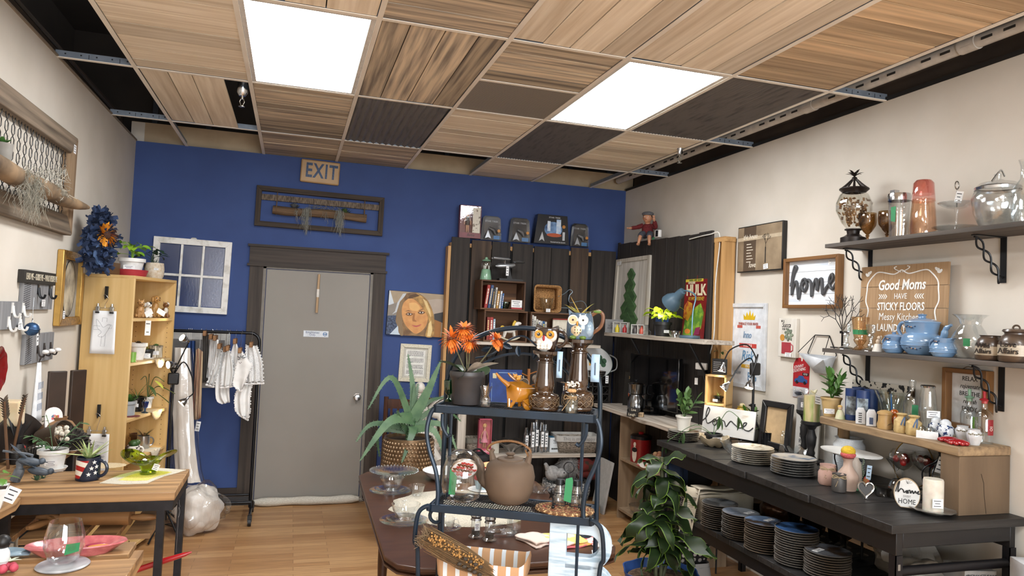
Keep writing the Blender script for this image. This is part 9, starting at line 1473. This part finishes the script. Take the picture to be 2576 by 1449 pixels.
t=vessel('glass_carafe','clear footed glass carafe with silver rim and price label','carafe',rx_(2333,3.90),[(0,0),(.03,0),(.02,.03),(.035,.07),(.041,.12),(.036,.19),(.03,.23)]);B(CHROME).lathe([(.031,.225),(.034,.233),(.03,.237)],24).done('silver_rim',t);card(t,(-.01,-.042,.10),.06,.035,(0,0,-25))
for i,(px,x_,lab)in enumerate(((2322,3.80,'left clear glass shaker of the small labelled pair'),(2343,3.80,'right clear glass shaker of the small labelled pair'))):t=vessel('glass_shaker',lab,'shaker',rx_(px,x_),[(0,0),(.022,0),(.026,.02),(.018,.045),(.0,.055)],CG2,20,wob=.04,lobes=8)
one(B(P('#e3e6e8',.7)).box(-.045,-.001,0,.045,0,.035),'price_card','white price card standing in front of the small clear shaker pair','card',rx_(2333,3.765),-55)
BWJ=P('#c9ced3',.2,c2='#1f355c',sc=45,ramp=(.44,.48),coat=.5)
for px,x_,lab in((2356,3.88,'left blue and white ginger jar shaker'),(2379,3.86,'right blue and white ginger jar shaker in front')):t=T('ginger_jar',lab,'shaker',rx_(px,x_));B(BWJ).lathe([(0,0),(.022,0),(.036,.03),(.034,.055),(.022,.068)],24).done('jar_body',t);B(P('#c5cacf',.2)).lathe([(.024,.066),(.022,.08),(.012,.09),(0,.093)],20).done('domed_lid',t)
RS=P('#8f1a20',.15,c2='#c9a39a',sc=30,ramp=(.3,.36),coat=.6)
for px,x_,lab in((2388,3.80,'rear red glazed scalloped shell dish'),(2412,3.775,'front red glazed scalloped shell dish')):t=T('red_shell_dish',lab,'dish',rx_(px,x_),-30);b=B(RS);b.sph((0,0,.012),(.042,.03,.014));[b.sph((.034*cos(a),.026*sin(a),.009),(.013,.011,.01),8,6)for a in[2*pi*i/9 for i in range(9)]];b.done('dish',t)
WSK=P('#c8cacc',.2,coat=.5)
for px,x_,lab in((2422,3.90,'rear white swirled shaker with floral band'),(2452,3.86,'front white swirled shaker with floral band')):t=T('swirl_shaker',lab,'shaker',rx_(px,x_));B(WSK).lathe([(0,0),(.02,0),(.03,.03),(.032,.05),(.022,.065),(.024,.07),(0,.073)],24,wob=.04,lobes=10).done('shaker_body',t);b=B(P('#7a7560',.4));[b.sph((.0325*cos(a),.0325*sin(a),.05+.002*sin(a*9)),.0035,6,4)for a in[radians(180+14*i)for i in range(12)]];b.done('flower_band',t)
for px,x_,c_,w_,lab in((2438,3.985,'#8ab59a','Vinegar','clear bottle with pale green stopper and green tag in front of the relax sign'),(2476,3.965,'#b8323c','Oil','clear oil bottle with a red stopper at the right end of the riser')):
 t=vessel('oil_bottle',lab,'bottle',rx_(px,x_),[(0,0),(.036,0),(.037,.006),(.037,.12),(.03,.14),(.014,.155),(.013,.19),(.016,.195)]);B(P(c_,.4)).lathe([(.0125,.18),(.0125,.19),(.022,.197),(.018,.20),(.006,.205),(.008,.235),(0,.237)],16).done('stopper',t);b=B(P('#8f1f26' if w_=='Oil' else '#5f8a2f',.5));b.grid(lambda u,v:(.0375*sin(-.5+u*.8),-.0375*cos(-.5+u*.8),.04+.07*v),5,1);b.done('painted_panel',t);txt(w_,.016,P('#d9d4cc',.5),t,(-.004,-.0385,.07),rot=(90,-90,0),wx=.8)
# under the riser
t=T('gold_rim_plate','clear glass plate with a gold rim leaning upright under the riser','plate',(3.99,-2.72,zt),-90,rx=-8);b=B(G('#d9d9d8',.3,.1));b.push((0,0,.12),(90,0,0));b.lathe([(0,0),(.08,0),(.12,.012)],40);b.pop();b.done('glass',t);b=B(P('#a8823c',.3,.8));b.tube([(.12*cos(2*pi*i/40),-.012,.12+.12*sin(2*pi*i/40))for i in range(40)],.003,6,True);b.done('gold_rim',t)
for px,x_,lab in((2272,3.88,'large clear fishbowl goblet filled with strawberries and foliage'),(2330,3.95,'second fishbowl goblet with strawberries behind the iron stand')):
 t=T('fishbowl_goblet',lab,'goblet',Vector((x_,at(px,1150,x=x_).y,zt)));B(CG).lathe(hollow([(0,0),(.045,0),(.044,.004),(.007,.012),(.006,.10),(.03,.112),(.062,.145),(.064,.175),(.05,.20)],.0015),32).done('glass',t);b=B(P('#8f1c1a',.4,isl=.2));q=random.Random(px);[b.sph((q.uniform(-.035,.035),q.uniform(-.035,.035),q.uniform(.135,.165)),(.016,.016,.018),8,6)for i in range(7)];b.m(P('#3a2a1e',.6));[b.leaf((q.uniform(-.03,.03),q.uniform(-.03,.03),.16),(q.uniform(-1,1),q.uniform(-1,1),.6),.035,.016,.5,3)for i in range(10)];b.done('strawberries',t)
t=T('iron_stand','black wrought iron cage stand with a ring top and hanging tag','stand',(3.86,-3.0,zt));b=B(BLKM);b.tube(arc((0,0,.245),.010,0,360,12),.0025,5);b.sph((0,0,.23),.008);[b.tube(bez([(0,0,.23),(.015*cos(a),.015*sin(a),.19),(.07*cos(a),.07*sin(a),.14),(.06*cos(a),.06*sin(a),.04),(.075*cos(a),.075*sin(a),.0)],5),.0035,5)for a in[2*pi*i/6+.3 for i in range(6)]];b.tube([(.055*cos(2*pi*i/24),.055*sin(2*pi*i/24),.04)for i in range(24)],.003,5,True);b.done('cage',t);card(t,(-.03,-.03,.18),.03,.075,(0,14,-40))
t=vessel('ribbed_tumbler','tall clear ribbed glass under the riser next to the block leg','glass',(3.80,-3.06,zt),[(0,0),(.025,0),(.03,.03),(.033,.14)],CG2,24,wob=.04,lobes=12)
# lower shelf things
t=T('folded_linen','folded cream cloth printed with sunflowers hanging over the far end of the lower shelf','linen',(3.46,-1.755,zl));b=B(P('#b3a896',.9,c2='#a0957f',sc=8));
for k_ in range(2):b.grid(lambda u,v:(-.13+.42*u,-.05+.1*v,.16+.025*k_+.006*sin(u*9+k_)),12,4)
b.box(-.12,-.045,0,.26,.05,.15);b.grid(lambda u,v:(-.14-.05*v+.02*sin(u*6),-.06+.13*u,.185-.26*v),8,8);b.m(P('#9a7a2c',.9));[b.ell(-.02+i*.03,.0,.01,.01,-.0,.001,8)for i in range(1)];b.done('cloth',t,solid=.006)
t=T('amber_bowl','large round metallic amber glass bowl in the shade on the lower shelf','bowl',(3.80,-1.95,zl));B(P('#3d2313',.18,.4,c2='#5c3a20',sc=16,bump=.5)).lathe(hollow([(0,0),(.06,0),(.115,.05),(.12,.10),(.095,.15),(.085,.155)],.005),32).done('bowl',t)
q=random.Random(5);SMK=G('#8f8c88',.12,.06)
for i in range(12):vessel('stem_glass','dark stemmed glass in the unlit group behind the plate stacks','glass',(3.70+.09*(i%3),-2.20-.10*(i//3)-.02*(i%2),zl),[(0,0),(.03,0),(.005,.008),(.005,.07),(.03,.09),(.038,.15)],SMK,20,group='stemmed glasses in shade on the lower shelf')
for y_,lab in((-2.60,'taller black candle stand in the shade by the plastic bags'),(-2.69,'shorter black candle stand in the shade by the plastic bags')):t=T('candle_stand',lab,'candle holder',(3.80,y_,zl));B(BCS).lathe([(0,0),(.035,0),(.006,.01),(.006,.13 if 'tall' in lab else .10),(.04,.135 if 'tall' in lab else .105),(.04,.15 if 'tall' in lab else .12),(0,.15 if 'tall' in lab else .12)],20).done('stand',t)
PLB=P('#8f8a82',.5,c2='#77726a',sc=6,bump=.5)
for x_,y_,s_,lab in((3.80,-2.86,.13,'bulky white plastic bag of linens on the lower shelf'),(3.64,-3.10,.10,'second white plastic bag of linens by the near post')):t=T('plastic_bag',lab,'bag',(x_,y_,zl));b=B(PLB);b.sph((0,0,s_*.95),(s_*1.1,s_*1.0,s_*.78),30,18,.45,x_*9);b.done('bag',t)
# floor level things under the table
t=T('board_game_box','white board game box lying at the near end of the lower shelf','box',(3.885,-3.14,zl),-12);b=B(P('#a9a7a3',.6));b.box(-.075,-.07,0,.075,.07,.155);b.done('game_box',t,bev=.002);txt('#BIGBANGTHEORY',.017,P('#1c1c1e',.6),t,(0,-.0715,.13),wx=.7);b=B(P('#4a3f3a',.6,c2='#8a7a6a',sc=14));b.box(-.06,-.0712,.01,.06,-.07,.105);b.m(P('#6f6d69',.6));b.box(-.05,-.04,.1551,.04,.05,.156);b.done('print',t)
t2=T('storage_box','dark cardboard box under the retail box with the smiling person','box',(3.92,-3.46,0),-8);B(P('#3a332d',.8)).box(-.12,-.12,0,.11,.12,.499).done('carton',t2)
p=at(2556,1449,y=-3.55);t=T('retail_box','white retail box printed with a smiling person in a grey top at the bottom right','box',(3.93,-3.44,-.155+.27+.385),-25);b=B(P('#c9cdd2',.5));b.box(-.09,-.08,0,.09,.08,.26);b.done('carton',t,bev=.002);b=B(P('#a88a74',.6));b.ell(.0,.160,.026,.034,-.0825,-.08);b.m(P('#2b1f1a',.6));b.ell(0,.175,.036,.036,-.0815,-.0805);b.ell(-.02,.135,.016,.05,-.0815,-.0805);b.ell(.022,.135,.016,.05,-.0815,-.0805);b.m(P('#8a8d90',.6));b.prism([(-.06,.000),(.06,.000),(.045,.120),(-.045,.120)],-.0822,-.0805);b.m(P('#a88a74',.6));b.ell(.0,.160,.026,.034,-.0835,-.0822);b.m(P('#e6e0da',.6));b.ell(0,.148,.010,.004,-.0842,-.0835,8);b.m(P('#3f68a8',.5));[b.tube(arc((.04,-.0815,.265),.03+.012*i,180,260,8),.0018,4)for i in range(4)];b.m(P('#1b1d22',.5));b.box(-.02,-.0835,.030,.04,-.082,.070);b.done('print',t)
t=T('patterned_bag','black bag printed with white ovals standing under the far end of the lower shelf','bag',(3.38,-1.56,0));M=D.materials.new('mat_spots');M.use_nodes=True;N=M.node_tree.nodes;L=M.node_tree.links;tc=N.new('ShaderNodeTexCoord');vo=N.new('ShaderNodeTexVoronoi');vo.inputs['Scale'].default_value=26;vo.inputs['Randomness'].default_value=.25;L.new(tc.outputs['Object'],vo.inputs['Vector']);rr2=N.new('ShaderNodeValToRGB');rr2.color_ramp.interpolation='CONSTANT';rr2.color_ramp.elements[0].color=hx('#b5b3ae');rr2.color_ramp.elements[1].position=.36;rr2.color_ramp.elements[1].color=hx('#121214');L.new(vo.outputs['Distance'],rr2.inputs[0]);L.new(rr2.outputs[0],N['Principled BSDF'].inputs['Base Color']);N['Principled BSDF'].inputs['Roughness'].default_value=.8;loft(B(M),[rrect(.15,.06,.03,.18),rrect(.17,.075,.04,.28),rrect(.165,.05,.03,.46)]).done('bag_body',t,solid=.004);b=B(P('#151517',.85,c2='#8f8e8c',sc=4,st=(1,1,14),ramp=(.66,.7)));loft(b,[rrect(.15,.09,.04,0),rrect(.17,.10,.05,.10),rrect(.16,.08,.04,.178)]);b.done('striped_base',t)
t=T('denim_apron','dark blue and black folded cloths hanging behind the tall potted plant','cloth',(3.42,-1.36,0));b=B(P('#26354f',.9,c2='#1b2438',sc=8));b.grid(lambda u,v:(-.06+.16*u+.03*v*(u-.5),.03*sin(u*9),.86-.36*v),14,8);b.m(P('#121214',.9));b.grid(lambda u,v:(.10+.22*u,.02+.03*sin(u*8),.84-.4*v*(1-.4*u)),14,8);b.done('cloth',t,solid=.004);b=B(BLKM);b.cyl((-.1,0,.862),(.34,0,.862),.004);b.cyl((-.1,0,.862),(-.1,0,0),.006);b.cyl((.34,0,.862),(.34,0,0),.006);b.done('stand',t)
# -- tall dracaena in a blue planter
pc=Vector((2.965,-2.02,0));t=T('dracaena_planter','tall wavy-leaved dracaena in a blue scalloped planter on the floor','potted plant',pc);BP=P('#31528f',.45,c2='#2a477d',sc=7);b=B(BP);b.lathe(hollow([(0,0),(.14,0),(.165,.10),(.20,.26),(.212,.30)],.007),60,wob=.035,lobes=8);b.done('planter',t);B(P('#4a3627',.95,c2='#8a6f52',sc=45,bump=1.0,ramp=(.35,.6))).lathe([(0,.262),(.185,.255)],40).done('bark_mulch',t);q=random.Random(31)
b=B(P('#4f5238',.7,c2='#35381f',sc=20));stems=[]
for(bx_,by_,tx,ty,h)in((0,0,-.02,0,.93),(.02,.02,.10,.02,.55),(-.03,-.0,-.07,-.02,.62)):s_=bez([(bx_,by_,.24),((bx_+tx)/2+.01,by_,.24+h*.35),(tx,ty,h)],8);b.tube(s_,.011,8);stems.append(s_)
b.done('cane',t);DG=P('#24381a',.42,c2='#17260f',sc=6,isl=.3);DE=P('#5f7a28',.45,c2='#4a681f',sc=9,isl=.2)
def wavy(b,p0,a,el,L_,w_,tw,dr):
 d=Vector((cos(a)*cos(el),sin(a)*cos(el),sin(el)));sd=Vector((-sin(a),cos(a),0));n=9;vs=[];p_=Vector(p0);up=sd.cross(d)
 for i in range(n+1):
  tt=i/n;ww=w_*(.35+.65*sin(pi*min(1,tt*.95+.12)))*(1 if tt<.75 else(1-tt)*4+.02)*.5;wv=.012*sin(tt*9+tw);vs+=[p_-sd*ww*1.12+up*(.010+wv),p_-sd*ww+up*(.008+wv),p_-up*.002,p_+sd*ww+up*(.008-wv),p_+sd*ww*1.12+up*(.010-wv)]
  M_=Matrix.Rotation(dr/n,3,sd);d=M_@d;up=M_@up;sd=Matrix.Rotation(tw*.05,3,d)@sd;p_=p_+d*(L_/n)
 b.m(DG);b.add(vs,[(i*5+k_,i*5+k_+1,i*5+k_+6,i*5+k_+5)for i in range(n)for k_ in(1,2)]);b.m(DE);b.add(vs,[(i*5+k_,i*5+k_+1,i*5+k_+6,i*5+k_+5)for i in range(n)for k_ in(0,3)])
lv=[]
for si,s_ in enumerate(stems):
 for k_ in range((36,10,14)[si]):
  f=(.24+.76*(k_/(36,10,14)[si])**.8)if si==0 else .4+.6*k_/12;j=min(len(s_)-1,int(min(f,1)*(len(s_)-1)));lv.append((s_[j],k_*2.4+si,f))
for i,(p_,a,f)in enumerate(lv):
 b=B(DG);wavy(b,p_,a+q.uniform(-.3,.3),q.uniform(.1,.7)+(.5 if f>.95 else 0),q.uniform(.2,.30)*(.8 if f>.93 else 1),q.uniform(.06,.085),q.uniform(-3,3),q.uniform(1.0,2.1));b.done('strap_leaf',t)
# -- right grow light, pine cubby, small pots
lightstand('clamp_light_stand','black grow light stand with three gooseneck lamps standing on the black table',(3.93,at(1893,1050,x=3.93).y,zt),.47,
 [([(0,0,.52),(.01,-.0,.58),(-.02,.06,.66),(-.10,.13,.62),(-.13,.16,.53)],(-.2,.1,-1)),([(0,0,.52),(-.01,.03,.57),(-.06,.07,.52),(-.12,.1,.40)],(-.6,.3,-.8)),([(0,0,.52),(-.01,-.05,.60),(-.05,-.09,.55),(-.09,-.09,.44)],(-.3,-.2,-.9))],None,(60,180,300),None)
cb_=D.objects['clamp_light_stand.001'];
t=T('pine_cubby','small two-tier pine cubby standing on the live edge shelf by the motto poster','shelf unit',(3.835,-1.215,Z2+.033),-52);PC=wood('#d3b07a','#b58f5a','z',.5,4,.05,.1);b=B(PC);w,d_,h=.075,.075,.405
b.box(-w,-d_,0,-w+.014,d_,h);b.box(w-.014,-d_,0,w,d_,h);b.box(-w,d_-.008,0,w,d_,h);[b.box(-w,-d_,z_,w,d_,z_+.014)for z_ in(0,.19,h-.014)];b.done('cubby_body',t,bev=.001)
q0=T('black_calendar_box','small black printed box with a seedling standing on the pine cubby','box',t.location+Vector((0,0,h+.001)),-52);b=B(P('#161618',.5));b.box(-.045,-.03,0,.045,.03,.11);b.done('box_body',q0,bev=.002);b=B(P('#b9b9b6',.6));[b.box(-.035,-.031,.02+.013*i,.03-.006*(i%3),-.03,.023+.013*i)for i in range(6)];b.done('printed_lines',q0);b=B(LEAFG('#6f7a4c'));plant(b,'pothos',(0,0,.11),.07,3,6);b.done('seedling',q0)
potted('spider_plant','tiny spider plant in a glossy black pot inside the pine cubby','potted plant',t.location+Vector((-.01,-.01,.205)),.034,.05,P('#121214',.12,coat=.6),'grass',.07,22,5,LEAFG('#8aa34a','#5f7a2f'),tag=(-.01,.035,.4),rz=-52)
